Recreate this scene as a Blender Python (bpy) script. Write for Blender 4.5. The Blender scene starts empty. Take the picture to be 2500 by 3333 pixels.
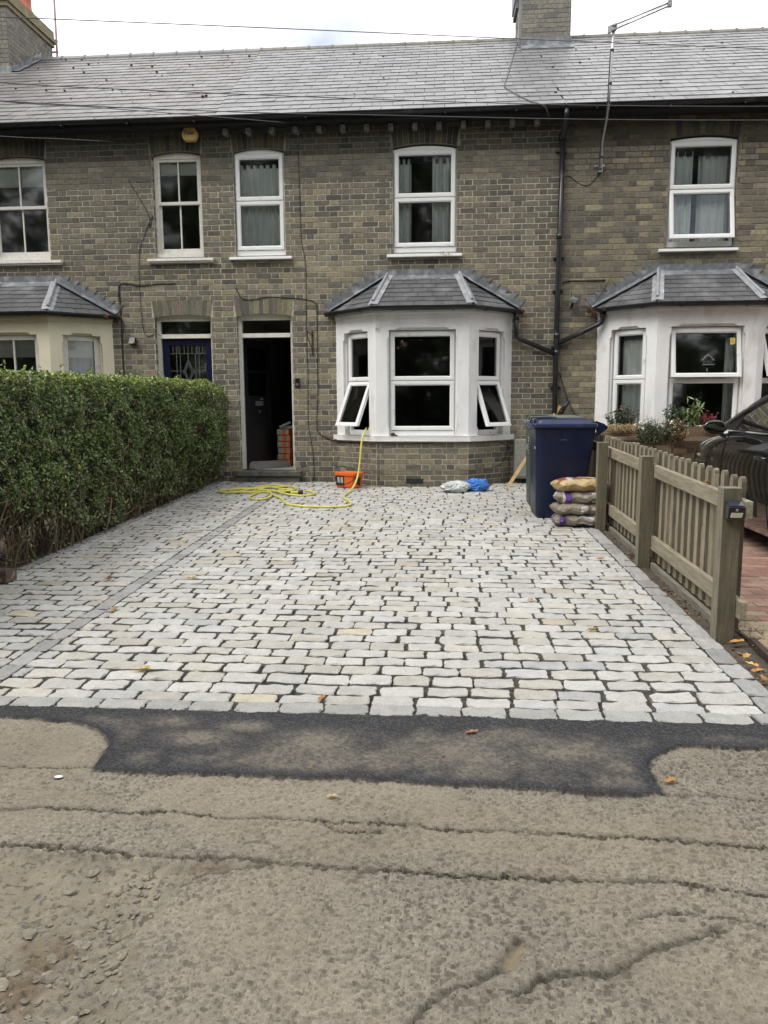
import bpy, math, random
import numpy as np
from mathutils import Vector, Matrix
from mathutils.geometry import tessellate_polygon
PI = math.pi
R = math.radians
random.seed(7)
rng = np.random.default_rng(11)
S = bpy.context.scene
COL = S.collection

# ------------------------------------------------------------------ camera
PIT, YAW, ROL = R(8.17), R(-4.39), R(-0.32)
_cy, _sy = math.cos(YAW), math.sin(YAW)
FW = np.array([_sy * math.cos(PIT), _cy * math.cos(PIT), -math.sin(PIT)])
_r = np.array([_cy, -_sy, 0.0])
_u = np.cross(_r, FW)
RT = math.cos(ROL) * _r + math.sin(ROL) * _u
UP = -math.sin(ROL) * _r + math.cos(ROL) * _u
CP = np.array([0.0, -11.4, 1.38])
cam = bpy.data.cameras.new('camera')
co = bpy.data.objects.new('camera', cam)
COL.objects.link(co)
M = Matrix(((RT[0], UP[0], -FW[0], CP[0]), (RT[1], UP[1], -FW[1], CP[1]), (RT[2], UP[2], -FW[2], CP[2]), (0, 0, 0, 1)))
co.matrix_world = M
cam.sensor_fit = 'VERTICAL'
cam.sensor_height = 36
cam.lens = 36 * 2500 / 3333
cam.clip_end = 600
S.camera = co

# ------------------------------------------------------------------ sky, sun, exposure
SUN_EL, SUN_AZ = R(52), R(232)          # azimuth clockwise from +Y
w = bpy.data.worlds.new('World')
S.world = w
w.use_nodes = True
nt = w.node_tree
nt.nodes.clear()
out = nt.nodes.new('ShaderNodeOutputWorld')
bg = nt.nodes.new('ShaderNodeBackground')
bg.inputs['Strength'].default_value = 0.1
sky = nt.nodes.new('ShaderNodeTexSky')
sky.sky_type = 'NISHITA'
sky.sun_disc = False
sky.sun_elevation = SUN_EL
sky.sun_rotation = SUN_AZ
tc = nt.nodes.new('ShaderNodeTexCoord')
mp = nt.nodes.new('ShaderNodeMapping')
mp.inputs['Scale'].default_value = (1.0, 1.0, 2.4)
ns = nt.nodes.new('ShaderNodeTexNoise')
ns.inputs['Scale'].default_value = 2.6
ns.inputs['Detail'].default_value = 5
cr = nt.nodes.new('ShaderNodeValToRGB')
cr.color_ramp.elements[0].position = 0.33
cr.color_ramp.elements[0].color = (0.18, 0.18, 0.18, 1)
cr.color_ramp.elements[1].position = 0.56
cr.color_ramp.elements[1].color = (1, 1, 1, 1)
mx = nt.nodes.new('ShaderNodeMix')
mx.data_type = 'RGBA'
mx.inputs[7].default_value = (12.4, 12.3, 12.2, 1)
nt.links.new(tc.outputs['Generated'], mp.inputs[0])
nt.links.new(mp.outputs[0], ns.inputs['Vector'])
nt.links.new(ns.outputs['Fac'], cr.inputs[0])
nt.links.new(cr.outputs[0], mx.inputs[0])
nt.links.new(sky.outputs[0], mx.inputs[6])
nt.links.new(mx.outputs[2], bg.inputs['Color'])
nt.links.new(bg.outputs[0], out.inputs[0])
sd = bpy.data.lights.new('sun', 'SUN')
sd.energy = 1.5
sd.angle = R(34)
sd.color = (1, .96, .9)
so = bpy.data.objects.new('sun', sd)
COL.objects.link(so)
sv = Vector((math.sin(SUN_AZ) * math.cos(SUN_EL), math.cos(SUN_AZ) * math.cos(SUN_EL), math.sin(SUN_EL)))
so.rotation_euler = sv.to_track_quat('Z', 'Y').to_euler()
so.location = (8, -6, 12)
S.view_settings.view_transform = 'Standard'
S.view_settings.look = 'None'
S.view_settings.exposure = 0.66
S.view_settings.gamma = 1.0
S.cycles.max_bounces = 8
S.cycles.transparent_max_bounces = 16

# ------------------------------------------------------------------ pixel rays onto real planes (measuring only)
def ray(x, y):
    return FW + RT * (x - 1250) / 2500. - UP * (y - 1666.5) / 2500.
def onY(x, y, Y=0.):
    d = ray(x, y)
    return CP + d * (Y - CP[1]) / d[1]
def onX(x, y, X):
    d = ray(x, y)
    return CP + d * (X - CP[0]) / d[0]
SL = .0247
def gz(y):
    return max(0.0, SL * (y + 8.15))
def onG(x, y, dz=0., s=SL):
    d = ray(x, y)
    t = (dz + s * (CP[1] + 8.15) - CP[2]) / (d[2] - s * d[1])
    return CP + d * t
def onR(x, y):
    d = ray(x, y)
    return CP - d * CP[2] / d[2]

# ------------------------------------------------------------------ materials
def mat(name, base=(.5, .5, .5), var=.15, sc=8., fine=0., fsc=90., rough=.7, metal=0., bump=0., bsc=60., attr=False,
        spec=.5, coat=0., stretch=None, tint=None, tsc=2., tlo=.45, thi=.7, rv=0., bdist=.01):
    m = bpy.data.materials.new(name)
    m.use_nodes = True
    n = m.node_tree
    b = n.nodes['Principled BSDF']
    b.inputs['Roughness'].default_value = rough
    b.inputs['Metallic'].default_value = metal
    b.inputs['Specular IOR Level'].default_value = spec
    b.inputs['Coat Weight'].default_value = coat
    t = n.nodes.new('ShaderNodeTexCoord')
    vec = t.outputs['Object']
    if stretch:
        mpp = n.nodes.new('ShaderNodeMapping')
        mpp.inputs['Scale'].default_value = stretch
        n.links.new(vec, mpp.inputs[0])
        vec = mpp.outputs[0]
    def noise(s, det=3):
        q = n.nodes.new('ShaderNodeTexNoise')
        q.inputs['Scale'].default_value = s
        q.inputs['Detail'].default_value = det
        n.links.new(vec, q.inputs['Vector'])
        return q.outputs['Fac']
    def mrange(sock, lo, hi, a=.25, c=.75):
        q = n.nodes.new('ShaderNodeMapRange')
        q.inputs[1].default_value = a
        q.inputs[2].default_value = c
        q.inputs[3].default_value = lo
        q.inputs[4].default_value = hi
        n.links.new(sock, q.inputs[0])
        return q.outputs[0]
    def mixc(typ, fac, A, Bc):
        q = n.nodes.new('ShaderNodeMix')
        q.data_type = 'RGBA'
        q.blend_type = typ
        for i, v in ((0, fac), (6, A), (7, Bc)):
            if isinstance(v, (int, float)):
                q.inputs[i].default_value = v
            elif isinstance(v, tuple):
                q.inputs[i].default_value = (v[0], v[1], v[2], 1)
            else:
                n.links.new(v, q.inputs[i])
        return q.outputs[2]
    cur = base
    if attr:
        a = n.nodes.new('ShaderNodeAttribute')
        a.attribute_name = 'col'
        cur = a.outputs['Color']
    if tint:
        cur = mixc('MIX', mrange(noise(tsc, 5), 0., 1., tlo, thi), cur, tint)
    def scal(c, sock):
        q = n.nodes.new('ShaderNodeCombineColor')
        for i in range(3):
            n.links.new(sock, q.inputs[i])
        return mixc('MULTIPLY', 1.0, c, q.outputs[0])
    if var:
        cur = scal(cur, mrange(noise(sc, 4), 1 - var, 1 + var))
    if fine:
        cur = scal(cur, mrange(noise(fsc, 2), 1 - fine, 1 + fine))
    if isinstance(cur, tuple):
        b.inputs['Base Color'].default_value = (*cur, 1)
    else:
        n.links.new(cur, b.inputs['Base Color'])
    if rv:
        n.links.new(mrange(noise(sc * 1.7, 3), max(0, rough - rv), min(1, rough + rv)), b.inputs['Roughness'])
    if bump:
        bp = n.nodes.new('ShaderNodeBump')
        bp.inputs['Strength'].default_value = bump
        bp.inputs['Distance'].default_value = bdist
        n.links.new(noise(bsc, 4), bp.inputs['Height'])
        n.links.new(bp.outputs[0], b.inputs['Normal'])
    return m

def glassmat(name, tint=(1, 1, 1), ior=1.5, rough=0.0, wave=0.):
    m = bpy.data.materials.new(name)
    m.use_nodes = True
    n = m.node_tree
    n.nodes.clear()
    o = n.nodes.new('ShaderNodeOutputMaterial')
    mixs = n.nodes.new('ShaderNodeMixShader')
    f = n.nodes.new('ShaderNodeFresnel')
    f.inputs[0].default_value = ior
    tr = n.nodes.new('ShaderNodeBsdfTransparent')
    tr.inputs[0].default_value = (*tint, 1)
    gl = n.nodes.new('ShaderNodeBsdfGlossy')
    gl.inputs['Roughness'].default_value = rough
    if wave:
        t = n.nodes.new('ShaderNodeTexCoord')
        q = n.nodes.new('ShaderNodeTexNoise')
        q.inputs['Scale'].default_value = 2.5
        bp = n.nodes.new('ShaderNodeBump')
        bp.inputs['Strength'].default_value = wave
        bp.inputs['Distance'].default_value = .02
        n.links.new(t.outputs['Object'], q.inputs['Vector'])
        n.links.new(q.outputs['Fac'], bp.inputs['Height'])
        n.links.new(bp.outputs[0], gl.inputs['Normal'])
    n.links.new(f.outputs[0], mixs.inputs[0])
    n.links.new(tr.outputs[0], mixs.inputs[1])
    n.links.new(gl.outputs[0], mixs.inputs[2])
    n.links.new(mixs.outputs[0], o.inputs[0])
    return m

MT = dict(
    brick=mat('brick', attr=True, var=.28, sc=26, fine=.25, fsc=160, rough=.9, bump=.5, bsc=140, spec=.2, tint=(.10, .095, .085), tsc=1.6, tlo=.58, thi=1.05),
    mortar=mat('mortar', attr=True, var=.25, sc=9, fine=.15, fsc=200, rough=.95, bump=.5, bsc=150, spec=.1),
    slate=mat('slate', attr=True, var=.14, sc=5, fine=.1, fsc=60, rough=.42, rv=.05, bump=.25, bsc=40, spec=.55, tint=(.26, .265, .26), tsc=2.2, tlo=.52, thi=.8),
    lead=mat('lead', (.15, .16, .175), var=.35, sc=11, rough=.45, bump=.35, bsc=18, spec=.5, tint=(.34, .35, .36), tsc=6, tlo=.5, thi=.75),
    leadl=mat('light_lead', (.30, .31, .325), var=.25, sc=11, rough=.42, bump=.3, bsc=18, tint=(.42, .43, .43), tsc=5, tlo=.5, thi=.8),
    white=mat('white_upvc', (.80, .81, .80), var=.05, sc=5, rough=.33, spec=.5, tint=(.5, .46, .38), tsc=7, tlo=.62, thi=.9),
    render=mat('white_render', (.80, .80, .79), var=.06, sc=3, fine=.05, fsc=150, rough=.75, bump=.7, bsc=45, tint=(.44, .42, .36), tsc=2.0, tlo=.58, thi=.9, stretch=(2.2, 2.2, 1)),
    cream=mat('cream_render', (.80, .74, .56), var=.06, sc=3, fine=.04, fsc=150, rough=.75, bump=.5, bsc=55, tint=(.44, .40, .29), tsc=2.3, tlo=.6, thi=.85),
    oldpaint=mat('old_white_paint', (.68, .66, .60), var=.12, sc=20, fine=.08, fsc=90, rough=.6, bump=.3, bsc=40, tint=(.34, .25, .17), tsc=9, tlo=.66, thi=.78),
    blackpl=mat('black_plastic', (.014, .015, .018), var=.3, sc=12, rough=.32, spec=.5, tint=(.09, .085, .08), tsc=6, tlo=.6, thi=.9),
    soffit=mat('dark_fascia', (.02, .022, .026), var=.3, sc=6, rough=.7),
    glass=glassmat('window_glass', (.97, .985, .98), 1.55, 0.045, .0),
    oldglass=glassmat('old_window_glass', (.93, .95, .94), 1.55, 0.05, .03),
    carglass=glassmat('car_glass', (.55, .66, .63), 1.33),
    room=mat('room_wall', (.33, .325, .30), var=.2, sc=2, rough=.9),
    curtain=mat('curtain', (.86, .89, .86), var=.1, sc=4, rough=.9),
    linen=mat('blue_linen', (.42, .46, .56), var=.08, sc=4, rough=.9),
    blind=mat('roller_blind', (.60, .60, .53), var=.06, sc=4, rough=.9, stretch=(1, 1, 9)),
    bluedoor=mat('blue_door_paint', (.0012, .004, .034), var=.1, sc=5, rough=.35),
    blackdoor=mat('black_door_paint', (.008, .009, .012), var=.2, sc=5, rough=.3),
    leadcame=mat('lead_came', (.22, .23, .22), var=.1, rough=.4, metal=.5),
    step=mat('stone_step', (.13, .13, .11), var=.3, sc=9, fine=.15, rough=.85, bump=.4, bsc=50, tint=(.06, .055, .05), tsc=6),
    sett=mat('granite_sett', attr=True, var=.12, sc=14, fine=.32, fsc=230, rough=.82, bump=.55, bsc=75, spec=.3, tint=(.44, .41, .34), tsc=5, tlo=.62, thi=.9),
    joint=mat('joint_sand', (.105, .092, .074), var=.35, sc=22, fine=.5, fsc=260, rough=1, bump=.8, bsc=160, spec=.1),
    road=mat('road_asphalt', attr=True, var=.12, sc=3.2, fine=.3, fsc=330, rough=.93, bump=.6, bsc=300, spec=.25, tint=(.225, .195, .148), tsc=1.7, tlo=.56, thi=1.0, bdist=.003),
    patch=mat('new_tarmac', attr=True, var=.2, sc=5, fine=.5, fsc=330, rough=.75, bump=.7, bsc=280, spec=.4, bdist=.004),
    farroad=mat('far_asphalt', (.14, .125, .1), var=.2, sc=4, fine=.3, fsc=120, rough=.95, bump=.5, bsc=90),
    soil=mat('garden_soil', (.05, .036, .022), var=.5, sc=18, fine=.4, fsc=120, rough=1, bump=1, bsc=40, bdist=.03),
    gravel=mat('loose_stone', attr=True, var=.2, sc=30, fine=.2, fsc=200, rough=.95, bump=.5, bsc=120),
    paver=mat('red_paver', attr=True, var=.22, sc=10, fine=.15, fsc=200, rough=.85, bump=.4, bsc=120, tint=(.20, .15, .11), tsc=3, tlo=.58, thi=.8),
    paverjoint=mat('paver_joint', (.07, .045, .033), var=.3, sc=20, rough=1),
    timber=mat('weathered_timber', attr=True, var=.3, sc=6, fine=.22, fsc=50, rough=.88, bump=.5, bsc=30, stretch=(9, 9, 1.0), tint=(.15, .125, .085), tsc=1.2, tlo=.5, thi=.8),
    rail=mat('weathered_rail', attr=True, var=.3, sc=6, fine=.22, fsc=50, rough=.88, bump=.5, bsc=30, stretch=(9, 1, 9), tint=(.17, .14, .08), tsc=1.2, tlo=.5, thi=.8),
    concrete=mat('concrete', (.2, .195, .17), var=.3, sc=8, fine=.15, rough=.9, bump=.4, bsc=60),
    leaf=mat('leaf', attr=True, var=.3, sc=3, rough=.36, spec=.6),
    twig=mat('twig', attr=True, var=.4, sc=14, rough=.9, bump=.5, bsc=60),
    dryleaf=mat('dry_leaf', attr=True, var=.25, sc=60, rough=.75),
    binblue=mat('blue_bin_plastic', (.0035, .008, .034), var=.12, sc=5, rough=.36, spec=.5, rv=.08),
    binbluelid=mat('sheen_dust_blue_lid', (.016, .024, .075), var=.25, sc=9, rough=.4, spec=.6, rv=.1),  # lid lighter than the bin: sky sheen and dust mixed into its colour
    bingreenlid=mat('sheen_dust_green_lid', (.13, .15, .12), var=.25, sc=9, rough=.5, spec=.5),  # paler lid again, sky sheen painted in along with the dust
    bingreen=mat('green_bin_plastic', (.055, .075, .05), var=.15, sc=5, rough=.5, spec=.45),
    sack=mat('sack', attr=True, var=.12, sc=14, fine=.06, rough=.42, bump=.9, bsc=22, bdist=.02, spec=.6),
    hose=mat('yellow_hose', (.62, .58, .13), var=.1, sc=20, rough=.38),
    orange=mat('orange_plastic', (.75, .13, .02), var=.08, sc=10, rough=.4),
    label=mat('black_label', attr=True, var=.1, sc=40, rough=.5),
    clear=mat('clear_polythene', (.55, .58, .57), var=.25, sc=25, rough=.25, bump=1, bsc=35, bdist=.02, spec=.7),
    bluebag=mat('blue_polythene', (.04, .2, .62), var=.3, sc=22, rough=.25, bump=1, bsc=35, bdist=.02, spec=.7),
    pine=mat('pine', (.52, .37, .18), var=.2, sc=5, stretch=(1, 6, 1), rough=.7),
    metal=mat('galvanised', (.42, .42, .43), var=.2, sc=20, rough=.35, metal=.9),
    iron=mat('rusty_iron', (.05, .03, .022), var=.5, sc=30, rough=.8),
    cable=mat('black_cable', (.02, .017, .014), var=.2, rough=.6),
    greycable=mat('grey_cable', (.1, .1, .11), var=.1, rough=.6),
    carpaint=mat('black_car_paint', (.004, .004, .005), var=0, rough=.12, spec=.6, coat=1.0),
    cartrim=mat('car_trim', (.01, .01, .01), var=0, rough=.4),
    tyre=mat('tyre', (.015, .015, .015), var=.2, rough=.85),
    alloy=mat('alloy', (.3, .3, .31), var=.05, rough=.3, metal=.9),
    mirror=mat('mirror', (.8, .8, .8), var=0, rough=.02, metal=1),
    terracotta=mat('terracotta', (.42, .13, .08), var=.2, sc=8, rough=.8),
    buffpot=mat('buff_pot', (.5, .36, .22), var=.2, sc=8, rough=.8),
    yellow=mat('yellow_sticker', (.75, .6, .1), var=.05, rough=.5),
    yale=mat('alarm_plastic', (.62, .40, .14), var=.12, sc=6, rough=.5),
    acrylic=glassmat('clear_acrylic', (.85, .88, .88), 1.9, .1),
    lens=mat('light_lens', (.5, .5, .38), var=.1, sc=30, rough=.3),
    trough=mat('trough_wood', (.20, .145, .09), var=.3, sc=8, stretch=(1, 1, 8), rough=.85, bump=.4, bsc=20),
    moss=mat('hanging_moss', attr=True, var=.3, sc=20, rough=.95),
    petal=mat('petal', attr=True, var=.1, rough=.6),
    meter=mat('meter_box_grp', (.25, .25, .22), var=.2, sc=25, fine=.15, fsc=90, rough=.7, bump=.3, bsc=60),
)

# ------------------------------------------------------------------ mesh helpers
class MB:
    def __init__(s):
        s.v = []; s.f = []; s.c = []
    def add(s, vs, fs, col=(1, 1, 1)):
        k = len(s.v)
        s.v.extend([tuple(map(float, p)) for p in vs])
        for f in fs:
            s.f.append(tuple(i + k for i in f))
            s.c.append(col)
    def hexa(s, p, col=(1, 1, 1)):     # p: 4 bottom, 4 top
        s.add(p, [(3, 2, 1, 0), (4, 5, 6, 7), (0, 1, 5, 4), (1, 2, 6, 5), (2, 3, 7, 6), (3, 0, 4, 7)], col)
    def box(s, x0, x1, y0, y1, z0, z1, col=(1, 1, 1)):
        s.hexa([(x0, y0, z0), (x1, y0, z0), (x1, y1, z0), (x0, y1, z0), (x0, y0, z1), (x1, y0, z1), (x1, y1, z1), (x0, y1, z1)], col)
    def bar(s, a, b, w, h, col=(1, 1, 1), upv=(0, 0, 1)):
        a = Vector(a); b = Vector(b); d = (b - a).normalized()
        u = Vector(upv)
        sd_ = d.cross(u)
        if sd_.length < 1e-4: sd_ = d.cross(Vector((1, 0, 0)))
        sd_.normalize(); u = sd_.cross(d)
        P = []
        for q in (a, b):
            for i, j in ((-1, -1), (1, -1), (1, 1), (-1, 1)):
                P.append(q + sd_ * i * w / 2 + u * j * h / 2)
        s.hexa(P, col)
    def tube(s, pts, r, n=8, col=(1, 1, 1), cap=True):
        pts = [Vector(p) for p in pts]
        k = len(s.v); L = len(pts)
        rs = r if hasattr(r, '__len__') else [r] * L
        prev = None
        for i, p in enumerate(pts):
            d = (pts[min(i + 1, L - 1)] - pts[max(i - 1, 0)])
            if d.length < 1e-7: d = Vector((0, 0, 1))
            d.normalize()
            if prev is None:
                a = Vector((0, 0, 1)) if abs(d.z) < .9 else Vector((1, 0, 0))
                sdv = d.cross(a).normalized()
            else:
                sdv = prev - d * prev.dot(d)
                if sdv.length < 1e-5: sdv = d.orthogonal()
                sdv.normalize()
            prev = sdv
            u = d.cross(sdv)
            for j in range(n):
                t = 2 * PI * j / n
                s.v.append(tuple(p + (sdv * math.cos(t) + u * math.sin(t)) * rs[i]))
        for i in range(L - 1):
            for j in range(n):
                s.f.append((k + i * n + j, k + i * n + (j + 1) % n, k + (i + 1) * n + (j + 1) % n, k + (i + 1) * n + j)); s.c.append(col)
        if cap:
            s.f.append(tuple(k + j for j in range(n))[::-1]); s.c.append(col)
            s.f.append(tuple(k + (L - 1) * n + j for j in range(n))); s.c.append(col)
    def prism(s, poly, fn, d0, d1, col=(1, 1, 1), holes=()):
        loops = [list(poly)] + [list(h) for h in holes]
        tri = tessellate_polygon([[Vector((p[0], p[1], 0)) for p in l] for l in loops])
        flat = [p for l in loops for p in l]
        n = len(flat)
        k = len(s.v)
        for d in (d0, d1):
            for p in flat: s.v.append(tuple(map(float, fn(p[0], p[1], d))))
        for t in tri:
            s.f.append((k + t[0], k + t[1], k + t[2])); s.c.append(col)
            s.f.append((k + n + t[2], k + n + t[1], k + n + t[0])); s.c.append(col)
        o = 0
        for l in loops:
            m_ = len(l)
            for i in range(m_):
                a, b = k + o + i, k + o + (i + 1) % m_
                s.f.append((a, b, b + n, a + n)); s.c.append(col)
            o += m_
    def ring(s, fn, u0, u1, z0, z1, prof, col=(1, 1, 1)):   # mitred frame, prof = [(inset, depth)]
        k = len(s.v); n = len(prof)
        for ins, d in prof:
            for (u, z) in ((u0 + ins, z0 + ins), (u1 - ins, z0 + ins), (u1 - ins, z1 - ins), (u0 + ins, z1 - ins)):
                s.v.append(tuple(map(float, fn(u, z, d))))
        for i in range(n - 1):
            for j in range(4):
                s.f.append((k + i * 4 + j, k + i * 4 + (j + 1) % 4, k + (i + 1) * 4 + (j + 1) % 4, k + (i + 1) * 4 + j)); s.c.append(col)
        for j in range(4):
            s.f.append((k + (n - 1) * 4 + j, k + (n - 1) * 4 + (j + 1) % 4, k + (j + 1) % 4, k + j)); s.c.append(col)
    def grid(s, P, col=(1, 1, 1), cf=None, closed=False):      # P[i][j]
        k = len(s.v); a = len(P); b = len(P[0])
        for row in P:
            for p in row: s.v.append(tuple(map(float, p)))
        for i in range(a - 1):
            for j in range(b if closed else b - 1):
                s.f.append((k + i * b + j, k + i * b + (j + 1) % b, k + (i + 1) * b + (j + 1) % b, k + (i + 1) * b + j))
                s.c.append(cf(i, j) if cf else col)
    def build(s, name, m, parent=None, smooth=False, bevel=0., seg=2, sub=0, shade=None):
        me = bpy.data.meshes.new(name)
        me.from_pydata(s.v, [], s.f)
        at = me.attributes.new('col', 'FLOAT_COLOR', 'FACE')
        if s.c:
            arr = np.ones((len(s.c), 4), np.float32)
            arr[:, :3] = np.array(s.c, np.float32)
            at.data.foreach_set('color', arr.ravel())
        return link(name, me, m, parent, smooth, bevel, seg, sub)

def link(name, me, m, parent=None, smooth=False, bevel=0., seg=2, sub=0):
    me.materials.append(MT[m] if isinstance(m, str) else m)
    if smooth:
        me.polygons.foreach_set('use_smooth', np.ones(len(me.polygons), bool))
    me.validate()
    o = bpy.data.objects.new(name, me)
    COL.objects.link(o)
    if parent is not None:
        o.parent = parent
        if parent.type == 'EMPTY' and 'worldbuilt' not in parent.keys():
            o.location = -parent.location
    if bevel:
        bm_ = o.modifiers.new('bevel', 'BEVEL')
        bm_.width = bevel; bm_.segments = seg; bm_.limit_method = 'ANGLE'; bm_.angle_limit = R(40)
    if sub:
        sm = o.modifiers.new('sub', 'SUBSURF')
        sm.levels = sub; sm.render_levels = sub
    return o

def tag(o, label, cat, group=None, kind=None):
    if label: o['label'] = label
    if cat: o['category'] = cat
    if group: o['group'] = group
    if kind: o['kind'] = kind
    return o
def thing(name, loc, label, cat, group=None, rz=0.):
    o = bpy.data.objects.new(name, None)
    o.empty_display_size = .2
    COL.objects.link(o)
    o.location = loc
    o.rotation_euler = (0, 0, rz)
    return tag(o, label, cat, group)
def local(o):          # things whose parts are built in the thing's own coordinates
    o['worldbuilt'] = 1
    return o

def plane(ox, oy, ux, uy):
    l = math.hypot(ux, uy); ux /= l; uy /= l
    def fn(u, z, d): return (ox + ux * u + uy * d, oy + uy * u - ux * d, z)
    return fn
def pbox(mb, fn, u0, u1, z0, z1, d0, d1, col=(1, 1, 1)):
    mb.hexa([fn(u0, z0, d1), fn(u1, z0, d1), fn(u1, z0, d0), fn(u0, z0, d0), fn(u0, z1, d1), fn(u1, z1, d1), fn(u1, z1, d0), fn(u0, z1, d0)], col)

# ------------------------------------------------------------------ numeric noise
_tab = rng.random((256, 256))
def vn(x, y, s=1.0, o=0):
    x = np.asarray(x, float) * s + 37.3 * o + 1000; y = np.asarray(y, float) * s + 91.7 * o + 1000
    xi = np.floor(x).astype(int); yi = np.floor(y).astype(int)
    fx = x - xi; fy = y - yi
    fx = fx * fx * (3 - 2 * fx); fy = fy * fy * (3 - 2 * fy)
    g = lambda a, b: _tab[(a) & 255, (b) & 255]
    return (g(xi, yi) * (1 - fx) * (1 - fy) + g(xi + 1, yi) * fx * (1 - fy) + g(xi, yi + 1) * (1 - fx) * fy + g(xi + 1, yi + 1) * fx * fy)
def fbm(x, y, s=1., o=0, n=4):
    t = 0; a = .5
    for i in range(n):
        t = t + a * vn(x, y, s * 2 ** i, o + i * 3); a *= .5
    return t / (1 - .5 ** n)
def sst(a, b, x):
    t = np.clip((x - a) / (b - a), 0, 1)
    return t * t * (3 - 2 * t)
def dpoly(px, py, pts):         # distance to a polyline
    d = np.full(px.shape, 9.)
    for (ax, ay), (bx, by) in zip(pts[:-1], pts[1:]):
        vx, vy = bx - ax, by - ay
        t = np.clip(((px - ax) * vx + (py - ay) * vy) / (vx * vx + vy * vy + 1e-12), 0, 1)
        d = np.minimum(d, np.hypot(px - ax - t * vx, py - ay - t * vy))
    return d
def inpoly(px, py, pts):
    c = np.zeros(px.shape, bool)
    n = len(pts)
    for i in range(n):
        ax, ay = pts[i]; bx, by = pts[(i + 1) % n]
        if ay == by: continue
        m_ = ((ay > py) != (by > py)) & (px < (bx - ax) * (py - ay) / (by - ay) + ax)
        c ^= m_
    return c
def RP(pts):
    return [tuple(onR(x, y)[:2]) for x, y in pts]
cA = lambda a, b: (a / 1.327, 1900 + b / 1.327)
cB = lambda a, b: (1250 + a / 1.327, 1900 + b / 1.327)
cC = lambda a, b: (a / 1.327, 2533 + b / 1.327)
cD = lambda a, b: (1250 + a / 1.327, 2533 + b / 1.327)

# ------------------------------------------------------------------ road, a fine sheet of chippings with cracks, patch and pothole
PATCH = RP([cA(0, 585), cA(150, 590), cA(300, 600), cA(390, 622), cA(450, 662), cA(485, 700), cA(440, 750), cA(407, 790), cA(402, 812), cA(700, 825), cA(1100, 843), cA(1400, 850), cA(1659, 858),
            cB(300, 880), cB(600, 892), cB(900, 910), cB(1120, 922), cB(1195, 915), cB(1165, 860), cB(1132, 800), cB(1150, 762), cB(1200, 735), cB(1280, 706), cB(1400, 710), cB(1659, 722)])
patch_poly = [(-4.2, PATCH[0][1])] + PATCH + [(4.2, PATCH[-1][1]), (4.2, -8.15), (-4.2, -8.15)]
CR = [(RP([cA(-300, 797), cA(0, 798), cA(200, 801), cA(405, 805)]), .004, .010),
      (RP([cB(1200, 918), cB(1400, 925), cB(1900, 960)]), .004, .008),
      (RP([cC(-300, 130), cC(0, 135), cC(250, 133), cC(450, 140), cC(550, 155), cC(750, 150), cC(950, 170), cC(1150, 180), cC(1400, 190), cC(1659, 200), cD(120, 208), cD(330, 230), cD(600, 235), cD(900, 250), cD(1150, 265), cD(1400, 285), cD(1659, 310), cD(2000, 340)]), .006, .012),
      (RP([cC(-300, 310), cC(0, 295), cC(100, 290), cC(250, 297), cC(400, 315), cC(600, 330), cC(750, 345), cC(950, 350), cC(1100, 365), cC(1300, 385), cC(1450, 395), cC(1659, 405), cD(250, 420), cD(500, 425), cD(600, 430), cD(680, 450), cD(750, 440), cD(1000, 445), cD(1200, 450), cD(1350, 470), cD(1500, 490), cD(1659, 515), cD(2000, 560)]), .008, .018),
      (RP([cD(1100, 597), cD(1300, 590), cD(1500, 615), cD(1659, 645), cD(1900, 700)]), .006, .010),
      (RP([cD(100, 1090), cD(180, 990), cD(250, 940), cD(400, 890), cD(500, 840), cD(560, 770), cD(580, 700)]), .010, .017),
      (RP([cD(560, 940), cD(650, 890), cD(760, 850), cD(950, 862), cD(1050, 815), cD(1130, 760), cD(1180, 735), cD(1300, 700), cD(1450, 665)]), .010, .016),
      (RP([cC(1400, 190), cC(1440, 225), cC(1500, 235), cC(1659, 240)]), .005, .010),
      (RP([cC(780, 470), cC(860, 420), cC(1000, 405), cC(1150, 385)]), .006, .011)]
HOLE = RP([cC(-400, 320), cC(0, 300), cC(250, 305), cC(400, 322), cC(600, 337), cC(750, 352), cC(950, 358), cC(1100, 372), cC(1180, 385), cC(1000, 408), cC(860, 430), cC(790, 480), cC(740, 560), cC(650, 670), cC(605, 780), cC(585, 900), cC(600, 1010), cC(590, 1180), cC(-400, 1180)])
SAND = RP([cD(520, 740), cD(560, 700), cD(640, 690), cD(635, 750), cD(590, 830), cD(520, 850), cD(480, 800)])

def cells(X, Y, sp, seed):
    r2 = np.random.default_rng(seed)
    J = r2.random((512, 512, 3))
    gx = np.floor(X / sp).astype(int); gy = np.floor(Y / sp).astype(int)
    best = np.full(X.shape, 9.); hid = np.zeros(X.shape); 
    for i in (-1, 0, 1):
        for j in (-1, 0, 1):
            a = (gx + i); b = (gy + j)
            q = J[a & 511, b & 511]
            cx = (a + .15 + .7 * q[..., 0]) * sp; cy = (b + .15 + .7 * q[..., 1]) * sp
            d = np.hypot(X - cx, Y - cy) / sp
            m_ = d < best
            best = np.where(m_, d, best); hid = np.where(m_, q[..., 2], hid)
    return best, hid

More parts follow.
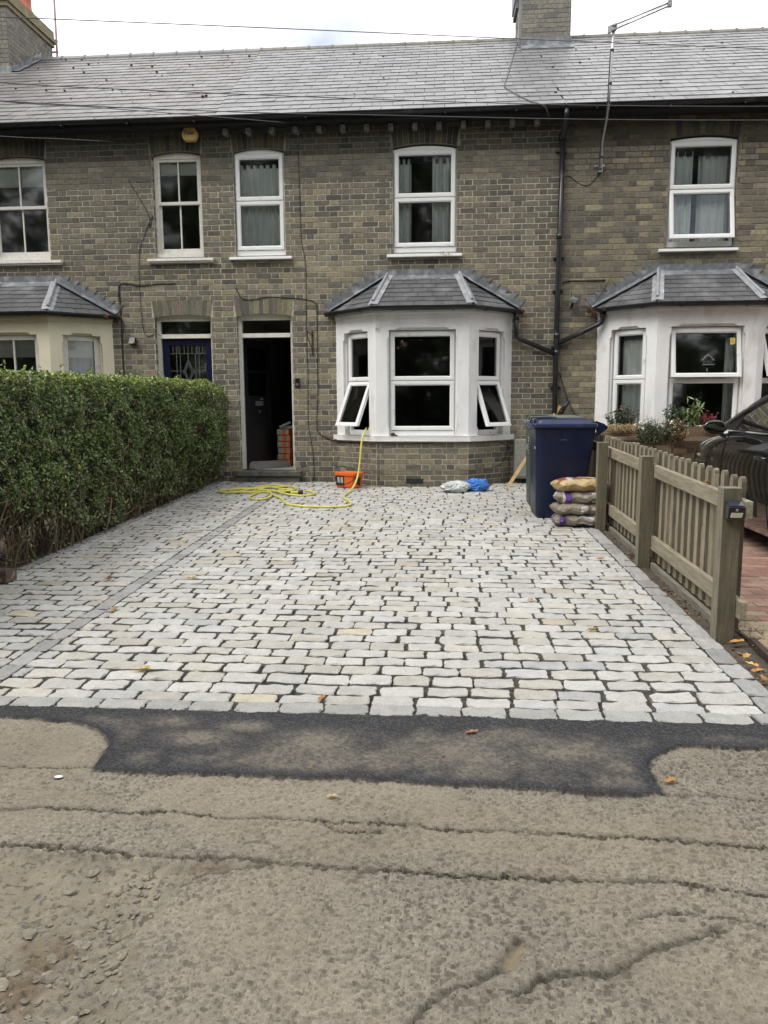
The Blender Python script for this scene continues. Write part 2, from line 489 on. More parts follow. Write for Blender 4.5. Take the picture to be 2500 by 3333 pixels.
def make_road():
    dx = .0055
    xs = np.arange(-2.75, 2.75, dx); ys = np.arange(-10.1, -8.145, dx)
    X, Y = np.meshgrid(xs, ys)
    Xw = X + .010 * (fbm(X, Y, 25, 5) - .5); Yw = Y + .010 * (fbm(X, Y, 25, 9) - .5)
    d1, h1 = cells(Xw, Yw, .0125, 1)
    d2, h2 = cells(Xw, Yw, .009, 2)
    chipA = np.clip(1 - (d1 / .62) ** 2, 0, 1) * (.25 + .75 * h1)
    chipB = np.clip(1 - (d2 / .62) ** 2, 0, 1) * (.3 + .7 * h2)
    big = fbm(X, Y, 1.3, 2) - .5
    worn = sst(.45, .62, fbm(X, Y, 1.7, 7))
    # wobbled borders
    wob = .03 * (fbm(X, Y, 9, 21) - .5) + .012 * (fbm(X, Y, 45, 23) - .5)
    inp = inpoly(X + wob, Y + wob, patch_poly)
    dp = np.abs(dpoly(X + wob, Y + wob, PATCH) + .016 * (fbm(X, Y, 38, 24) - .5))
    inh = inpoly(X + 2 * wob, Y + wob, HOLE)
    dh = dpoly(X + 2 * wob, Y + wob, HOLE)
    ins = inpoly(X + wob, Y + wob, SAND)
    dsn = dpoly(X + wob, Y + wob, SAND + SAND[:1])
    pitn = .8 * h1 + .2 * vn(X, Y, 9, 33)
    pit = .8 * sst(.22, .16, pitn) * np.clip(1 - (d1 / .75) ** 2, 0, 1)
    Z = .006 * big + .0062 * chipA * (.6 + .4 * (1 - worn)) * (1 - pit) + .0030 * chipB - .007 * pit
    base = np.array([.228, .203, .160])
    c = np.ones(X.shape + (3,)) * base
    tone = (.84 + .32 * h1 * (chipA > .12) + .34 * (h2 - .5))
    tone = tone * (.9 + .3 * (fbm(X, Y, 2.2, 31) - .35))
    c *= tone[..., None]
    c *= (1 - .25 * (chipA < .10) * (chipB < .25))[..., None] * (1 - .42 * pit)[..., None]
    dust = np.clip(sst(.48, .66, fbm(X, Y, 1.1, 41)) + .75 * np.exp(-((Y + 9.06 + .05 * X) / .08) ** 2) * (X < 1.2), 0, 1) * (.6 + .8 * fbm(X, Y, 13, 42))
    c = c * (1 - .35 * dust[..., None]) + .35 * dust[..., None] * np.array([.250, .215, .160])
    # cracks
    for pl, wd, dep in CR:
        q = dpoly(X + .9 * wob, Y + .8 * wob + .030 * (fbm(X, Y, 55, 53, 2) - .5), pl)
        ww = wd * .62 * (.3 + 1.5 * fbm(X, Y, 6, 51)) * (.4 + 1.2 * fbm(X, Y, 40, 52))
        k = np.exp(-(q / ww) ** 2) * (.62 + .38 * sst(.30, .48, vn(X, Y, 3.5, 54)))
        Z -= .9 * dep * k
        k2 = np.exp(-(q / (ww * 3.2)) ** 2)
        c = c * (1 - .68 * k[..., None]) * (1 - .25 * k2[..., None]) 
        Z += .002 * np.exp(-((q - .02) / .012) ** 2)
    # pothole: sunken, dusty, stony
    kin = np.where(inh, sst(0, .05, dh), 0)
    st, hs = cells(X + .02 * fbm(X, Y, 12, 61), Y + .02 * fbm(X, Y, 12, 62), .042, 5)
    diag = np.exp(-((X + .05 * 0 - (-.35 + (Y + 9.0) * .75)) / .28) ** 2)
    stone = np.clip(1 - (st / (.28 + .22 * hs)) ** 2, 0, 1) ** .6 * (hs > .35 - .35 * diag) * (.35 + .8 * diag)
    zin = -.018 + .010 * (fbm(X, Y, 7, 63) - .5) + .006 * (fbm(X, Y, 45, 64) - .5) + .010 * stone + .0012 * chipB
    Z = Z * (1 - kin) + zin * kin
    ci = np.ones(X.shape + (3,)) * np.array([.215, .188, .14])
    ci *= (.72 + .55 * fbm(X, Y, 9, 65))[..., None] * (.85 + .3 * fbm(X, Y, 70, 66))[..., None]
    ci = ci * (1 - .35 * (stone > .2)[..., None]) + .35 * (stone > .2)[..., None] * np.array([.21, .2, .17])
    mossy = sst(.52, .7, fbm(X, Y, 6, 67)) * diag
    ci = ci * (1 - .6 * mossy[..., None]) + .6 * mossy[..., None] * np.array([.11, .07, .035])
    dark = sst(.58, .70, fbm(X, Y, 75, 68))
    ci = ci * (1 - .45 * dark[..., None])
    c = c * (1 - kin[..., None]) + ci * kin[..., None]
    edge = np.exp(-(dh / .018) ** 2) * (np.abs(Y - -9.0) < 1.2)
    # sandy hollow
    ks = np.where(ins, sst(0, .03, dsn), 0)
    Z = Z * (1 - ks) + (-.010 + .002 * fbm(X, Y, 50, 71)) * ks
    c = c * (1 - ks[..., None]) + (np.array([.20, .165, .105]) * (.75 + .5 * fbm(X, Y, 60, 72))[..., None]) * ks[..., None]
    # tarmac patch
    cp = np.ones(X.shape + (3,)) * np.array([.034, .034, .037])
    cp *= (.45 + 1.3 * h2 * (chipB > .2))[..., None]
    low = sst(-8.16, -8.34, Y)
    lobe = .8 * sst(.57, .74, fbm(X, Y, 2.3, 81) * .55 + fbm(X, Y, 9, 82) * .25 + low * .22)
    for bx, by, rr in ((.50, -8.48, .17), (.70, -8.60, .10), (-1.19, -8.29, .10), (-.83, -8.33, .10), (-1.0, -8.45, .13), (.08, -8.52, .22), (-.52, -8.46, .18)):
        lobe = np.maximum(lobe, 1.15 * np.exp(-(((X - bx) / rr) ** 2 + ((Y - by) / (rr * .55)) ** 2)) * (.5 + fbm(X, Y, 14, 83)))
    lobe = lobe * low * (.25 + 1.3 * fbm(X, Y, 55, 84)) * (.5 + .9 * h1) * sst(.02, .09, dp)
    lobe = np.clip(lobe, 0, 1)
    cp = cp * (1 - .85 * lobe[..., None]) + .85 * lobe[..., None] * np.array([.17, .148, .115])
    seal = np.exp(-(dp / .015) ** 2) * (.5 + fbm(X, Y, 22, 86))
    cp = cp * (1 - .75 * seal[..., None]) + .75 * seal[..., None] * np.array([.012, .013, .017])
    zp = .006 + .006 * big * .4 + .0034 * chipB + .0050 * seal * (.6 + .8 * fbm(X, Y, 30, 85))
    spill = np.where(~inp, np.exp(-(dp / .013) ** 2), 0)
    c = c * (1 - .8 * spill[..., None]) + .8 * spill[..., None] * np.array([.014, .015, .018])
    Z = np.where(inp, zp, Z)
    c = np.where(inp[..., None], cp, c)
    # dip below setts at the drive edge
    n0, n1 = X.shape
    idx = np.arange(n0 * n1).reshape(n0, n1)
    F = np.stack([idx[:-1, :-1], idx[:-1, 1:], idx[1:, 1:], idx[1:, :-1]], -1).reshape(-1, 4)
    mk = inp[:-1, :-1].reshape(-1)
    V = np.stack([X, Y, Z], -1).reshape(-1, 3)
    Cc = c[:-1, :-1].reshape(-1, 3)
    for nm, sel, m in (('road', ~mk, 'road'), ('tarmac_patch', mk, 'patch')):
        f = F[sel]
        u, inv = np.unique(f, return_inverse=True)
        fast_mesh(nm, V[u], inv.reshape(f.shape), Cc[sel], m, smooth=False, kind='structure')

def fast_mesh(name, V, F, C, m, smooth=False, kind=None, parent=None):
    me = bpy.data.meshes.new(name)
    n = F.shape[1]
    me.vertices.add(len(V)); me.vertices.foreach_set('co', np.ascontiguousarray(V, np.float32).ravel())
    me.loops.add(F.size); me.loops.foreach_set('vertex_index', np.ascontiguousarray(F, np.int32).ravel())
    me.polygons.add(len(F)); me.polygons.foreach_set('loop_start', np.arange(0, F.size, n, dtype=np.int32))
    me.polygons.foreach_set('loop_total', np.full(len(F), n, np.int32))
    me.update(calc_edges=True)
    at = me.attributes.new('col', 'FLOAT_COLOR', 'FACE')
    a = np.ones((len(F), 4), np.float32); a[:, :3] = C
    at.data.foreach_set('color', a.ravel())
    me.materials.append(MT[m])
    if smooth: me.polygons.foreach_set('use_smooth', np.ones(len(F), bool))
    o = bpy.data.objects.new(name, me)
    COL.objects.link(o)
    if kind: o['kind'] = kind
    if parent is not None:
        o.parent = parent
        if parent.type == 'EMPTY' and 'worldbuilt' not in parent.keys(): o.location = -parent.location
    return o
make_road()

def sheet(name, x0, x1, y0, y1, zf, m, nx=2, ny=2, col=(1, 1, 1)):
    b = MB()
    P = [[(x0 + (x1 - x0) * i / nx, y0 + (y1 - y0) * j / ny, zf(y0 + (y1 - y0) * j / ny)) for j in range(ny + 1)] for i in range(nx + 1)]
    b.grid(P, col)
    o = b.build(name, m)
    o['kind'] = 'structure'
    return o
# coarse road around the fine sheet, and ground to the horizon
b = MB()
for x0, x1, y0, y1 in ((-60, -2.752, -16, -8.145), (2.752, 60, -16, -8.145), (-2.752, 2.752, -16, -10.098)):
    b.box(x0, x1, y0, y1, -.2, -.004)
b.build('road_far', 'farroad')['kind'] = 'structure'
sheet('ground', -300, 300, -300, 300, lambda y: -.21, 'soil')
b = MB()
b.grid([[(x, y, gz(y) - .06) for y in (-7.9, 0.5)] for x in (-12, -3.36)])
b.grid([[(x, y, gz(y) - .045) for y in (-8.2, 0.5)] for x in (1.5, 1.8)])
b.build('garden_soil', 'soil')['kind'] = 'structure'

# ------------------------------------------------------------------ granite sett driveway
def bay_poly(cx, hf, hw, dep, g):
    return [(cx - hw - g, .3), (cx - hw - g, -g * .4), (cx - hf - g * .4, -dep - g), (cx + hf + g * .4, -dep - g), (cx + hw + g, -g * .4), (cx + hw + g, .3)]
BAYB = (-.29, .645, 1.278, .58)
def make_setts():
    b = MB()
    avoid = bay_poly(*BAYB, .03)
    rr = random.Random(5)
    def sett(x0, x1, y0, y1, col, jit=.0048, dz=0.):
        if x1 - x0 < .035: return
        n = 20
        cx, cyy = (x0 + x1) / 2, (y0 + y1) / 2
        if inpoly(np.array([cx]), np.array([cyy]), avoid)[0] or cyy > -.05: return
        hx, hy = (x1 - x0) / 2, (y1 - y0) / 2
        ph = [rr.uniform(0, 6.28) for _ in range(4)]
        top = []; mid = []; low = []
        rot = rr.gauss(0, .012)
        tx, ty = rr.gauss(0, .012), rr.gauss(0, .02)
        for i in range(n):
            # walk the rectangle perimeter
            t = i / n * 4
            sidx = int(t); f = t - sidx
            if sidx == 0: px, py = -1 + 2 * f, -1
            elif sidx == 1: px, py = 1, -1 + 2 * f
            elif sidx == 2: px, py = 1 - 2 * f, 1
            else: px, py = -1, 1 - 2 * f
            cornr = 1 - .045 * (abs(px) > .99 and abs(py) > .99)
            jx = rr.gauss(0, jit * .6); jy = rr.gauss(0, jit * .75)
            wv = .0035 * math.sin(ph[0] + 3 * px) * (abs(py) > .9)
            qx = px * hx * cornr + jx * (abs(px) > .95); qy = py * hy * cornr + (jy + wv) * (abs(py) > .95)
            X_ = cx + qx - rot * qy; Y_ = cyy + qy + rot * qx
            zt = gz(Y_) + dz + tx * qx + ty * qy
            low.append((X_ + .002 * px, Y_ + .002 * py, zt - .045))
            mid.append((X_, Y_, zt - .0035 + rr.gauss(0, .0012)))
            ins_ = rr.uniform(.003, .0075); ix = cx + qx * (1 - ins_ / hx) - rot * qy; iy = cyy + qy * (1 - ins_ / hy)
            top.append((ix, iy, gz(iy) + dz + tx * qx + ty * qy + rr.gauss(0, .0022)))
        k = len(b.v)
        b.v.extend(low + mid + top)
        # inner bumpy top: 3 centre-line points
        cs = []
        for q in (-.55, -.1, .4):
            cs.append((cx + q * hx, cyy + rr.gauss(0, .15) * hy, gz(cyy) + dz + tx * q * hx + .001 + rr.gauss(0, .003)))
        kc = len(b.v); b.v.extend(cs)
        for l in (0, 1):
            for i in range(n):
                j = (i + 1) % n
                b.f.append((k + l * n + i, k + l * n + j, k + (l + 1) * n + j, k + (l + 1) * n + i)); b.c.append(col if l else tuple(q_ * .38 for q_ in col))  # lower sides darkened: joint shadow and soil put into the colour
        for i in range(n):
            j = (i + 1) % n
            px = (top[i][0] + top[j][0]) / 2
            ci = 0 if px < cx - .33 * hx else (1 if px < cx + .2 * hx else 2)
            b.f.append((k + 2 * n + i, k + 2 * n + j, kc + ci)); b.c.append(col)
            pn = (top[j][0] + top[(j + 1) % n][0]) / 2
            cn = 0 if pn < cx - .33 * hx else (1 if pn < cx + .2 * hx else 2)
            if cn != ci:
                b.f.append((k + 2 * n + j, kc + cn, kc + ci)); b.c.append(col)
    def lightc(x, y):
        t = rr.random()
        v = rr.uniform(.86, 1.08)
        if t < .02: c = (.43, .39, .31)
        elif t < .30: c = (.425, .405, .36)
        elif t < .38: c = (.40, .40, .395)
        else: c = (.440, .433, .407)
        return tuple(q * v for q in c)
    def darkc():
        v = rr.uniform(.8, 1.2)
        return (.31 * v, .305 * v, .295 * v)
    # front row
    x = -3.9
    while x < 2.0:
        wd = rr.uniform(.192, .206)
        v = rr.uniform(.85, 1.05)
        sett(x, x + wd, -8.175, -8.068, (.335 * v, .33 * v, .31 * v), dz=.010)
        x += wd + rr.uniform(.006, .018)
    # left strip by the hedge, dividing strip, right border
    for xa, xb_, pit, yend in ((-3.42, -3.325, .205, -.1), (-2.30, -2.20, .205, -.25), (1.437, 1.552, .215, -2.5)):
        y = -8.055
        while y < yend:
            sett(xa, xb_, y, y + pit - .012, darkc(), jit=.003)
            y += pit
    # cobbled field in three columns
    for fa, fb in ((-4.6, -3.43), (-3.315, -2.31), (-2.19, 1.427)):
        y = -8.052
        row = 0
        while y < -.12:
            hgt = rr.uniform(.099, .119)
            if y > -7.6 and fa < -4: break
            gap = rr.uniform(.011, .022)
            xe = fb
            if y > -2.4 and fb > 1: xe = 2.1
            off = rr.uniform(0, .07) + (0 if row % 2 else .105)
            x = fa
            first = True
            while x < xe:
                wd = rr.uniform(.178, .215)
                if first: wd = max(.06, wd - off); first = False
                x1 = min(x + wd, xe)
                if xe - x1 < .06: x1 = xe
                jy = rr.gauss(0, .0035)
                sett(x, x1, y + jy, y + hgt + jy + rr.gauss(0, .003), lightc(x, y))
                x = x1 + rr.uniform(.006, .024)
            y += hgt + gap
            row += 1
    # dark edging against the house
    o = b.build('driveway', 'sett')
    o['kind'] = 'structure'
    j = MB()
    P = [[(x, y, gz(y) - .030 + .010 * float(vn(x, y, 9)) ) for y in np.linspace(-8.2, .02, 110)] for x in np.linspace(-4.6, 2.15, 110)]
    j.grid(P)
    j.build('driveway_joints', 'joint')['kind'] = 'structure'
make_setts()

# neighbour's red paving
def make_pavers():
    b = MB(); rr = random.Random(9)
    row = 0; y = -8.25
    while y < -.6:
        x = 1.76 - (row % 2) * .1
        while x < 6.5:
            x0 = max(x, 1.76); x1 = x + .2
            if x1 - x0 > .03:
                v = rr.uniform(.8, 1.15)
                c = (.33, .185, .145) if rr.random() < .7 else (.37, .25, .19)
                if x0 < 1.95 or y < -7.1: c = (.34, .27, .19)
                z = gz(y) - .002 + rr.gauss(0, .0012)
                e = .0035
                b.add([(x0 + .002, y + .002, z - .03), (x1 - .002, y + .002, z - .03), (x1 - .002, y + .098, z - .03), (x0 + .002, y + .098, z - .03),
                       (x0 + .002, y + .002, z - e), (x1 - .002, y + .002, z - e), (x1 - .002, y + .098, z - e), (x0 + .002, y + .098, z - e),
                       (x0 + .002 + e, y + .002 + e, z), (x1 - .002 - e, y + .002 + e, z), (x1 - .002 - e, y + .098 - e, z), (x0 + .002 + e, y + .098 - e, z)],
                      [(0, 1, 5, 4), (1, 2, 6, 5), (2, 3, 7, 6), (3, 0, 4, 7), (4, 5, 9, 8), (5, 6, 10, 9), (6, 7, 11, 10), (7, 4, 8, 11), (8, 9, 10, 11)], tuple(q * v for q in c))
            x += .2
        y += .1; row += 1
    o = b.build('red_brick_drive', 'paver'); o['kind'] = 'structure'
    sheet('red_brick_drive_joints', 1.75, 6.6, -8.25, 0, lambda y: gz(y) - .010, 'paverjoint', 2, 30)
    e = MB()
    e.bar((1.70, -8.15, gz(-8.15) - .005), (1.752, -7.05, gz(-7.05) - .005), .035, .05)
    e.build('paving_edge', 'iron')['kind'] = 'structure'
make_pavers()

# ------------------------------------------------------------------ brickwork
CH = .0762
ZB = .12                       # bottom of the lowest course
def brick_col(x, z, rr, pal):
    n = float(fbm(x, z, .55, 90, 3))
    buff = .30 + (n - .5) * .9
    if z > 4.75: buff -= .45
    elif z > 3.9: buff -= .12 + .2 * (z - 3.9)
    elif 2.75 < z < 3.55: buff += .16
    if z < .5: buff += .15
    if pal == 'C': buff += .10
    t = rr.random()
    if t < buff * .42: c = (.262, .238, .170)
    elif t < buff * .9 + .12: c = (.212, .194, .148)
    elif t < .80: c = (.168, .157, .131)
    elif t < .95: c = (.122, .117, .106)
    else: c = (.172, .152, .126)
    if z > 4.85: c = tuple(q * .5 for q in c)  # brick under the eaves darkened: soot plus eaves shade in the colour
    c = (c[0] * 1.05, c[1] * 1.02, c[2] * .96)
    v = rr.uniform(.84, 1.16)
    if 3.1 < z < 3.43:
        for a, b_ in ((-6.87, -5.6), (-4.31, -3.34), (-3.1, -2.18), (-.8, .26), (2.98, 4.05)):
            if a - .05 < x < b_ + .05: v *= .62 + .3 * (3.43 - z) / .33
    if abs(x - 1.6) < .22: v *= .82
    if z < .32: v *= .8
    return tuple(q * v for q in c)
def brickface(bb, fn, u0, u1, z0, z1, holes, pal='B', seed=1, fl=0., phase=0., proud=.005, seam=False):
    rr = random.Random(seed)
    r0 = int(math.floor((z0 - ZB) / CH)); r1 = int(math.ceil((z1 - ZB) / CH))
    mo = .0115
    for r in range(r0, r1):
        za = ZB + r * CH; zb = za + CH
        zc = (za + zb) / 2
        if zc < z0 or zc > z1: continue
        spans = [(u0, u1)]
        for (a, c_, p, q) in holes:
            if p - .01 < zc < q + .01:
                ns_ = []
                for s0, s1 in spans:
                    if a > s0 and a < s1: ns_.append((s0, a))
                    if c_ > s0 and c_ < s1: ns_.append((c_, s1))
                    if (a <= s0 and c_ <= s0) or (a >= s1): ns_.append((s0, s1))
                spans = ns_
        P = .3475
        off = phase + (P / 2 if r % 2 else 0)
        k = math.floor((u0 - off) / P) - 1
        cells_ = []
        u = off + k * P
        while u < u1:
            cells_.append((u, u + .2325)); cells_.append((u + .2325, u + P)); u += P
        for s0, s1 in spans:
            if s1 - s0 < .02: continue
            cs = [(max(a, s0), min(c_, s1)) for a, c_ in cells_ if min(c_, s1) - max(a, s0) > .004]
            # merge slivers
            mm = []
            for a, c_ in cs:
                if mm and (c_ - a < .04) and not seam: mm[-1] = (mm[-1][0], c_)
                elif mm and (mm[-1][1] - mm[-1][0] < .04) and not seam: mm[-1] = (mm[-1][0], c_)
                else: mm.append((a, c_))
            for a, c_ in mm:
                j = lambda s=.0014: rr.gauss(0, s)
                A0 = a + (mo / 2 if not (seam and abs(a - u0) < 1e-6) else 0); A1 = c_ - (mo / 2 if not (seam and abs(c_ - u1) < 1e-6) else 0); Z0 = za + mo / 2; Z1 = zb - mo / 2
                if A1 - A0 < .006: continue
                pr = proud + rr.gauss(0, .0011)
                q = [(A0 + j(), Z0 + j()), (A1 + j(), Z0 + j()), (A1 + j(), Z1 + j()), (A0 + j(), Z1 + j())]
                e = .0035
                q2 = [(q[0][0] + e, q[0][1] + e), (q[1][0] - e, q[1][1] + e), (q[2][0] - e, q[2][1] - e), (q[3][0] + e, q[3][1] - e)]
                wx, wy, _ = fn((a + c_) / 2, zc, 0)
                bb.add([fn(x, z, -.004) for x, z in q] + [fn(x, z, pr - .002) for x, z in q] + [fn(x, z, pr) for x, z in q2],
                       [(0, 1, 5, 4), (1, 2, 6, 5), (2, 3, 7, 6), (3, 0, 4, 7), (4, 5, 9, 8), (5, 6, 10, 9), (6, 7, 11, 10), (7, 4, 8, 11), (8, 9, 10, 11)],
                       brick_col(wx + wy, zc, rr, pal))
def mortarface(mb, fn, u0, u1, z0, z1, holes, col):
    us = sorted(set([u0, u1] + [min(max(h[i], u0), u1) for h in holes for i in (0, 1)]))
    for a, c_ in zip(us[:-1], us[1:]):
        if c_ - a < 1e-5: continue
        m_ = (a + c_) / 2
        zs = sorted([(h[2], h[3]) for h in holes if h[0] - 1e-6 < m_ < h[1] + 1e-6])
        cur = z0
        for p, q in zs + [(z1, z1)]:
            if p > cur + 1e-5: 
                zt = cur
                while zt < p - 1e-6:
                    zn = min(p, math.floor(zt / .9 + 1 + 1e-6) * .9)
                    k = .45 if zn > 4.95 else 1.  # joints below the eaves carry the same painted shade and soot
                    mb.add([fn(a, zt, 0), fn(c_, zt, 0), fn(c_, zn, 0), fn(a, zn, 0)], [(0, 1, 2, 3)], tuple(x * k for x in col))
                    zt = zn
            cur = max(cur, q)
def arch(bb, mb, fn, u0, u1, zs, rise, h, seed, mcol, pal, dark=1., splay=.05, n=12):
    # gauged soldier arch: segmental underside, flat top; the joint bed behind it keeps the same outline
    rr = random.Random(seed)
    zt = zs + h
    def under(u):
        t = (u - u0) / (u1 - u0) * 2 - 1
        return zs + rise * (1 - t * t)
    a = u0 - .0; c_ = u1 + .0
    for i in range(n):
        t0, t1 = i / n, (i + 1) / n
        b0, b1 = a + (c_ - a) * t0, a + (c_ - a) * t1
        T0, T1 = (a - splay) + (c_ - a + 2 * splay) * t0, (a - splay) + (c_ - a + 2 * splay) * t1
        m_ = .0045
        q = [(b0 + m_, under(b0) + .004), (b1 - m_, under(b1) + .004), (T1 - m_, zt - .004), (T0 + m_, zt - .004)]
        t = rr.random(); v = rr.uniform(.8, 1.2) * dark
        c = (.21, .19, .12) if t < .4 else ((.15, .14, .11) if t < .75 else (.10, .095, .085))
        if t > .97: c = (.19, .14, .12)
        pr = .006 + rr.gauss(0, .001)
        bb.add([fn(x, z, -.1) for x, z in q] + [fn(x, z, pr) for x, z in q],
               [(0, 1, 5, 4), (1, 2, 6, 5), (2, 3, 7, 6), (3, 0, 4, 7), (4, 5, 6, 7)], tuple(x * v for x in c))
    poly = [(a + (c_ - a) * i / 12, under(a + (c_ - a) * i / 12) + .002) for i in range(13)] + [(c_ + splay, zt), (a - splay, zt)]
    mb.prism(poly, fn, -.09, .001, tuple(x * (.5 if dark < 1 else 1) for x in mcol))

FAC = plane(0, 0, 1, 0)
HX = {'A': (-8.6, -3.24), 'B': (-3.24, 1.62), 'C': (1.62, 6.6)}
WINS = {'A': [(-6.71, -5.81, 'sash'), (-4.215, -3.494, 'sash')], 'B': [(-3.014, -2.282, 'pvc'), (-.722, .177, 'pvc')], 'C': [(3.09, 4.003, 'pvc')]}
DOORS = {'A': (-4.28, -3.42), 'B': (-3.04, -2.218)}
MCOL = {'A': (.46, .435, .36), 'B': (.47, .445, .37), 'C': (.25, .225, .165)}
HL = {'A': 'terraced brick house behind the hedge with cream bay and blue leaded door',
      'B': 'middle brick terraced house with white bay, black gutter and open dark front door',
      'C': 'brick terraced house right of the drainpipe with white bay and flower troughs'}
BAYS = {'A': (-6.2, .585, 1.278, .58), 'B': BAYB, 'C': (3.53, .66, 1.345, .58)}
ZS, ZSP, ZT = 3.50, 4.92, 5.3
DZT = 2.64
H = {}
for k in 'ABC':
    x0, x1 = HX[k]
    h = thing('terraced_house', ((x0 + x1) / 2, 0, gz(0)), HL[k], 'house', 'terraced houses in the row')
    H[k] = h
    bb = MB(); mb = MB()
    cx, hf, hw, dep = BAYS[k]
    holes = [(cx - hw + .12, cx + hw - .12, .05, 2.62)]
    bh = list(holes)
    for (a, c_, st) in WINS[k]:
        holes.append((a, c_, ZS - .02, ZSP + .05))
        bh.append((a, c_, ZS - .02, ZSP + .01)); bh.append((a - .03, c_ + .03, ZSP, ZSP + .245))
        arch(bb, mb, FAC, a, c_, ZSP, .045, .25, int(a * 100) + 7, MCOL[k], k, dark=.42, splay=.03, n=12 if c_ - a > .8 else 10)  # window arches darkened too, eaves shade and soot in their colour
    if k in DOORS:
        a, c_ = DOORS[k]
        holes.append((a, c_, .22, DZT + .03)); bh.append((a, c_, .22, DZT - .01)); bh.append((a - .03, c_ + .03, DZT - .02, DZT + .235))
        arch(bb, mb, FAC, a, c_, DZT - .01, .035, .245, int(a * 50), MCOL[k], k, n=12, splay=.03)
    xs0 = x0 if k != 'A' else -8.6
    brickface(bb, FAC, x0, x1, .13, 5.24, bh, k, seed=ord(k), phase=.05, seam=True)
    mortarface(mb, FAC, x0, x1, -.2, 5.32, holes, MCOL[k])
    # reveals
    for (a, c_, st) in WINS[k] + ([(DOORS[k][0], DOORS[k][1], 'door')] if k in DOORS else []):
        z0_, z1_ = (ZS - .02, ZSP + .03) if st != 'door' else (.22, DZT + .0)
        for (ux, sgn) in ((a, 1), (c_, -1)):
            f2 = (lambda ux, sgn: (lambda u, z, d: (ux + sgn * d, u, z)))(ux, sgn)
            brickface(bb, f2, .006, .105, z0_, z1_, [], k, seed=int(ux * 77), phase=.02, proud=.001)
            mb.add([(ux, 0, z0_), (ux, .12, z0_), (ux, .12, z1_ + .05), (ux, 0, z1_ + .05)], [(0, 1, 2, 3)], MCOL[k])
    wall = bb.build('wall', 'brick', h)
    mb.build('wall_joints', 'mortar', wall)
    # inner shell of rooms
    ib = MB()
    ib.box(x0 + .01, x1 - .01, 5.8, 5.9, -.1, 5.3)
    for xx in (x0 + .01, x1 - .06): ib.box(xx, xx + .05, .14, 5.8, -.1, 5.3)
    ib.box(x0 + .06, x1 - .06, .14, 5.8, 2.72, 2.95)
    ib.box(x0 + .06, x1 - .06, .03, 5.8, .20, .362)
    ib.box(x0 + .06, x1 - .06, .14, 5.8, 5.22, 5.28)
    if k == 'B': ib.box(-2.10, -2.02, .14, 5.8, .37, 2.72)
    ib.build('interior_wall', 'room', h)

def gutter_run(mb, pts, r=.057):
    # half round gutter with a rim, along pts
    prof = []
    for i in range(9):
        t = PI + PI * i / 8
        prof.append((math.cos(t) * r, math.sin(t) * r))
    prof = [(-r - .006, .008), (-r - .006, -.004)] + prof + [(r + .006, -.004), (r + .006, .008), (r - .004, .006)] + [(math.cos(-t) * (r - .006), math.sin(-t) * (r - .006)) for t in [PI * i / 8 for i in range(9)]] + [(-r + .004, .006)]
    P = []
    L = len(pts)
    for i, p in enumerate(pts):
        p = Vector(p)
        d0 = (Vector(pts[i]) - Vector(pts[i - 1])).normalized() if i else None
        d1 = (Vector(pts[i + 1]) - Vector(pts[i])).normalized() if i < L - 1 else None
        d = (d0 + d1).normalized() if d0 and d1 else (d0 or d1)
        s_ = Vector((d.y, -d.x, 0))
        k = 1.0
        if d0 and d1: k = 1 / max(.5, d.dot(d0))
        P.append([p + s_ * a * k + Vector((0, 0, c_)) for a, c_ in prof])
    mb.grid(P, closed=True)
    for e in (0, -1):
        k = len(mb.v); mb.v.extend([tuple(q) for q in P[e][:13]]); mb.f.append(tuple(range(k, k + 13))); mb.c.append((1, 1, 1))

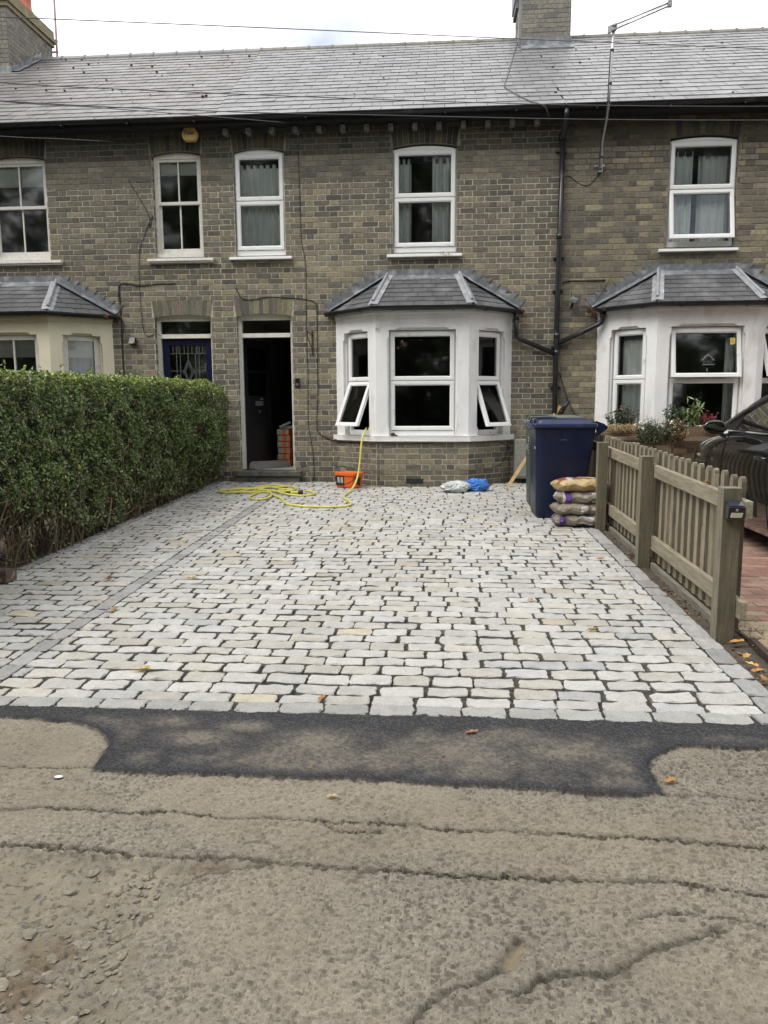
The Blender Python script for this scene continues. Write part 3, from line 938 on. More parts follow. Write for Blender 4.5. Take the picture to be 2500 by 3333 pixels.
# ------------------------------------------------------------------ roofs with real slates
RP_ = math.atan2(7.957 - 5.30, 4.3)
def roof_pt(x, t, n=0.):            # t = distance up the slope from the eaves
    return (x, -.30 + t * math.cos(RP_) - n * math.sin(RP_), 5.30 + t * math.sin(RP_) + n * math.cos(RP_))
TL = 4.3 / math.cos(RP_)
def join_x(t): return -3.20 - .26 * t / TL
for k in 'ABC':
    h = H[k]
    rr = random.Random(ord(k) + 3)
    x0, x1 = HX[k]
    L0 = (lambda t: -9.6) if k == 'A' else (join_x if k == 'B' else (lambda t: 1.62))
    L1 = join_x if k == 'A' else ((lambda t: 1.62) if k == 'B' else (lambda t: 7.2))
    b = MB()
    g, wd = .25, .29
    rows = int(TL / g)
    dz = {'A': .0, 'B': .010, 'C': .010}[k]
    for r in range(rows + 1):
        t0 = r * g - .02; t1 = min(t0 + g + .05, TL)
        if t0 > TL - .03: break
        xa, xb_ = L0(t0), L1(t0)
        off = (r % 2) * wd / 2 + rr.uniform(-.006, .006)
        x = math.floor((xa - off) / wd) * wd + off
        while x < xb_:
            a = max(x + .003, xa); c_ = min(x + wd - .003, xb_)
            if c_ - a > .02:
                lift = dz + .003 + rr.uniform(0, .003)
                sk = rr.gauss(0, .0035)
                dr = rr.gauss(0, .004) - (rr.random() < .02) * .02
                v = rr.uniform(.88, 1.12)
                if k == 'A': c = (.160, .149, .143)
                else: c = (.186, .184, .190)
                if rr.random() < .12: c = tuple(q * .84 for q in c)
                if rr.random() < .07: c = tuple(q * 1.15 for q in c)
                c = tuple(q * v for q in c)
                p = [roof_pt(a, t0 + dr - sk, lift + .006), roof_pt(c_, t0 + dr + sk, lift + .006 + rr.gauss(0, .0015)), roof_pt(c_, t1, dz), roof_pt(a, t1, dz),
                     roof_pt(a, t0 + dr - sk, lift - .002), roof_pt(c_, t0 + dr + sk, lift - .002)]
                b.add(p, [(0, 1, 2, 3), (4, 5, 1, 0)], c)
            x += wd
    roof = b.build('roof', 'slate', h)
    # backing, rear slope
    e = MB()
    xl, xr = L0(0) if k == 'A' else x0, x1 if k != 'C' else 7.2
    e.hexa([roof_pt(xl, .02, -.06), roof_pt(xr, .02, -.06), roof_pt(xr, TL, -.06), roof_pt(xl, TL, -.06), roof_pt(xl, .02, -.004), roof_pt(xr, .02, -.004), roof_pt(xr, TL, -.004), roof_pt(xl, TL, -.004)])
    e.add([(xl, 4.0, 7.95), (xr, 4.0, 7.95), (xr, 8.3, 5.3), (xl, 8.3, 5.3)], [(3, 2, 1, 0)])
    e.build('roof_deck', 'soffit', roof)
    # ridge tiles
    e = MB()
    x = L0(TL) if k != 'A' else -9.6
    xe = L1(TL)
    while x < xe:
        xx = min(x + .45, xe)
        n = 7
        P = []
        for (xq, ex) in ((x, .012), (x + .03, .012), (x + .031, 0), (xx + .004, 0)):
            P.append([(xq, 4.0 + (.115 + ex) * math.cos(t), 7.895 + (.105 + ex) * math.sin(t) + rr.gauss(0, .001)) for t in np.linspace(PI + .35, -.35, n)])
        e.grid(P, (.20, .20, .205))
        x = xx
    e.build('ridge_tiles', 'slate' if k == 'A' else 'concrete', roof, smooth=False)
    # eaves: soffit, fascia, gutter
    e = MB()
    e.box(x0, x1 if k != 'C' else 7.2, -.245, .0, 5.225, 5.24)
    e.box(x0, x1 if k != 'C' else 7.2, -.268, -.246, 5.215, 5.28)
    e.build('fascia', 'soffit', h)
    e = MB()
    gutter_run(e, [(x0 if k != 'A' else -9.6, -.325, 5.288), (x1 - .01 if k != 'C' else 7.2, -.325, 5.288)], .046)
    x = x0 + .4
    while x < x1:
        e.box(x - .012, x + .012, -.375, -.268, 5.222, 5.240)
        x += .95
    e.build('gutter', 'blackpl', h, smooth=False)
    if k == 'B':
        for i in range(14):
            xq = -3.09 + i * .335
            e = MB()
            e.box(xq - .035, xq + .035, -.13, .0, 5.125, 5.203)
            o = e.build('rafter_end', mat('rafter_paint', (.17, .175, .175), var=.5, sc=22, rough=.8) if i == 0 else rafm, h, bevel=.004)
            rafm = o.data.materials[0]

# ------------------------------------------------------------------ chimneys
def chimney(roof, x0, x1, y0, y1, zb, zt, seed, capz=None):
    bb = MB(); mb = MB()
    sides = [(plane(x0, y0, 1, 0), x1 - x0), (plane(x1, y0, 0, 1), y1 - y0), (plane(x0, y1, 0, -1), y1 - y0), (plane(x1, y1, -1, 0), x1 - x0)]
    for i, (fn, L) in enumerate(sides):
        brickface(bb, fn, .0, L, zb, zt, [], 'C', seed + i, phase=.03)
    for i in range(len(bb.c)):
        r_ = random.Random(i * 31 + seed).random(); bb.c[i] = bb.c[i]
    # lighter, wind-washed bricks
    bb.c = [tuple(min(.42, q * 1.7 + .06) for q in c) for c in bb.c]
    mb.box(x0, x1, y0, y1, zb - .3, zt, (.2, .19, .165))
    if capz:
        for (d, za, zb_) in ((.035, capz, capz + .075), (.07, capz + .077, capz + .152), (.035, capz + .154, capz + .30)):
            mb.box(x0 - d, x1 + d, y0 - d, y1 + d, za, zb_, (.26, .225, .15))
    c = bb.build('chimney', 'brick', roof)
    # mortar bed sits in the chimney's own mesh
    me = mb.build('chimney_bed', 'mortar', None)
    return c, me
roofA = [o for o in H['A'].children if o.name.startswith('roof') and 'deck' not in o.name][0]
roofB = [o for o in H['B'].children if o.name.startswith('roof') and 'deck' not in o.name][0]
def join_mats(a, b_):
    # merge b_ into a as one mesh with two materials, no operators
    off = len(a.data.vertices)
    V = [tuple(v.co) for v in a.data.vertices] + [tuple(v.co) for v in b_.data.vertices]
    F = [tuple(p.vertices) for p in a.data.polygons] + [tuple(i + off for i in p.vertices) for p in b_.data.polygons]
    ca = [tuple(x.color) for x in a.data.attributes['col'].data] + [tuple(x.color) for x in b_.data.attributes['col'].data]
    na = len(a.data.polygons)
    me = bpy.data.meshes.new(a.data.name)
    me.from_pydata(V, [], F)
    at = me.attributes.new('col', 'FLOAT_COLOR', 'FACE')
    at.data.foreach_set('color', np.array(ca, np.float32).ravel())
    me.materials.append(a.data.materials[0]); me.materials.append(b_.data.materials[0])
    mi = np.zeros(len(F), np.int32); mi[na:] = 1
    me.polygons.foreach_set('material_index', mi)
    a.data = me
    bpy.data.objects.remove(b_)
cB_, mB_ = chimney(roofB, 1.36, 2.205, 3.40, 4.75, 7.30, 9.3, 40)
join_mats(cB_, mB_)
cA_, mA_ = chimney(roofA, -9.1, -7.87, 3.0, 4.66, 7.1, 8.46, 60, capz=8.46)
join_mats(cA_, mA_)
fl = MB()   # lead flashing at the chimney bases
n_ = .022
fl.hexa([roof_pt(1.33, 4.02, n_), roof_pt(2.24, 4.02, n_), roof_pt(2.24, 4.36, n_), roof_pt(1.33, 4.36, n_), roof_pt(1.33, 4.02, n_ + .01), roof_pt(2.24, 4.02, n_ + .01), roof_pt(2.24, 4.36, n_ + .01), roof_pt(1.33, 4.36, n_ + .01)])
fl.box(1.335, 2.23, 3.372, 3.392, 7.50, 7.735)
fl.hexa([(1.335, 3.37, 7.5), (1.355, 3.37, 7.5), (1.355, 4.05, 7.9), (1.335, 4.05, 7.9), (1.335, 3.37, 7.73), (1.355, 3.37, 7.73), (1.355, 4.05, 8.1), (1.335, 4.05, 8.1)])
fl.build('flashing', 'lead', roofB)
fl = MB()
zf = lambda y: 5.3 + math.tan(RP_) * (y + .3)
fl.box(-9.15, -7.83, 2.965, 2.99, zf(2.97) - .02, zf(2.97) + .12)
y = 2.99
while y < 4.0:
    y2 = y + .165
    fl.add([(-7.858, y, zf(y)), (-7.858, y2, zf(y2)), (-7.858, y2, zf(y) + .22), (-7.858, y + .02, zf(y) + .10), (-7.848, y, zf(y)), (-7.848, y2, zf(y2)), (-7.848, y2, zf(y) + .22), (-7.848, y + .02, zf(y) + .10)],
           [(0, 1, 2, 3), (7, 6, 5, 4), (0, 3, 7, 4), (3, 2, 6, 7), (1, 5, 6, 2)])
    y = y2
fl.add([(-7.86, 2.99, zf(2.99) + .03), (-7.70, 2.99, zf(2.99) + .03), (-7.72, 4.0, zf(4.0) + .03), (-7.86, 4.0, zf(4.0) + .03)], [(0, 1, 2, 3)])
fl.build('flashing', 'lead', roofA)
# slate hung at the left of the middle chimney
hb = MB(); hb.box(1.245, 1.30, 3.45, 4.0, 8.26, 9.3, (.06, .06, .07)); hb.box(1.225, 1.2445, 3.45, 4.0, 8.36, 9.3, (.05, .05, .06)); hb.box(1.3005, 1.359, 3.42, 3.5, 7.62, 9.3, (.2, .19, .18)); hb.build('hung_slate', 'slate', roofB)
def lathe(mb, cx, cy, prof, n=20, col=(1, 1, 1)):
    P = [[(cx + r * math.cos(2 * PI * j / n), cy + r * math.sin(2 * PI * j / n), z) for j in range(n)] for r, z in prof]
    mb.grid(P, col, closed=True)
    k = len(mb.v); mb.v.extend(P[0]); mb.f.append(tuple(range(k + n - 1, k - 1, -1))); mb.c.append(col)
    k = len(mb.v); mb.v.extend(P[-1]); mb.f.append(tuple(range(k, k + n))); mb.c.append(col)
for (px_, py_, m_) in ((-8.02, 3.95, 'terracotta'), (-8.35, 3.75, 'buffpot'), (-8.75, 3.9, 'terracotta')):
    e = MB(); z = 8.76
    lathe(e, px_, py_, [(.15, z), (.16, z + .04), (.13, z + .07), (.125, z + .4), (.15, z + .44), (.155, z + .5), (.13, z + .52), (.1, z + .52), (.1, z + .3)])
    e.build('chimney_pot', m_, roofA, smooth=True)
e = MB()
p0 = onY(187, 190, 4.8); p1 = onY(173, -60, 4.8)
e.tube([p0, p1], .022, 8)
e.tube([p0 + np.array([-.15, 0, .12]), p0 + np.array([.03, 0, .12])], .018, 6)
e.tube([p0 + np.array([-.15, 0, .32]), p0 + np.array([.03, 0, .32])], .018, 6)
tag(e.build('aerial_mast', mat('pink_mast', (.42, .27, .28), var=.1)), 'thin pinkish aerial mast strapped behind the left chimney', 'aerial mast')

# ------------------------------------------------------------------ windows
SASH = [(0, -.035), (0, .018), (.006, .022), (.042, .022), (.052, .012), (.060, .010), (.060, -.035)]
FRAME = [(0, -.06), (0, .0), (.040, .0), (.046, -.008), (.046, -.06)]
def shift(fn, d0):
    return lambda u, z, d: fn(u, z, d + d0)
def hinged(fn, ztop, ang, d0=0.):            # top hung: rotates outwards about its head
    ca, sa = math.cos(ang), math.sin(ang)
    def g_(u, z, d):
        hgt = ztop - z
        return fn(u, ztop - hgt * ca - d * sa * 0 + d * sa * 1.0 * 0, d0 + d * ca + hgt * sa) if ang else fn(u, z, d + d0)
    return g_
def pvc_window(house, fn, u0, u1, z0, z1, zm, ang_top=0., ang_bot=0., sub=.07, name='window', curt=None, glass='glass', crown=0., lab=None):
    """two-light window: fixed frame is the part; sashes, panes and sill piece are its pieces"""
    ff = shift(fn, -.05)
    b = MB()
    zs = z0 + sub
    w_ = .038
    # frame
    pbox(b, ff, u0, u0 + w_, zs, z1, -.06, 0); pbox(b, ff, u1 - w_, u1, zs, z1, -.06, 0)
    pbox(b, ff, u0 + w_, u1 - w_, z1 - w_, z1, -.06, -.001); pbox(b, ff, u0, u1, z0, zs, -.06, .004)
    pbox(b, ff, u0 + w_, u1 - w_, zm - .012, zm + .012, -.06, -.001)
    if crown:
        poly = [(u0, z1)] + [(u0 + (u1 - u0) * i / 10, z1 + crown * (1 - (2 * i / 10 - 1) ** 2)) for i in range(11)] + [(u1, z1)]
        b.prism(poly, ff, -.06, .004)
    fr = b.build(name, 'white', house, bevel=.003)
    if lab: fr['label'] = lab
    for (za, zb_, ang) in ((zm + .006, z1 - .022, ang_top), (zs + .006, zm - .006, ang_bot)):
        g_ = hinged(ff, zb_, ang, .0)
        e = MB()
        e.ring(g_, u0 + .016, u1 - .016, za, zb_, SASH)
        sa_ = e.build('sash', 'white', fr)
        e = MB()
        pbox(e, g_, u0 + .074, u1 - .074, za + .058, zb_ - .058, -.012, -.008)
        e.build('pane', glass, fr)
        e = MB()
        e.ring(g_, u0 + .070, u1 - .070, za + .054, zb_ - .054, [(0, -.004), (0, .0105), (.006, .0105), (.006, -.004)])
        e.build('gasket', 'blackpl', fr)
        if ang:
            for uu in (u0 + .03, u1 - .03):
                A = Vector(ff(uu, zb_ - .25, -.01)); B_ = Vector(g_(uu, zb_ - .42, -.02))
                e = MB(); e.bar(A, B_, .01, .006); e.build('stay', 'metal', fr)
    if sub > .03:
        for q in (.18, .82):
            uu = u0 + (u1 - u0) * q
            e = MB(); pbox(e, ff, uu - .02, uu + .02, zs - .008, zs + .004, .004, .012)
            e.build('drain_cap', 'white', fr)
    return fr
def sill(house, u0, u1, zt, m='white', wavy=False, parent=None):
    b = MB()
    b.hexa([(u0, -.075, zt - .042), (u1, -.075, zt - .042), (u1, .1, zt - .042), (u0, .1, zt - .042), (u0, -.072, zt - .006), (u1, -.072, zt - .006), (u1, .1, zt + .012), (u0, .1, zt + .012)])
    if m == 'oldpaint': b.box(u0 + .01, u1 - .01, -.055, .0, zt - .065, zt - .043)
    return b.build('sill', m, parent or house, bevel=.004)
def curtain(parent, x0, x1, z0, z1, y, folds=6, m='curtain', slant=0., amp=.03, seed=1):
    b = MB()
    n = folds * 8
    rr = random.Random(seed)
    ph = [rr.uniform(0, 6) for _ in range(4)]
    P = []
    for z in np.linspace(z1, z0, 12):
        f = (z1 - z) / (z1 - z0)
        row = []
        for i in range(n + 1):
            t = i / n
            x = x0 + (x1 - x0) * t + slant * f * (1 if slant else 0) * t
            row.append((x, y + amp * math.sin(t * folds * 2 * PI + ph[0] + .4 * math.sin(f * 3 + ph[1])) + .3 * amp * math.sin(t * folds * 5.3 + ph[2]), z))
        P.append(row)
    b.grid(P)
    return b.build('curtain', m, parent, smooth=True)
def net(parent, x0, x1, z0, z1, y):
    pass
# first floor windows
wB = WINS['B']
f3 = pvc_window(H['B'], FAC, wB[0][0] + .006, wB[0][1] - .006, ZS, 4.905, 4.255, crown=.055, lab='narrow white window with drawn pale curtain')
sill(H['B'], -3.10, -2.183, 3.47, parent=f3)
curtain(f3, -2.99, -2.31, 3.5, 4.78, .16, 7, seed=3)
f4 = pvc_window(H['B'], FAC, wB[1][0] + .006, wB[1][1] - .006, ZS, 4.895, 4.245, crown=.045, lab='wide white window with parted curtains')
sill(H['B'], -.805, .257, 3.462, parent=f4)
curtain(f4, -.68, -.47, 3.5, 4.8, .16, 3, seed=4)
curtain(f4, -.17, .13, 3.5, 4.8, .16, 3, slant=-.0, seed=5)
f5 = pvc_window(H['C'], FAC, 3.09 + .006, 4.003 - .006, ZS, 4.90, 4.262, ang_bot=R(11), crown=.04, lab='white window with its lower light pushed open')
sill(H['C'], 2.985, 4.05, 3.463, parent=f5)
curtain(f5, 3.13, 3.45, 3.5, 4.8, .19, 3, seed=6)
curtain(f5, 3.55, 3.97, 3.5, 4.8, .21, 4, seed=8)
for fx, xa, xb_ in ((f3, -2.96, -2.34), (f4, -.66, .12), (f5, 3.15, 3.95)):
    b = MB(); b.box(xa, xb_, .17, .20, 4.74, 4.87); b.build('curtain_rail', 'soffit', fx)
b = MB()
P = [[(3.72 + .20 * math.cos(a) * math.cos(p), .33 + .07 * math.sin(a) * math.cos(p), 3.60 + .26 * math.sin(p)) for a in np.linspace(0, 2 * PI, 20, endpoint=False)] for p in np.linspace(-PI / 2, PI / 2, 12)]
b.grid(P, closed=True)
tag(b.build('cushion', mat('cushion', (.5, .42, .28), var=.1), smooth=True), 'rounded beige cushion standing inside the upstairs window above the right bay', 'cushion')

def sash_window(house, fn, u0, u1, z0, z1, zm, lab, crown=.05, gap_top=0., single=False):
    fo = shift(fn, -.075)
    b = MB()
    w_ = .045
    pbox(b, fo, u0, u0 + w_, z0, z1, -.1, 0); pbox(b, fo, u1 - w_, u1, z0, z1, -.1, 0)
    pbox(b, fo, u0 + w_, u1 - w_, z1 - .03, z1, -.1, -.001); pbox(b, fo, u0, u1, z0, z0 + .055, -.1, .02)
    if crown:
        poly = [(u0, z1)] + [(u0 + (u1 - u0) * i / 10, z1 + crown * (1 - (2 * i / 10 - 1) ** 2)) for i in range(11)] + [(u1, z1)]
        b.prism(poly, fo, -.06, .0)
    fr = b.build('window', 'oldpaint', house, bevel=.003)
    fr['label'] = lab
    um = (u0 + u1) / 2
    for (za, zb_, dd, bot) in ((zm - .02, z1 - .03 - gap_top, -.012, .045), (z0 + .055, zm + .02, -.045, .075)):
        e = MB()
        ua, ub = u0 + w_ - .006, u1 - w_ + .006
        st = .040
        pbox(e, fo, ua, ua + st, za, zb_, dd - .035, dd); pbox(e, fo, ub - st, ub, za, zb_, dd - .035, dd)
        pbox(e, fo, ua + st, ub - st, zb_ - .038, zb_, dd - .035, dd - .001); pbox(e, fo, ua + st, ub - st, za, za + bot, dd - .035, dd - .001)
        if not single: pbox(e, fo, um - .011, um + .011, za + bot, zb_ - .038, dd - .03, dd - .004)
        e.build('sash', 'oldpaint', fr, bevel=.003)
        e = MB()
        pbox(e, fo, ua + st - .004, ub - st + .004, za + bot - .004, zb_ - .034, dd - .020, dd - .016)
        e.build('pane', 'oldglass', fr)
    return fr
wA = WINS['A']
f1 = sash_window(H['A'], FAC, wA[0][0] + .005, wA[0][1] - .005, ZS + .0, 4.905, 4.255, 'wide old sash window with blind half lowered')
sill(H['A'], -6.87, -5.615, 3.478, 'oldpaint', parent=f1)
f2 = sash_window(H['A'], FAC, wA[1][0] + .005, wA[1][1] - .005, ZS + .0, 4.905, 4.262, 'narrow old sash window with a pale blind')
sill(H['A'], -4.315, -3.338, 3.468, 'oldpaint', parent=f2)
b = MB(); b.box(-6.66, -5.86, .135, .14, 4.56, 4.9); b.build('blind', 'blind', f1)
b = MB(); b.box(-4.17, -3.53, .135, .14, 4.66, 4.9); b.build('blind', 'blind', f2)
b = MB(); b.box(-3.66, -3.50, .45, .47, 3.5, 3.68); b.build('picture_back', 'room', f2)

# ------------------------------------------------------------------ bays
def stepped_hole(u0, u1, z0, z1, e, r):
    # lintel with a raised middle, jambs with stops cut back
    return [(u0, z0), (u1, z0), (u1, z0 + .10), (u1 + e, z0 + .13), (u1 + e, z1 - .12), (u1, z1 - .09), (u1, z1), (u1 - .09, z1), (u1 - .135, z1 + r), (u0 + .135, z1 + r), (u0 + .09, z1), (u0, z1), (u0, z1 - .09), (u0 - e, z1 - .12), (u0 - e, z0 + .13), (u0, z0 + .10)]
def bay(k, m, wkind):
    h = H[k]
    cx, hf, hw, dep = BAYS[k]
    g_ = gz(-.5)
    root = MB()
    P = [(cx - hw, 0), (cx - hf, -dep), (cx + hf, -dep), (cx + hw, 0)]
    faces = []
    for i in range(3):
        (ax, ay), (bx, by) = P[i], P[i + 1]
        faces.append((plane(ax, ay, bx - ax, by - ay), math.hypot(bx - ax, by - ay), P[i], P[i + 1]))
    z0, z1 = .90, 2.62
    ops = []
    for i, (fn, L, _, _) in enumerate(faces):
        if i == 1: u0, u1 = .185, L - .185
        elif k == 'A': u0, u1 = .19, L - .19
        else: u0, u1 = .185, L - .165
        if k == 'C' and i == 0: u0, u1 = .225, .735
        ops.append((u0, u1))
        th = .05
        root.prism([(0, z0), (L, z0), (L, z1), (0, z1)], fn, -.045, .0, holes=[stepped_hole(u0, u1, z0 + .002, 2.36, .022, .032)])
        root.prism([(.02, z0), (L - .02, z0), (L - .02, z1 - .01), (.02, z1 - .01)], fn, -.15, -.0455, holes=[[(u0 + .0, z0 + .002), (u1 - .0, z0 + .002), (u1 - .0, 2.362), (u0 + .0, 2.362)]])
        # shallow joint line at lintel level
    br = root.build('bay_window', m, h)
    br['label'] = {'A': 'cream painted bay', 'B': 'white painted bay with its two side lights open', 'C': 'white painted bay with flower troughs'}[k]
    # moulding under the gutter
    e = MB()
    for (d, za, zb_) in ((.022, 2.545, 2.622), (.045, 2.585, 2.621)):
        Q = [(cx - hw - d * .4, 0), (cx - hf - d * .45, -dep - d), (cx + hf + d * .45, -dep - d), (cx + hw + d * .4, 0)]
        for (a, c_) in zip(Q[:-1], Q[1:]):
            a_ = Vector((a[0], a[1])); b_ = Vector((c_[0], c_[1])); n = (b_ - a_).normalized()
            e.hexa([(a[0], a[1], za), (c_[0], c_[1], za), (c_[0] * .96 + cx * .04, c_[1] * .9, za), (a[0] * .96 + cx * .04, a[1] * .9, za),
                    (a[0], a[1], zb_), (c_[0], c_[1], zb_), (c_[0] * .96 + cx * .04, c_[1] * .9, zb_), (a[0] * .96 + cx * .04, a[1] * .9, zb_)])
    e.build('cornice', m, br)
    # sill band
    e = MB()
    d = .05
    Q = [(cx - hw - d, .0), (cx - hw - d, -.03), (cx - hf - d * .45, -dep - d), (cx + hf + d * .45, -dep - d), (cx + hw + d, -.03), (cx + hw + d, .0)]
    e.prism(Q, lambda u, v, z: (u, v, z), .832, .899)
    e.build('sill', m, br, bevel=.006)
    # brick base
    bb = MB(); mb = MB()
    for i, (fn, L, _, _) in enumerate(faces):
        brickface(bb, fn, .0, L, .10, .832, [], 'C' if k == 'C' else k, seed=ord(k) * 3 + i, phase=.06 * i)
        mortarface(mb, fn, 0, L, -.1, .84, [], MCOL[k])
    bs = bb.build('brick_base', 'brick', br)
    jj = mb.build('j', 'mortar', None)
    join_mats(bs, jj)
    if k == 'B':
        e = MB(); pbox(e, faces[1][0], .42, .66, .235, .30, .0, .012, (.3, .2, .2))
        for i in range(6): pbox(e, faces[1][0], .44 + i * .035, .46 + i * .035, .245, .29, .012, .016)
        e.build('air_brick', 'soffit', br)
    # floor and dark interior returns
    e = MB(); e.prism([(cx - hw + .1, .3), (cx - hf + .05, -dep + .06), (cx + hf - .05, -dep + .06), (cx + hw - .1, .3)], lambda u, v, z: (u, v, z), .50, .52)
    e.prism([(cx - hw + .1, .3), (cx - hf + .05, -dep + .06), (cx + hf - .05, -dep + .06), (cx + hw - .1, .3)], lambda u, v, z: (u, v, z), 2.50, 2.52)
    e.build('bay_floor', 'room', br)
    # windows
    for i, (fn, L, _, _) in enumerate(faces):
        u0, u1 = ops[i]
        f_ = shift(fn, -.055)
        if k == 'A':
            # sash lights built into the bay piece
            um = (u0 + u1) / 2
            e = MB()
            for (a, c_, p, q) in ((u0, u0 + .075, .92, 2.36), (u1 - .075, u1, .92, 2.36), (u0 + .075, u1 - .075, 2.29, 2.36), (u0 + .075, u1 - .075, .92, 1.0), (u0 + .075, u1 - .075, 1.62, 1.66)):
                pbox(e, f_, a, c_, p, q, -.09, -.02)
            if i == 1: pbox(e, f_, um - .012, um + .012, 1.0, 2.29, -.07, -.03)
            e.build('window_frame', 'oldpaint', br, bevel=.004)
            e = MB(); pbox(e, f_, u0 + .07, u1 - .07, .95, 2.3, -.06, -.056); e.build('pane', 'oldglass', br)
            e = MB(); pbox(e, f_, u0 + .075, u1 - .075, 2.05, 2.3, -.12, -.11)
            e.build('blind', 'blind', br)
            if i == 2:
                cur = MB()
                Pn = []
                for z in np.linspace(2.2, .9, 10):
                    Pn.append([f_(u1 - .10 - .24 * t - .04 * (2.2 - z) * t, z, -.22 + .02 * math.sin(t * 14)) for t in np.linspace(0, 1, 22)])
                cur.grid(Pn); cur.build('curtain', 'linen', br, smooth=True)
            continue
        ab = 0.; at_ = 0.
        if k == 'B' and i in (0, 2): ab = R(24) if i == 0 else R(22)
        if k == 'C' and i == 1: at_ = R(10)
        if k == 'C' and i == 2: at_ = R(14)
        pv(br, f_, u0 + .004, u1 - .004, .905, 2.352, 1.668, at_, ab)
        if k == 'C':
            e = MB(); pbox(e, f_, u0 + .08, u1 - .08, 2.22, 2.27, -.13, -.11); e.build('blind', 'blackpl', br)
    return br, faces, ops
def pv(br, fn, u0, u1, z0, z1, zm, at_, ab):
    b = MB()
    w_ = .036
    sub = .07
    zs = z0 + sub
    ff = shift(fn, -.03)
    for (a, c_, p, q, d) in ((u0, u0 + w_, zs, z1, 0), (u1 - w_, u1, zs, z1, 0), (u0 + w_, u1 - w_, z1 - w_, z1, -.001), (u0, u1, z0, zs, .004), (u0 + w_, u1 - w_, zm - .012, zm + .012, -.001)):
        pbox(b, ff, a, c_, p, q, -.06, d)
    b.build('window_frame', 'white', br, bevel=.003)
    for (za, zb_, ang) in ((zm + .006, z1 - .02, at_), (zs + .006, zm - .006, ab)):
        g_ = hinged(ff, zb_, ang)
        e = MB(); e.ring(g_, u0 + .014, u1 - .014, za, zb_, SASH); e.build('sash', 'white', br)
        e = MB(); pbox(e, g_, u0 + .070, u1 - .070, za + .056, zb_ - .056, -.012, -.008); e.build('pane', 'glass', br)
        e = MB(); e.ring(g_, u0 + .068, u1 - .068, za + .054, zb_ - .054, [(0, -.004), (0, .0105), (.006, .0105), (.006, -.004)]); e.build('gasket', 'blackpl', br)
        if ang:
            for uu in (u0 + .03, u1 - .03):
                e = MB(); e.bar(Vector(ff(uu, zb_ - .22, -.01)), Vector(g_(uu, zb_ - .40, -.02)), .012, .008)
                e.build('stay', 'blackpl', br)
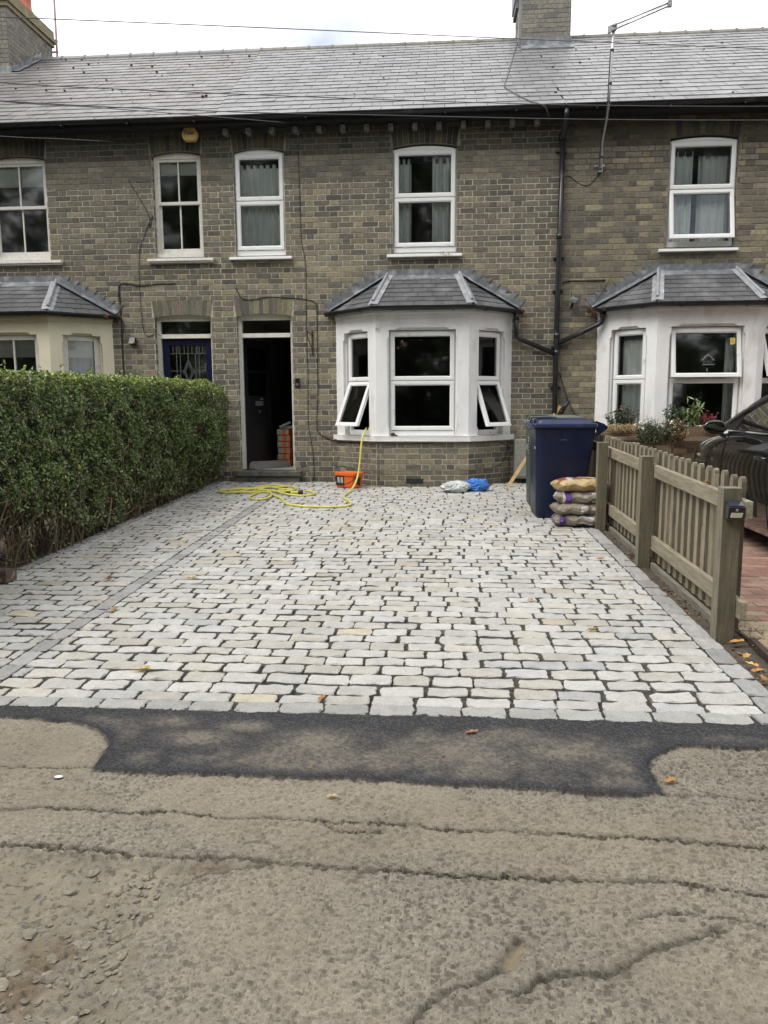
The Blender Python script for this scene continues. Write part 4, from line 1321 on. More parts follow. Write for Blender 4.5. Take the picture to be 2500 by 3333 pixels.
def bay_roof(k, br):
    h = H[k]
    cx, hf, hw, dep = BAYS[k]
    rr = random.Random(ord(k) * 7)
    zt, zb_ = 3.165, 2.672
    o = .10
    ex = o * .45
    B = [Vector((cx - hw - o * .9, -.0, zb_)), Vector((cx - hf - ex, -dep - o, zb_)), Vector((cx + hf + ex, -dep - o, zb_)), Vector((cx + hw + o * .9, -.0, zb_))]
    T = [Vector((cx - hf + .13, -.0, zt)), Vector((cx + hf - .13, -.0, zt))]
    def slope(a, b_, c_, d, seed):
        # a,b eaves; c,d top (c above b). slates as thin tiles following the plane, clipped by its edges
        b = MB()
        u = (b_ - a).normalized()
        nrm = u.cross((c_ - b_)).normalized()
        if nrm.z < 0: nrm = -nrm
        v = nrm.cross(u)
        if v.z < 0: v = -v
        def uv(p): q = p - a; return q.dot(u), q.dot(v)
        poly = [uv(a), uv(b_), uv(c_), uv(d)]
        H_ = max(p[1] for p in poly)
        def span(t):
            xs_ = []
            for i in range(4):
                p, q = poly[i], poly[(i + 1) % 4]
                if abs(q[1] - p[1]) < 1e-6: continue
                s_ = (t - p[1]) / (q[1] - p[1])
                if -1e-6 <= s_ <= 1 + 1e-6: xs_.append(p[0] + s_ * (q[0] - p[0]))
            return (min(xs_), max(xs_)) if len(xs_) > 1 else None
        pt = lambda x, t, n: a + u * x + v * t + nrm * n
        b.add([pt(*q, -.012) for q in poly] , [(0, 1, 2, 3)], (.04, .04, .045))
        g = .122; wd = .20; r = 0; t = -.012
        while t < H_ - .02:
            t1 = min(t + g + .02, H_ - .003)
            sp0 = span(max(.001, t)); sp1 = span(max(.002, min(t1, H_ - .004)))
            if not sp0 or not sp1: break
            x = sp0[0] - wd * (.5 if r % 2 else 0) - rr.uniform(0, .03)
            while x < max(sp0[1], sp1[1]):
                x0_, x1_ = x + .003, x + wd - .003
                a0, a1 = max(x0_, sp0[0]), min(x1_, sp0[1]); b0, b1 = max(x0_, sp1[0]), min(x1_, sp1[1])
                if a1 - a0 > .015 or b1 - b0 > .015:
                    if a1 < a0: a0 = a1 = (min(max(x0_, sp0[0]), sp0[1]))
                    if b1 < b0: b0 = b1 = (min(max(x0_, sp1[0]), sp1[1]))
                    v_ = rr.uniform(.85, 1.15); sk = rr.gauss(0, .0025)
                    b.add([pt(a0, t - sk, .012), pt(a1, t + sk, .012), pt(b1, t1, .002), pt(b0, t1, .002), pt(a0, t - sk, .004), pt(a1, t + sk, .004)], [(0, 1, 2, 3), (4, 5, 1, 0)], tuple(q * v_ for q in (.105, .107, .113)))
                x += wd
            t += g; r += 1
        return b
    allb = MB()
    for (a, b_, c_, d) in ((B[0], B[1], T[0], T[0] + Vector((-.001, 0, 0))), (B[1], B[2], T[1], T[0]), (B[2], B[3], T[1] + Vector((.001, 0, 0)), T[1])):
        q = slope(a, b_, c_, d, 1)
        k0 = len(allb.v); allb.v += q.v; allb.f += [tuple(i + k0 for i in f) for f in q.f]; allb.c += q.c
    rf = allb.build('bay_roof', 'slate', h)
    # hips: flat lead with a round roll
    e = MB()
    for (a, t, sgn) in ((B[1], T[0], -1), (B[2], T[1], 1)):
        d = (t - a)
        n1 = Vector((0, -.7, .7)).normalized()
        side = d.cross(n1).normalized()
        P = []
        for i in range(9):
            s_ = i / 8
            c_ = a + d * s_ + Vector((0, 0, .018))
            w_ = .085 + rr.gauss(0, .003)
            inner = (Vector((-sgn, 0, 0)) * w_)
            outer = Vector((sgn * .62, .62, 0)).normalized() * w_
            P.append([c_ + inner + Vector((0, -.0, .006)), c_ + inner * .5 + Vector((0, 0, .010)), c_ + Vector((0, 0, .014)), c_ + outer * .5 + Vector((0, 0, .004)), c_ + outer + Vector((0, 0, -.004))])
        e.grid(P)
        pts = [a + d * s_ + Vector((0, 0, .038 + .003 * math.sin(s_ * 9))) for s_ in np.linspace(.08, 1.03, 10)]
        e.build('hip_flashing', 'leadl', rf)
        e = MB(); e.tube(pts, .021, 10); e.build('hip_roll', 'leadl', rf)
        e = MB()
    # top apron against the wall and stepped soakers either side
    x0, x1 = T[0].x - .06, T[1].x + .06
    P = []
    for i in range(17):
        x = x0 + (x1 - x0) * i / 16
        P.append([(x, -.115, 3.095 + rr.gauss(0, .002)), (x, -.02, 3.165), (x, -.012, 3.175), (x, -.010 - rr.random() * .004, 3.262 + rr.gauss(0, .002))])
    e.grid(P)
    for (A_, Bv, sgn) in ((B[0], T[0], -1), (B[3], T[1], 1)):
        n = 7
        for i in range(n):
            s0 = i / n; s1 = (i + 1) / n
            xa = A_.x + (Bv.x - A_.x) * s0; xb2 = A_.x + (Bv.x - A_.x) * s1
            za = A_.z + (Bv.z - A_.z) * s0 - .02; zb2 = A_.z + (Bv.z - A_.z) * s1 - .02
            top = zb2 + .105
            y_ = -.013 - .002 * (i % 2) - rr.random() * .003
            q = [(xa, y_, za), (xb2, y_, zb2), (xb2, y_, top), (xa + sgn * .10, y_ - .004, top), (xa + sgn * .005, y_, za + .055)]
            q2 = [(p[0], y_ + .004, p[2]) for p in q]
            e.add(q + q2, [(0, 1, 2, 3, 4), (9, 8, 7, 6, 5), (0, 5, 6, 1), (1, 6, 7, 2), (2, 7, 8, 3), (3, 8, 9, 4), (4, 9, 5, 0)])
        # sloping cover strip
        P = []
        for i in range(10):
            s_ = i / 9
            c_ = A_ + (Bv - A_) * s_
            P.append([c_ + Vector((0, -.016, .045)), c_ + Vector((0, -.05, .028 + rr.gauss(0, .002))), c_ + Vector((0, -.095, .004 + rr.gauss(0, .003)))])
        e.grid(P)
    e.build('lead_flashing', 'lead', rf, smooth=False)
    # gutter
    e = MB()
    z = 2.652
    G = [(B[0].x - .04, -.03, z), (B[1].x - .015, B[1].y - .045, z), (B[2].x + .015, B[2].y - .045, z), (B[3].x + .04, -.03, z)]
    gutter_run(e, G, .048)
    for (a, c_) in zip(G[:-1], G[1:]):
        for s_ in (.22, .8):
            p = Vector(a) * (1 - s_) + Vector(c_) * s_
            d = (Vector(c_) - Vector(a)).normalized()
            gutter_run(e, [p - d * .016, p + d * .016], .054)
    e.build('bay_gutter', 'blackpl', rf)
    return rf
BB = {}
for k, m in (('A', 'cream'), ('B', 'render'), ('C', 'render')):
    BB[k] = bay(k, m, 0)
    bay_roof(k, BB[k][0])

# ------------------------------------------------------------------ doors
def doorframe(k, x0, x1):
    h = H[k]
    ff = shift(FAC, -.085)
    b = MB()
    w_ = .055
    pbox(b, ff, x0, x0 + w_, .372, DZT - .005, -.09, 0); pbox(b, ff, x1 - .035, x1, .372, DZT - .005, -.09, 0)
    pbox(b, ff, x0 + w_, x1 - .035, DZT - .055, DZT - .005, -.09, -.001)
    pbox(b, ff, x0 + w_, x1 - .035, 2.335, 2.395, -.09, .012)
    poly = [(x0, DZT - .005)] + [(x0 + (x1 - x0) * i / 10, DZT - .004 + .034 * (1 - (2 * i / 10 - 1) ** 2)) for i in range(11)] + [(x1, DZT - .005)]
    b.prism(poly, ff, -.08, -.002)
    fr = b.build('door_frame', 'oldpaint', h, bevel=.004)
    e = MB(); pbox(e, ff, x0 + w_ - .004, x1 - .031, 2.39, DZT - .05, -.05, -.046); e.build('fanlight', 'oldglass', fr)
    s_ = MB()
    s_.box(x0 - .09, x1 + .12, -.16, .16, .286, .362)
    s_.box(x0 - .06, x1 + .09, -.13, .1, .16, .2855)
    s_.build('door_step', 'step', h, bevel=.012, seg=3)
    return fr
dfB = doorframe('B', *DOORS['B'])
dfA = doorframe('A', *DOORS['A'])
# blue door with leaded light
b = MB()
x0, x1 = -4.222, -3.458
yd = .135
for (a, c_, p, q) in ((x0, x0 + .105, .375, 2.33), (x1 - .10, x1, .375, 2.33), (x0 + .105, x1 - .10, 2.235, 2.33), (x0 + .105, x1 - .10, 1.12, 1.24), (x0 + .105, x1 - .10, .375, .58)):
    b.box(a, c_, yd, yd + .045, p, q)
b.box(x0 + .1, x1 - .095, yd + .015, yd + .03, .57, 1.13)
dA = b.build('door', 'bluedoor', H['A'], bevel=.003)
e = MB(); e.box(x0 + .1, x1 - .095, yd + .02, yd + .024, 1.23, 2.24); e.build('pane', 'oldglass', dA)
e = MB()
gx0, gx1, gz0, gz1 = x0 + .105, x1 - .10, 1.24, 2.235
def came(ax, az, bx, bz): e.bar((gx0 + (gx1 - gx0) * ax, yd + .016, gz0 + (gz1 - gz0) * az), (gx0 + (gx1 - gx0) * bx, yd + .016, gz0 + (gz1 - gz0) * bz), .007, .007, upv=(0, 1, 0))
for a in (.09, .18, .40, .5, .61, .82, .91): came(a, .88, a, 1)
for a in (.18, .28, .70, .80): came(a, 0, a, .88)
came(0, .88, 1, .88); came(0, .62, .36, .62); came(.64, .62, 1, .62); came(0, .3, 1, .3)
came(.5, .88, .5, .78)
for sgn in (-1, 1):
    came(.5, .79, .5 + sgn * .14, .61); came(.5 + sgn * .14, .61, .5, .43)
    came(.5, .74, .5 + sgn * .095, .61); came(.5 + sgn * .095, .61, .5, .48)
    came(.5 + sgn * .25, 1.0, .5 + sgn * .25 - .035, .94); came(.5 + sgn * .25 - .035, .94, .5 + sgn * .25, .885); came(.5 + sgn * .25, .885, .5 + sgn * .25 + .035, .94); came(.5 + sgn * .25 + .035, .94, .5 + sgn * .25, 1.0)
e.build('lead_came', 'leadcame', dA)
b = MB(); b.box(-4.1, -3.6, .9, .92, .4, 2.3); b.build('hall_curtain', 'room', dA)
# dark door standing open inwards
hx, hy = -2.982, .135
th = R(70)
fnD = plane(hx, hy, math.cos(th), math.sin(th))
b = MB()
L = .73
for (a, c_, p, q) in ((0, .10, .375, 2.325), (L - .10, L, .375, 2.325), (.10, L - .10, 2.20, 2.325), (.10, L - .10, 1.83, 1.86), (.10, L - .10, 1.25, 1.48), (.10, L - .10, .375, .60)):
    pbox(b, fnD, a, c_, p, q, -.042, .0)
pbox(b, fnD, .09, L - .09, .58, 1.27, -.03, -.012)
dB = b.build('open_door', 'blackdoor', H['B'], bevel=.003)
e = MB(); pbox(e, fnD, .095, L - .095, 1.47, 2.205, -.024, -.020); e.build('pane', 'oldglass', dB)
e = MB(); pbox(e, fnD, .28, .48, 1.33, 1.40, 0.0, .012); pbox(e, fnD, .42, .45, 1.42, 1.45, 0, .03); pbox(e, fnD, .36, .40, 1.22, 1.26, 0, .008); e.build('letter_plate', 'leadcame', dB)
# packs of flooring and a red bucket in the hallway
for i in range(6):
    b = MB()
    rr = random.Random(i + 70)
    dx_ = rr.gauss(0, .006)
    b.box(-2.64 + dx_, -2.46 + dx_, .78, 1.9, .372 + i * .098, .372 + i * .098 + .088, (.33, .32, .29))
    b.box(-2.46 + dx_, -2.44 + dx_, .775, 1.9, .37 + i * .098, .372 + i * .098 + .09, (.55, .12, .01))
    b.box(-2.642 + dx_, -2.44 + dx_, .772, .779, .37 + i * .098, .385 + i * .098, (.55, .12, .01))
    b.box(-2.55 + dx_, -2.50 + dx_, .77, .778, .372 + i * .098, .46 + i * .098, (.55, .12, .01))
    ords = ['lowest', 'second lowest', 'third from the floor', 'fourth from the floor', 'second from the top', 'topmost']
    tag(b.build('flooring_pack', 'label', bevel=.003), 'grey pack with orange edges, ' + ords[i] + ' of the stack in the open doorway', 'flooring pack', 'packs stacked in the hallway')
b = MB()
lathe(b, -2.22, 1.35, [(.10, .37), (.135, .62), (.142, .63), (.135, .64), (.12, .62), (.09, .39)])
tag(b.build('bucket', 'orange', smooth=True), 'red bucket standing in the dark hallway behind the packs', 'bucket')
b = MB()
b.bar((-2.62, .86, .985), (-2.46, .95, 1.06), .05, .03, (.4, .4, .38)); b.bar((-2.63, .9, .97), (-2.42, 1.0, .99), .03, .04, (.6, .6, .58))
tag(b.build('hand_tool', 'label', bevel=.004), 'pale hand tool lying on top of the packs in the doorway', 'tool')
b = MB()
b.hexa([(-2.96, .17, .372), (-2.86, .16, .366), (-2.42, .62, .366), (-2.45, .66, .372), (-2.985, .22, .48), (-2.90, .17, .40), (-2.44, .64, .42), (-2.47, .68, .47)], (.16, .16, .15))
tag(b.build('draught_board', 'label'), 'grey board lying against the foot of the open dark door', 'board')

# ------------------------------------------------------------------ pipes and small fittings on the walls
Bh, Ch, Ah = H['B'], H['C'], H['A']
e = MB()
px_ = 1.625
e.tube([(px_, -.065, 4.93), (px_ - .01, -.065, 3.6), (px_ - .022, -.065, 2.2), (px_ - .01, -.065, .30)], .036, 12)
for z in (4.93, 3.62, 2.26, 2.02, .95): e.tube([(px_ - .013, -.065, z), (px_ - .013, -.065, z + .075)], .043, 12)
e.build('downpipe', 'blackpl', Bh, smooth=True)
e = MB()
e.tube([(px_, -.335, 5.24), (px_, -.335, 5.16), (px_, -.30, 5.10), (px_, -.09, 4.98), (px_, -.065, 4.93)], .034, 12)
e.build('downpipe_bend', 'blackpl', Bh, smooth=True)
for z in (4.78, 3.35, 2.9, 2.12, 1.55):
    e = MB(); e.box(px_ - .085, px_ + .06, -.05, -.004, z, z + .03); e.build('pipe_bracket', 'blackpl', Bh)
e = MB()
e.tube([(1.03, -.12, 2.63), (1.03, -.12, 2.335), (1.045, -.11, 2.285), (1.08, -.10, 2.26), (1.585, -.07, 2.045)], .034, 12)
e.tube([(1.03, -.12, 2.60), (1.03, -.12, 2.52)], .040, 12)
e.build('branch_pipe', 'blackpl', Bh, smooth=True)
e = MB()
e.tube([(2.235, -.12, 2.63), (2.235, -.12, 2.52), (2.22, -.11, 2.47), (2.17, -.10, 2.435), (1.64, -.07, 2.195)], .034, 12)
e.tube([(2.235, -.12, 2.60), (2.235, -.12, 2.54)], .040, 12)
e.build('branch_pipe', 'blackpl', Ch, smooth=True)
def wallpts(pix, Y=-.012):
    return [tuple(onY(x, y, Y)) for x, y in pix]
def smoothpath(P, n=6):
    P = [Vector(p) for p in P]
    out_ = []
    for i in range(len(P) - 1):
        p0 = P[max(i - 1, 0)]; p1 = P[i]; p2 = P[i + 1]; p3 = P[min(i + 2, len(P) - 1)]
        for j in range(n):
            t = j / n
            out_.append(.5 * ((2 * p1) + (p2 - p0) * t + (2 * p0 - 5 * p1 + 4 * p2 - p3) * t * t + (3 * p1 - p0 - 3 * p2 + p3) * t ** 3))
    out_.append(P[-1])
    return out_
def cable(house, pts, r=.0045, m='cable', name='wall_cable'):
    e = MB(); e.tube(smoothpath(pts), r, 6); return e.build(name, m, house, smooth=True)
k2 = lambda a, c: (650 + a / 2.458, 800 + c / 2.458)
cable(Bh, wallpts([(968, 440), (975, 620), (980, 760), k2(820, 0), k2(848, 150), k2(852, 400), k2(858, 840), k2(866, 1000), k2(868, 1380), k2(880, 1500), k2(905, 1650), k2(915, 1800), k2(908, 1870)]))
cable(Bh, wallpts([k2(290, 335), k2(315, 390), k2(345, 425), k2(430, 430), k2(540, 410), k2(740, 418), k2(850, 430), k2(930, 462), k2(938, 600), k2(940, 900), k2(945, 1180), k2(938, 1450), k2(970, 1510), k2(1040, 1550), k2(1080, 1560)]), .006)
fF = plane(-.935, -.58, 1, 0)
cable(Bh, [(-2.12, -.012, .425), (-1.58, -.014, .435), (-.95, -.60, .42), (0.0, -.60, .415), (.36, -.60, .42), (.80, -.20, .45), (.93, -.08, .62), (.95, -.06, .82)])
cable(Bh, [(-1.75, -.012, .88), (-1.45, -.14, .80), (-1.25, -.32, .80), (-.95, -.60, .815), (-.3, -.60, .805), (.36, -.60, .81), (.8, -.2, .80), (.98, -.02, .70)])
cable(Bh, wallpts([k2(755, 1800), k2(780, 1840), k2(820, 1880)]))
k8 = lambda a, c: (a * 850 / 1659, 700 + c * 600 / 1171)
cable(Ah, wallpts([(420, 590), (480, 690), (487, 740), k8(970, 0), k8(905, 160), k8(885, 250), k8(887, 420), k8(897, 600), k8(912, 730), k8(940, 770), k8(990, 755), k8(1030, 770)]))
cable(Ah, wallpts([k8(1115, 436), k8(1000, 438), k8(900, 450), k8(800, 438), k8(765, 440), k8(757, 480), k8(770, 600), k8(775, 800), k8(788, 1010), k8(790, 1300)]), .007)
cable(Ah, wallpts([k8(1115, 432), k8(900, 442), k8(770, 434), k8(752, 500), k8(765, 640), k8(785, 700), k8(776, 830), k8(785, 1010)]), .005)
k6 = lambda a, c: (1600 + a / 2.765, c / 2.765)
cable(Ch, wallpts([k6(665, 1590), k6(700, 1585), k6(760, 1630), k6(820, 1665), k6(880, 1662), k6(940, 1600), k6(975, 1550)]))
k5 = lambda a, c: (1650 + a / 1.952, 800 + c / 1.952)
cable(Ch, wallpts([k5(355, 240), k5(380, 225), k5(500, 222), k5(625, 218)]), .011)
cable(Ch, wallpts([k5(665, 195), k5(620, 270), k5(590, 320), k5(545, 375)], -.03), .004)
cable(Ch, wallpts([k5(335, 800), k5(355, 880), k5(380, 960), k5(420, 1050), k5(455, 1105)], -.02), .006)
cable(Ch, wallpts([k5(430, 375), k5(450, 388), k5(500, 385), k5(545, 395)], -.02), .005)
# cable over the roof to the chimney foot
def onroof(x, y, n=.03):
    d = ray(x, y)
    tn = math.tan(RP_)
    t = (5.3 + tn * (CP[1] + .3) + n - CP[2]) / (d[2] - tn * d[1])
    return tuple(CP + d * t)
cable(roofB, [onroof(*k6(235, 380)), onroof(*k6(190, 520)), onroof(*k6(150, 660)), onroof(*k6(122, 775)), onroof(*k6(230, 850)), onroof(*k6(340, 905)), onroof(*k6(450, 940), .05), tuple(onY(*k6(490, 975), -.41)), tuple(onY(*k6(520, 1055), -.25))], .009, 'greycable', 'roof_cable')
# lamp cable at house B eaves
cable(Bh, wallpts([(970, 408), (971, 440), (968, 472)], -.14), .005, 'greycable')

# alarm box with its lettering
e = MB()
cxA, czA, rA = -3.60, 5.145, .112
ring_ = []
for (rq, yq) in ((rA, -.055), (rA, -.11), (rA * .93, -.128), (rA * .6, -.133), (.001, -.134)):
    row = []
    for j in range(28):
        t = 2 * PI * j / 28
        zz = math.sin(t) * rq
        row.append((cxA + math.cos(t) * rq, yq, czA + max(zz, -rq * .80)))
    ring_.append(row)
e.grid(ring_, closed=True)
e.box(cxA - .07, cxA + .07, -.056, -.005, czA - .07, czA + .07)
al = thing('alarm_box', (cxA, 0, czA), 'round yellow alarm box lettered in black under the eaves', 'alarm box')
e.build('cover', 'yale', al, smooth=False)
def text(s_, size, m, loc, rot, parent=None, name='lettering', ext=.001, local_=False):
    cu = bpy.data.curves.new(name, 'FONT')
    cu.body = s_; cu.size = size; cu.extrude = ext; cu.align_x = 'CENTER'; cu.align_y = 'CENTER'
    ob = bpy.data.objects.new(name, cu)
    COL.objects.link(ob)
    dg = bpy.context.evaluated_depsgraph_get()
    me = bpy.data.meshes.new_from_object(ob.evaluated_get(dg))
    bpy.data.objects.remove(ob)
    MX = Matrix.Translation(Vector(loc)) @ rot.to_4x4()
    me.transform(MX)
    me.materials.clear()
    me.name = name
    return link(name, me, m, parent)
RX = Matrix.Rotation(PI / 2, 3, 'X')
text('Yale', .088, 'blackpl', (cxA - .005, -.137, czA + .012), RX, al, ext=.002)

# hanging basket bracket
e = MB()
e.box(-1.925, -1.900, -.012, -.004, 2.06, 2.41)
e.build_ = None
t_ = thing('wall_bracket', (-1.915, 0, 2.06), 'rusty iron hanging basket bracket on the wall right of the open door', 'bracket')
e.build('back_plate', 'iron', t_)
e = MB(); e.tube(smoothpath([(-1.912, -.012, 2.36), (-1.93, -.12, 2.37), (-1.95, -.24, 2.385), (-1.955, -.27, 2.41), (-1.95, -.285, 2.39)]), .007, 6); e.build('arm', 'iron', t_, smooth=True)
e = MB(); e.tube(smoothpath([(-1.912, -.012, 2.12), (-1.925, -.09, 2.20), (-1.945, -.20, 2.30), (-1.95, -.24, 2.38)]), .007, 6); e.build('brace', 'iron', t_, smooth=True)
# doorbell
t_ = thing('doorbell', (-2.147, 0, 1.60), 'small black video doorbell on the bricks beside the open doorway', 'doorbell')
e = MB(); e.box(-2.178, -2.114, -.030, -.004, 1.605, 1.732); e.build('body', 'blackpl', t_, bevel=.006)
e = MB(); lathe(e, 0, 0, [(.006, 0), (.019, .001), (.019, .004), (.012, .005), (.012, .002)], 18)
o = e.build('button', 'metal', t_); o.matrix_parent_inverse = Matrix(); o.location = Vector((-2.146, -.031, 1.640)) - t_.location; o.rotation_euler = (PI / 2, 0, 0)
e = MB(); e.box(-2.158, -2.134, -.033, -.0305, 1.69, 1.715); e.build('camera_eye', 'glass', t_)
# security light of the left house
t_ = thing('security_light', (-4.61, 0, 2.24), 'little black security light on the bricks between cream bay and blue door', 'security light')
e = MB(); e.hexa([(-4.66, -.10, 2.245), (-4.56, -.10, 2.245), (-4.56, -.005, 2.245), (-4.66, -.005, 2.245), (-4.655, -.05, 2.35), (-4.565, -.05, 2.35), (-4.565, -.005, 2.35), (-4.655, -.005, 2.35)]); e.build('housing', 'blackpl', t_, bevel=.006)
e = MB(); e.box(-4.645, -4.575, -.108, -.101, 2.255, 2.29); e.build('lens', 'lens', t_)
# CCTV camera
t_ = thing('cctv_camera', (1.83, 0, 2.70), 'grey bullet camera on the wall above the drainpipe junction', 'security camera')
A = Vector((1.80, -.05, 2.79)); Bq = Vector((1.865, -.22, 2.735))
e = MB(); e.tube([A, Bq], .034, 16); e.tube([A + (Bq - A) * .2 + Vector((0, 0, .02)), Bq + (Bq - A) * .12 + Vector((0, 0, .02))], .036, 12); e.build('barrel', mat('camera_body', (.16, .165, .17), var=.1, rough=.4), t_, smooth=False)
e = MB(); e.tube([Bq, Bq + (Bq - A) * .03], .027, 14); e.build('camera_lens', 'blackpl', t_)
e = MB(); e.tube([(1.81, -.004, 2.70), (1.81, -.05, 2.70), (1.82, -.10, 2.745)], .018, 10); e.build('mount', 'blackpl', t_)
e = MB(); e.tube([(1.80, -.06, 2.80), (1.80, -.06, 2.90)], .006, 6); e.build('antenna', 'blackpl', t_)

# television aerial
t_ = thing('tv_aerial', (2.15, -.06, 4.5), 'television aerial on a cranked pole rising from the wall past the gutter', 'aerial')
def k6y(a, c, Y): return onY(*k6(a, c), Y)
e = MB()
pp = [k6y(978, 1550, -.10), k6y(988, 1440, -.12), k6y(995, 1300, -.14), k6y(1002, 1250, -.17), k6y(1035, 1080, -.33), k6y(1052, 950, -.46), k6y(1065, 780, -.46), k6y(1083, 480, -.46), k6y(1100, 268, -.46)]
e.tube(pp, .018, 10); e.build('pole', 'metal', t_, smooth=True)
for q in range(7):
    c_ = Vector(pp[0]) * (1 - q / 7) + Vector(pp[4]) * q / 7 if q < 4 else Vector(pp[5]) + (Vector(pp[8]) - Vector(pp[5])) * ((q - 4) * .3)
e = MB(); e.tube(smoothpath([(p[0] - .022, p[1] - .012, p[2]) for p in pp[:8]], 3), .006, 6); e.build('coax_cable', 'cable', t_, smooth=True)
for i in (0, 1, 3, 4, 5, 6, 7):
    p = Vector(pp[i]) + Vector((0, 0, .02)); e = MB(); e.tube([p, p + (Vector(pp[min(i + 1, 8)]) - Vector(pp[i])).normalized() * .03], .026, 10); e.build('tape', 'cable', t_)
e = MB(); q0 = pp[0]; e.box(q0[0] - .07, q0[0] + .07, -.03, -.004, q0[2] + .09, q0[2] + .12); e.box(q0[0] - .025, q0[0] + .025, -.12, -.004, q0[2] + .0, q0[2] + .13); e.build('wall_mount', 'metal', t_)
b0 = k6y(1060, 285, -.46); b1 = k6y(1600, 52, -.75)
bu = Vector(b1) - Vector(b0)
e = MB(); e.tube([Vector(b0), Vector(b1)], .011, 8); e.build('boom', 'metal', t_, smooth=True)
e = MB(); e.tube([Vector(b0) + Vector((0, 0, .055)), Vector(b1) + Vector((0, 0, .040))], .011, 8); e.build('boom', 'metal', t_, smooth=True)
e = MB(); e.hexa([tuple(Vector(b0) + Vector(v)) for v in ((-.02, -.02, -.02), (.09, -.02, .01), (.09, .02, .01), (-.02, .02, -.02), (-.02, -.02, .06), (.09, -.02, .10), (.09, .02, .10), (-.02, .02, .06))]); e.build('junction_block', mat('grey_plastic', (.4, .4, .4), var=.05), t_)
for i in range(11):
    s_ = .12 + i * .085
    c_ = Vector(b0) + bu * s_ + Vector((0, 0, .024))
    d = Vector((-.35, 1, .25)).normalized() * (.16 - .008 * i)
    e = MB(); e.tube([c_ - d, c_ + d], .0035, 5); e.build('element', 'metal', t_)
c_ = Vector(b1) + Vector((0, 0, .02)); e = MB(); e.box(c_.x - .02, c_.x + .03, c_.y - .02, c_.y + .02, c_.z - .035, c_.z + .04); e.build('end_cap', mat('grey_cap', (.3, .3, .3), var=.05), t_)

# overhead wires
def wire(pix, ys, lab, r=.0042):
    pts = [tuple(onY(x, y, Y)) for (x, y), Y in zip(pix, ys)]
    e = MB(); e.tube(smoothpath(pts, 8), r, 6)
    o = e.build('overhead_wire', 'greycable', smooth=True)
    tag(o, lab, 'wire', 'overhead telephone wires')
wire([(-900, 20), (0, 55), (900, 92), (1700, 127), (2500, 160), (3300, 200)], [-6, -5, -3.6, -2.4, -1.2, 0], 'highest overhead wire, crossing the sky and the chimney')
wire([(-900, 200), (0, 269), (527, 296), (1250, 324), (1900, 342), (2500, 346), (3200, 340)], [-6, -5, -4.2, -3, -2, -1.2, -.6], 'overhead wire across the middle of the slates')
wire([(-900, 250), (0, 328), (700, 362), (1250, 375), (1900, 388), (2500, 391), (3200, 385)], [-6, -5, -4, -3, -2.0, -1.3, -.6], 'lowest long wire passing just below the gutter on the right')
wire([(-900, 230), (0, 329), (300, 349), (650, 376), (930, 399)], [-5, -4, -3, -1.6, -.3], 'thin wire coming down over the slates to the eaves above the doors')
wire([(-600, 395), (0, 443), (200, 452), (380, 462)], [-4, -2, -1.2, -.02], 'short wire ending on the wall over the leftmost upstairs window')

# ------------------------------------------------------------------ hedge
def leaves_mesh(name, P, N, size, C, m='leaf', parent=None, kind=None, fold=.25, asp=.48):
    n = len(P)
    r3 = rng
    D = r3.normal(size=(n, 3)); 
    D = D - (D * N).sum(1, keepdims=True) * N
    D /= np.linalg.norm(D, axis=1, keepdims=True) + 1e-9
    Bv = np.cross(N, D)
    s_ = np.asarray(size)[:, None]
    a = P - D * s_ * .5
    b_ = P + Bv * s_ * asp * .5 + N * s_ * fold * .3 - D * s_ * .05
    c_ = P + D * s_ * .5 - N * s_ * .08
    d = P - Bv * s_ * asp * .5 + N * s_ * fold * .3 - D * s_ * .05
    V = np.stack([a, b_, c_, d], 1).reshape(-1, 3)
    i = np.arange(n) * 4
    F = np.concatenate([np.stack([i, i + 1, i + 2], 1), np.stack([i, i + 2, i + 3], 1)])
    return fast_mesh(name, V, F, np.concatenate([C, C]), m, parent=parent, kind=kind)
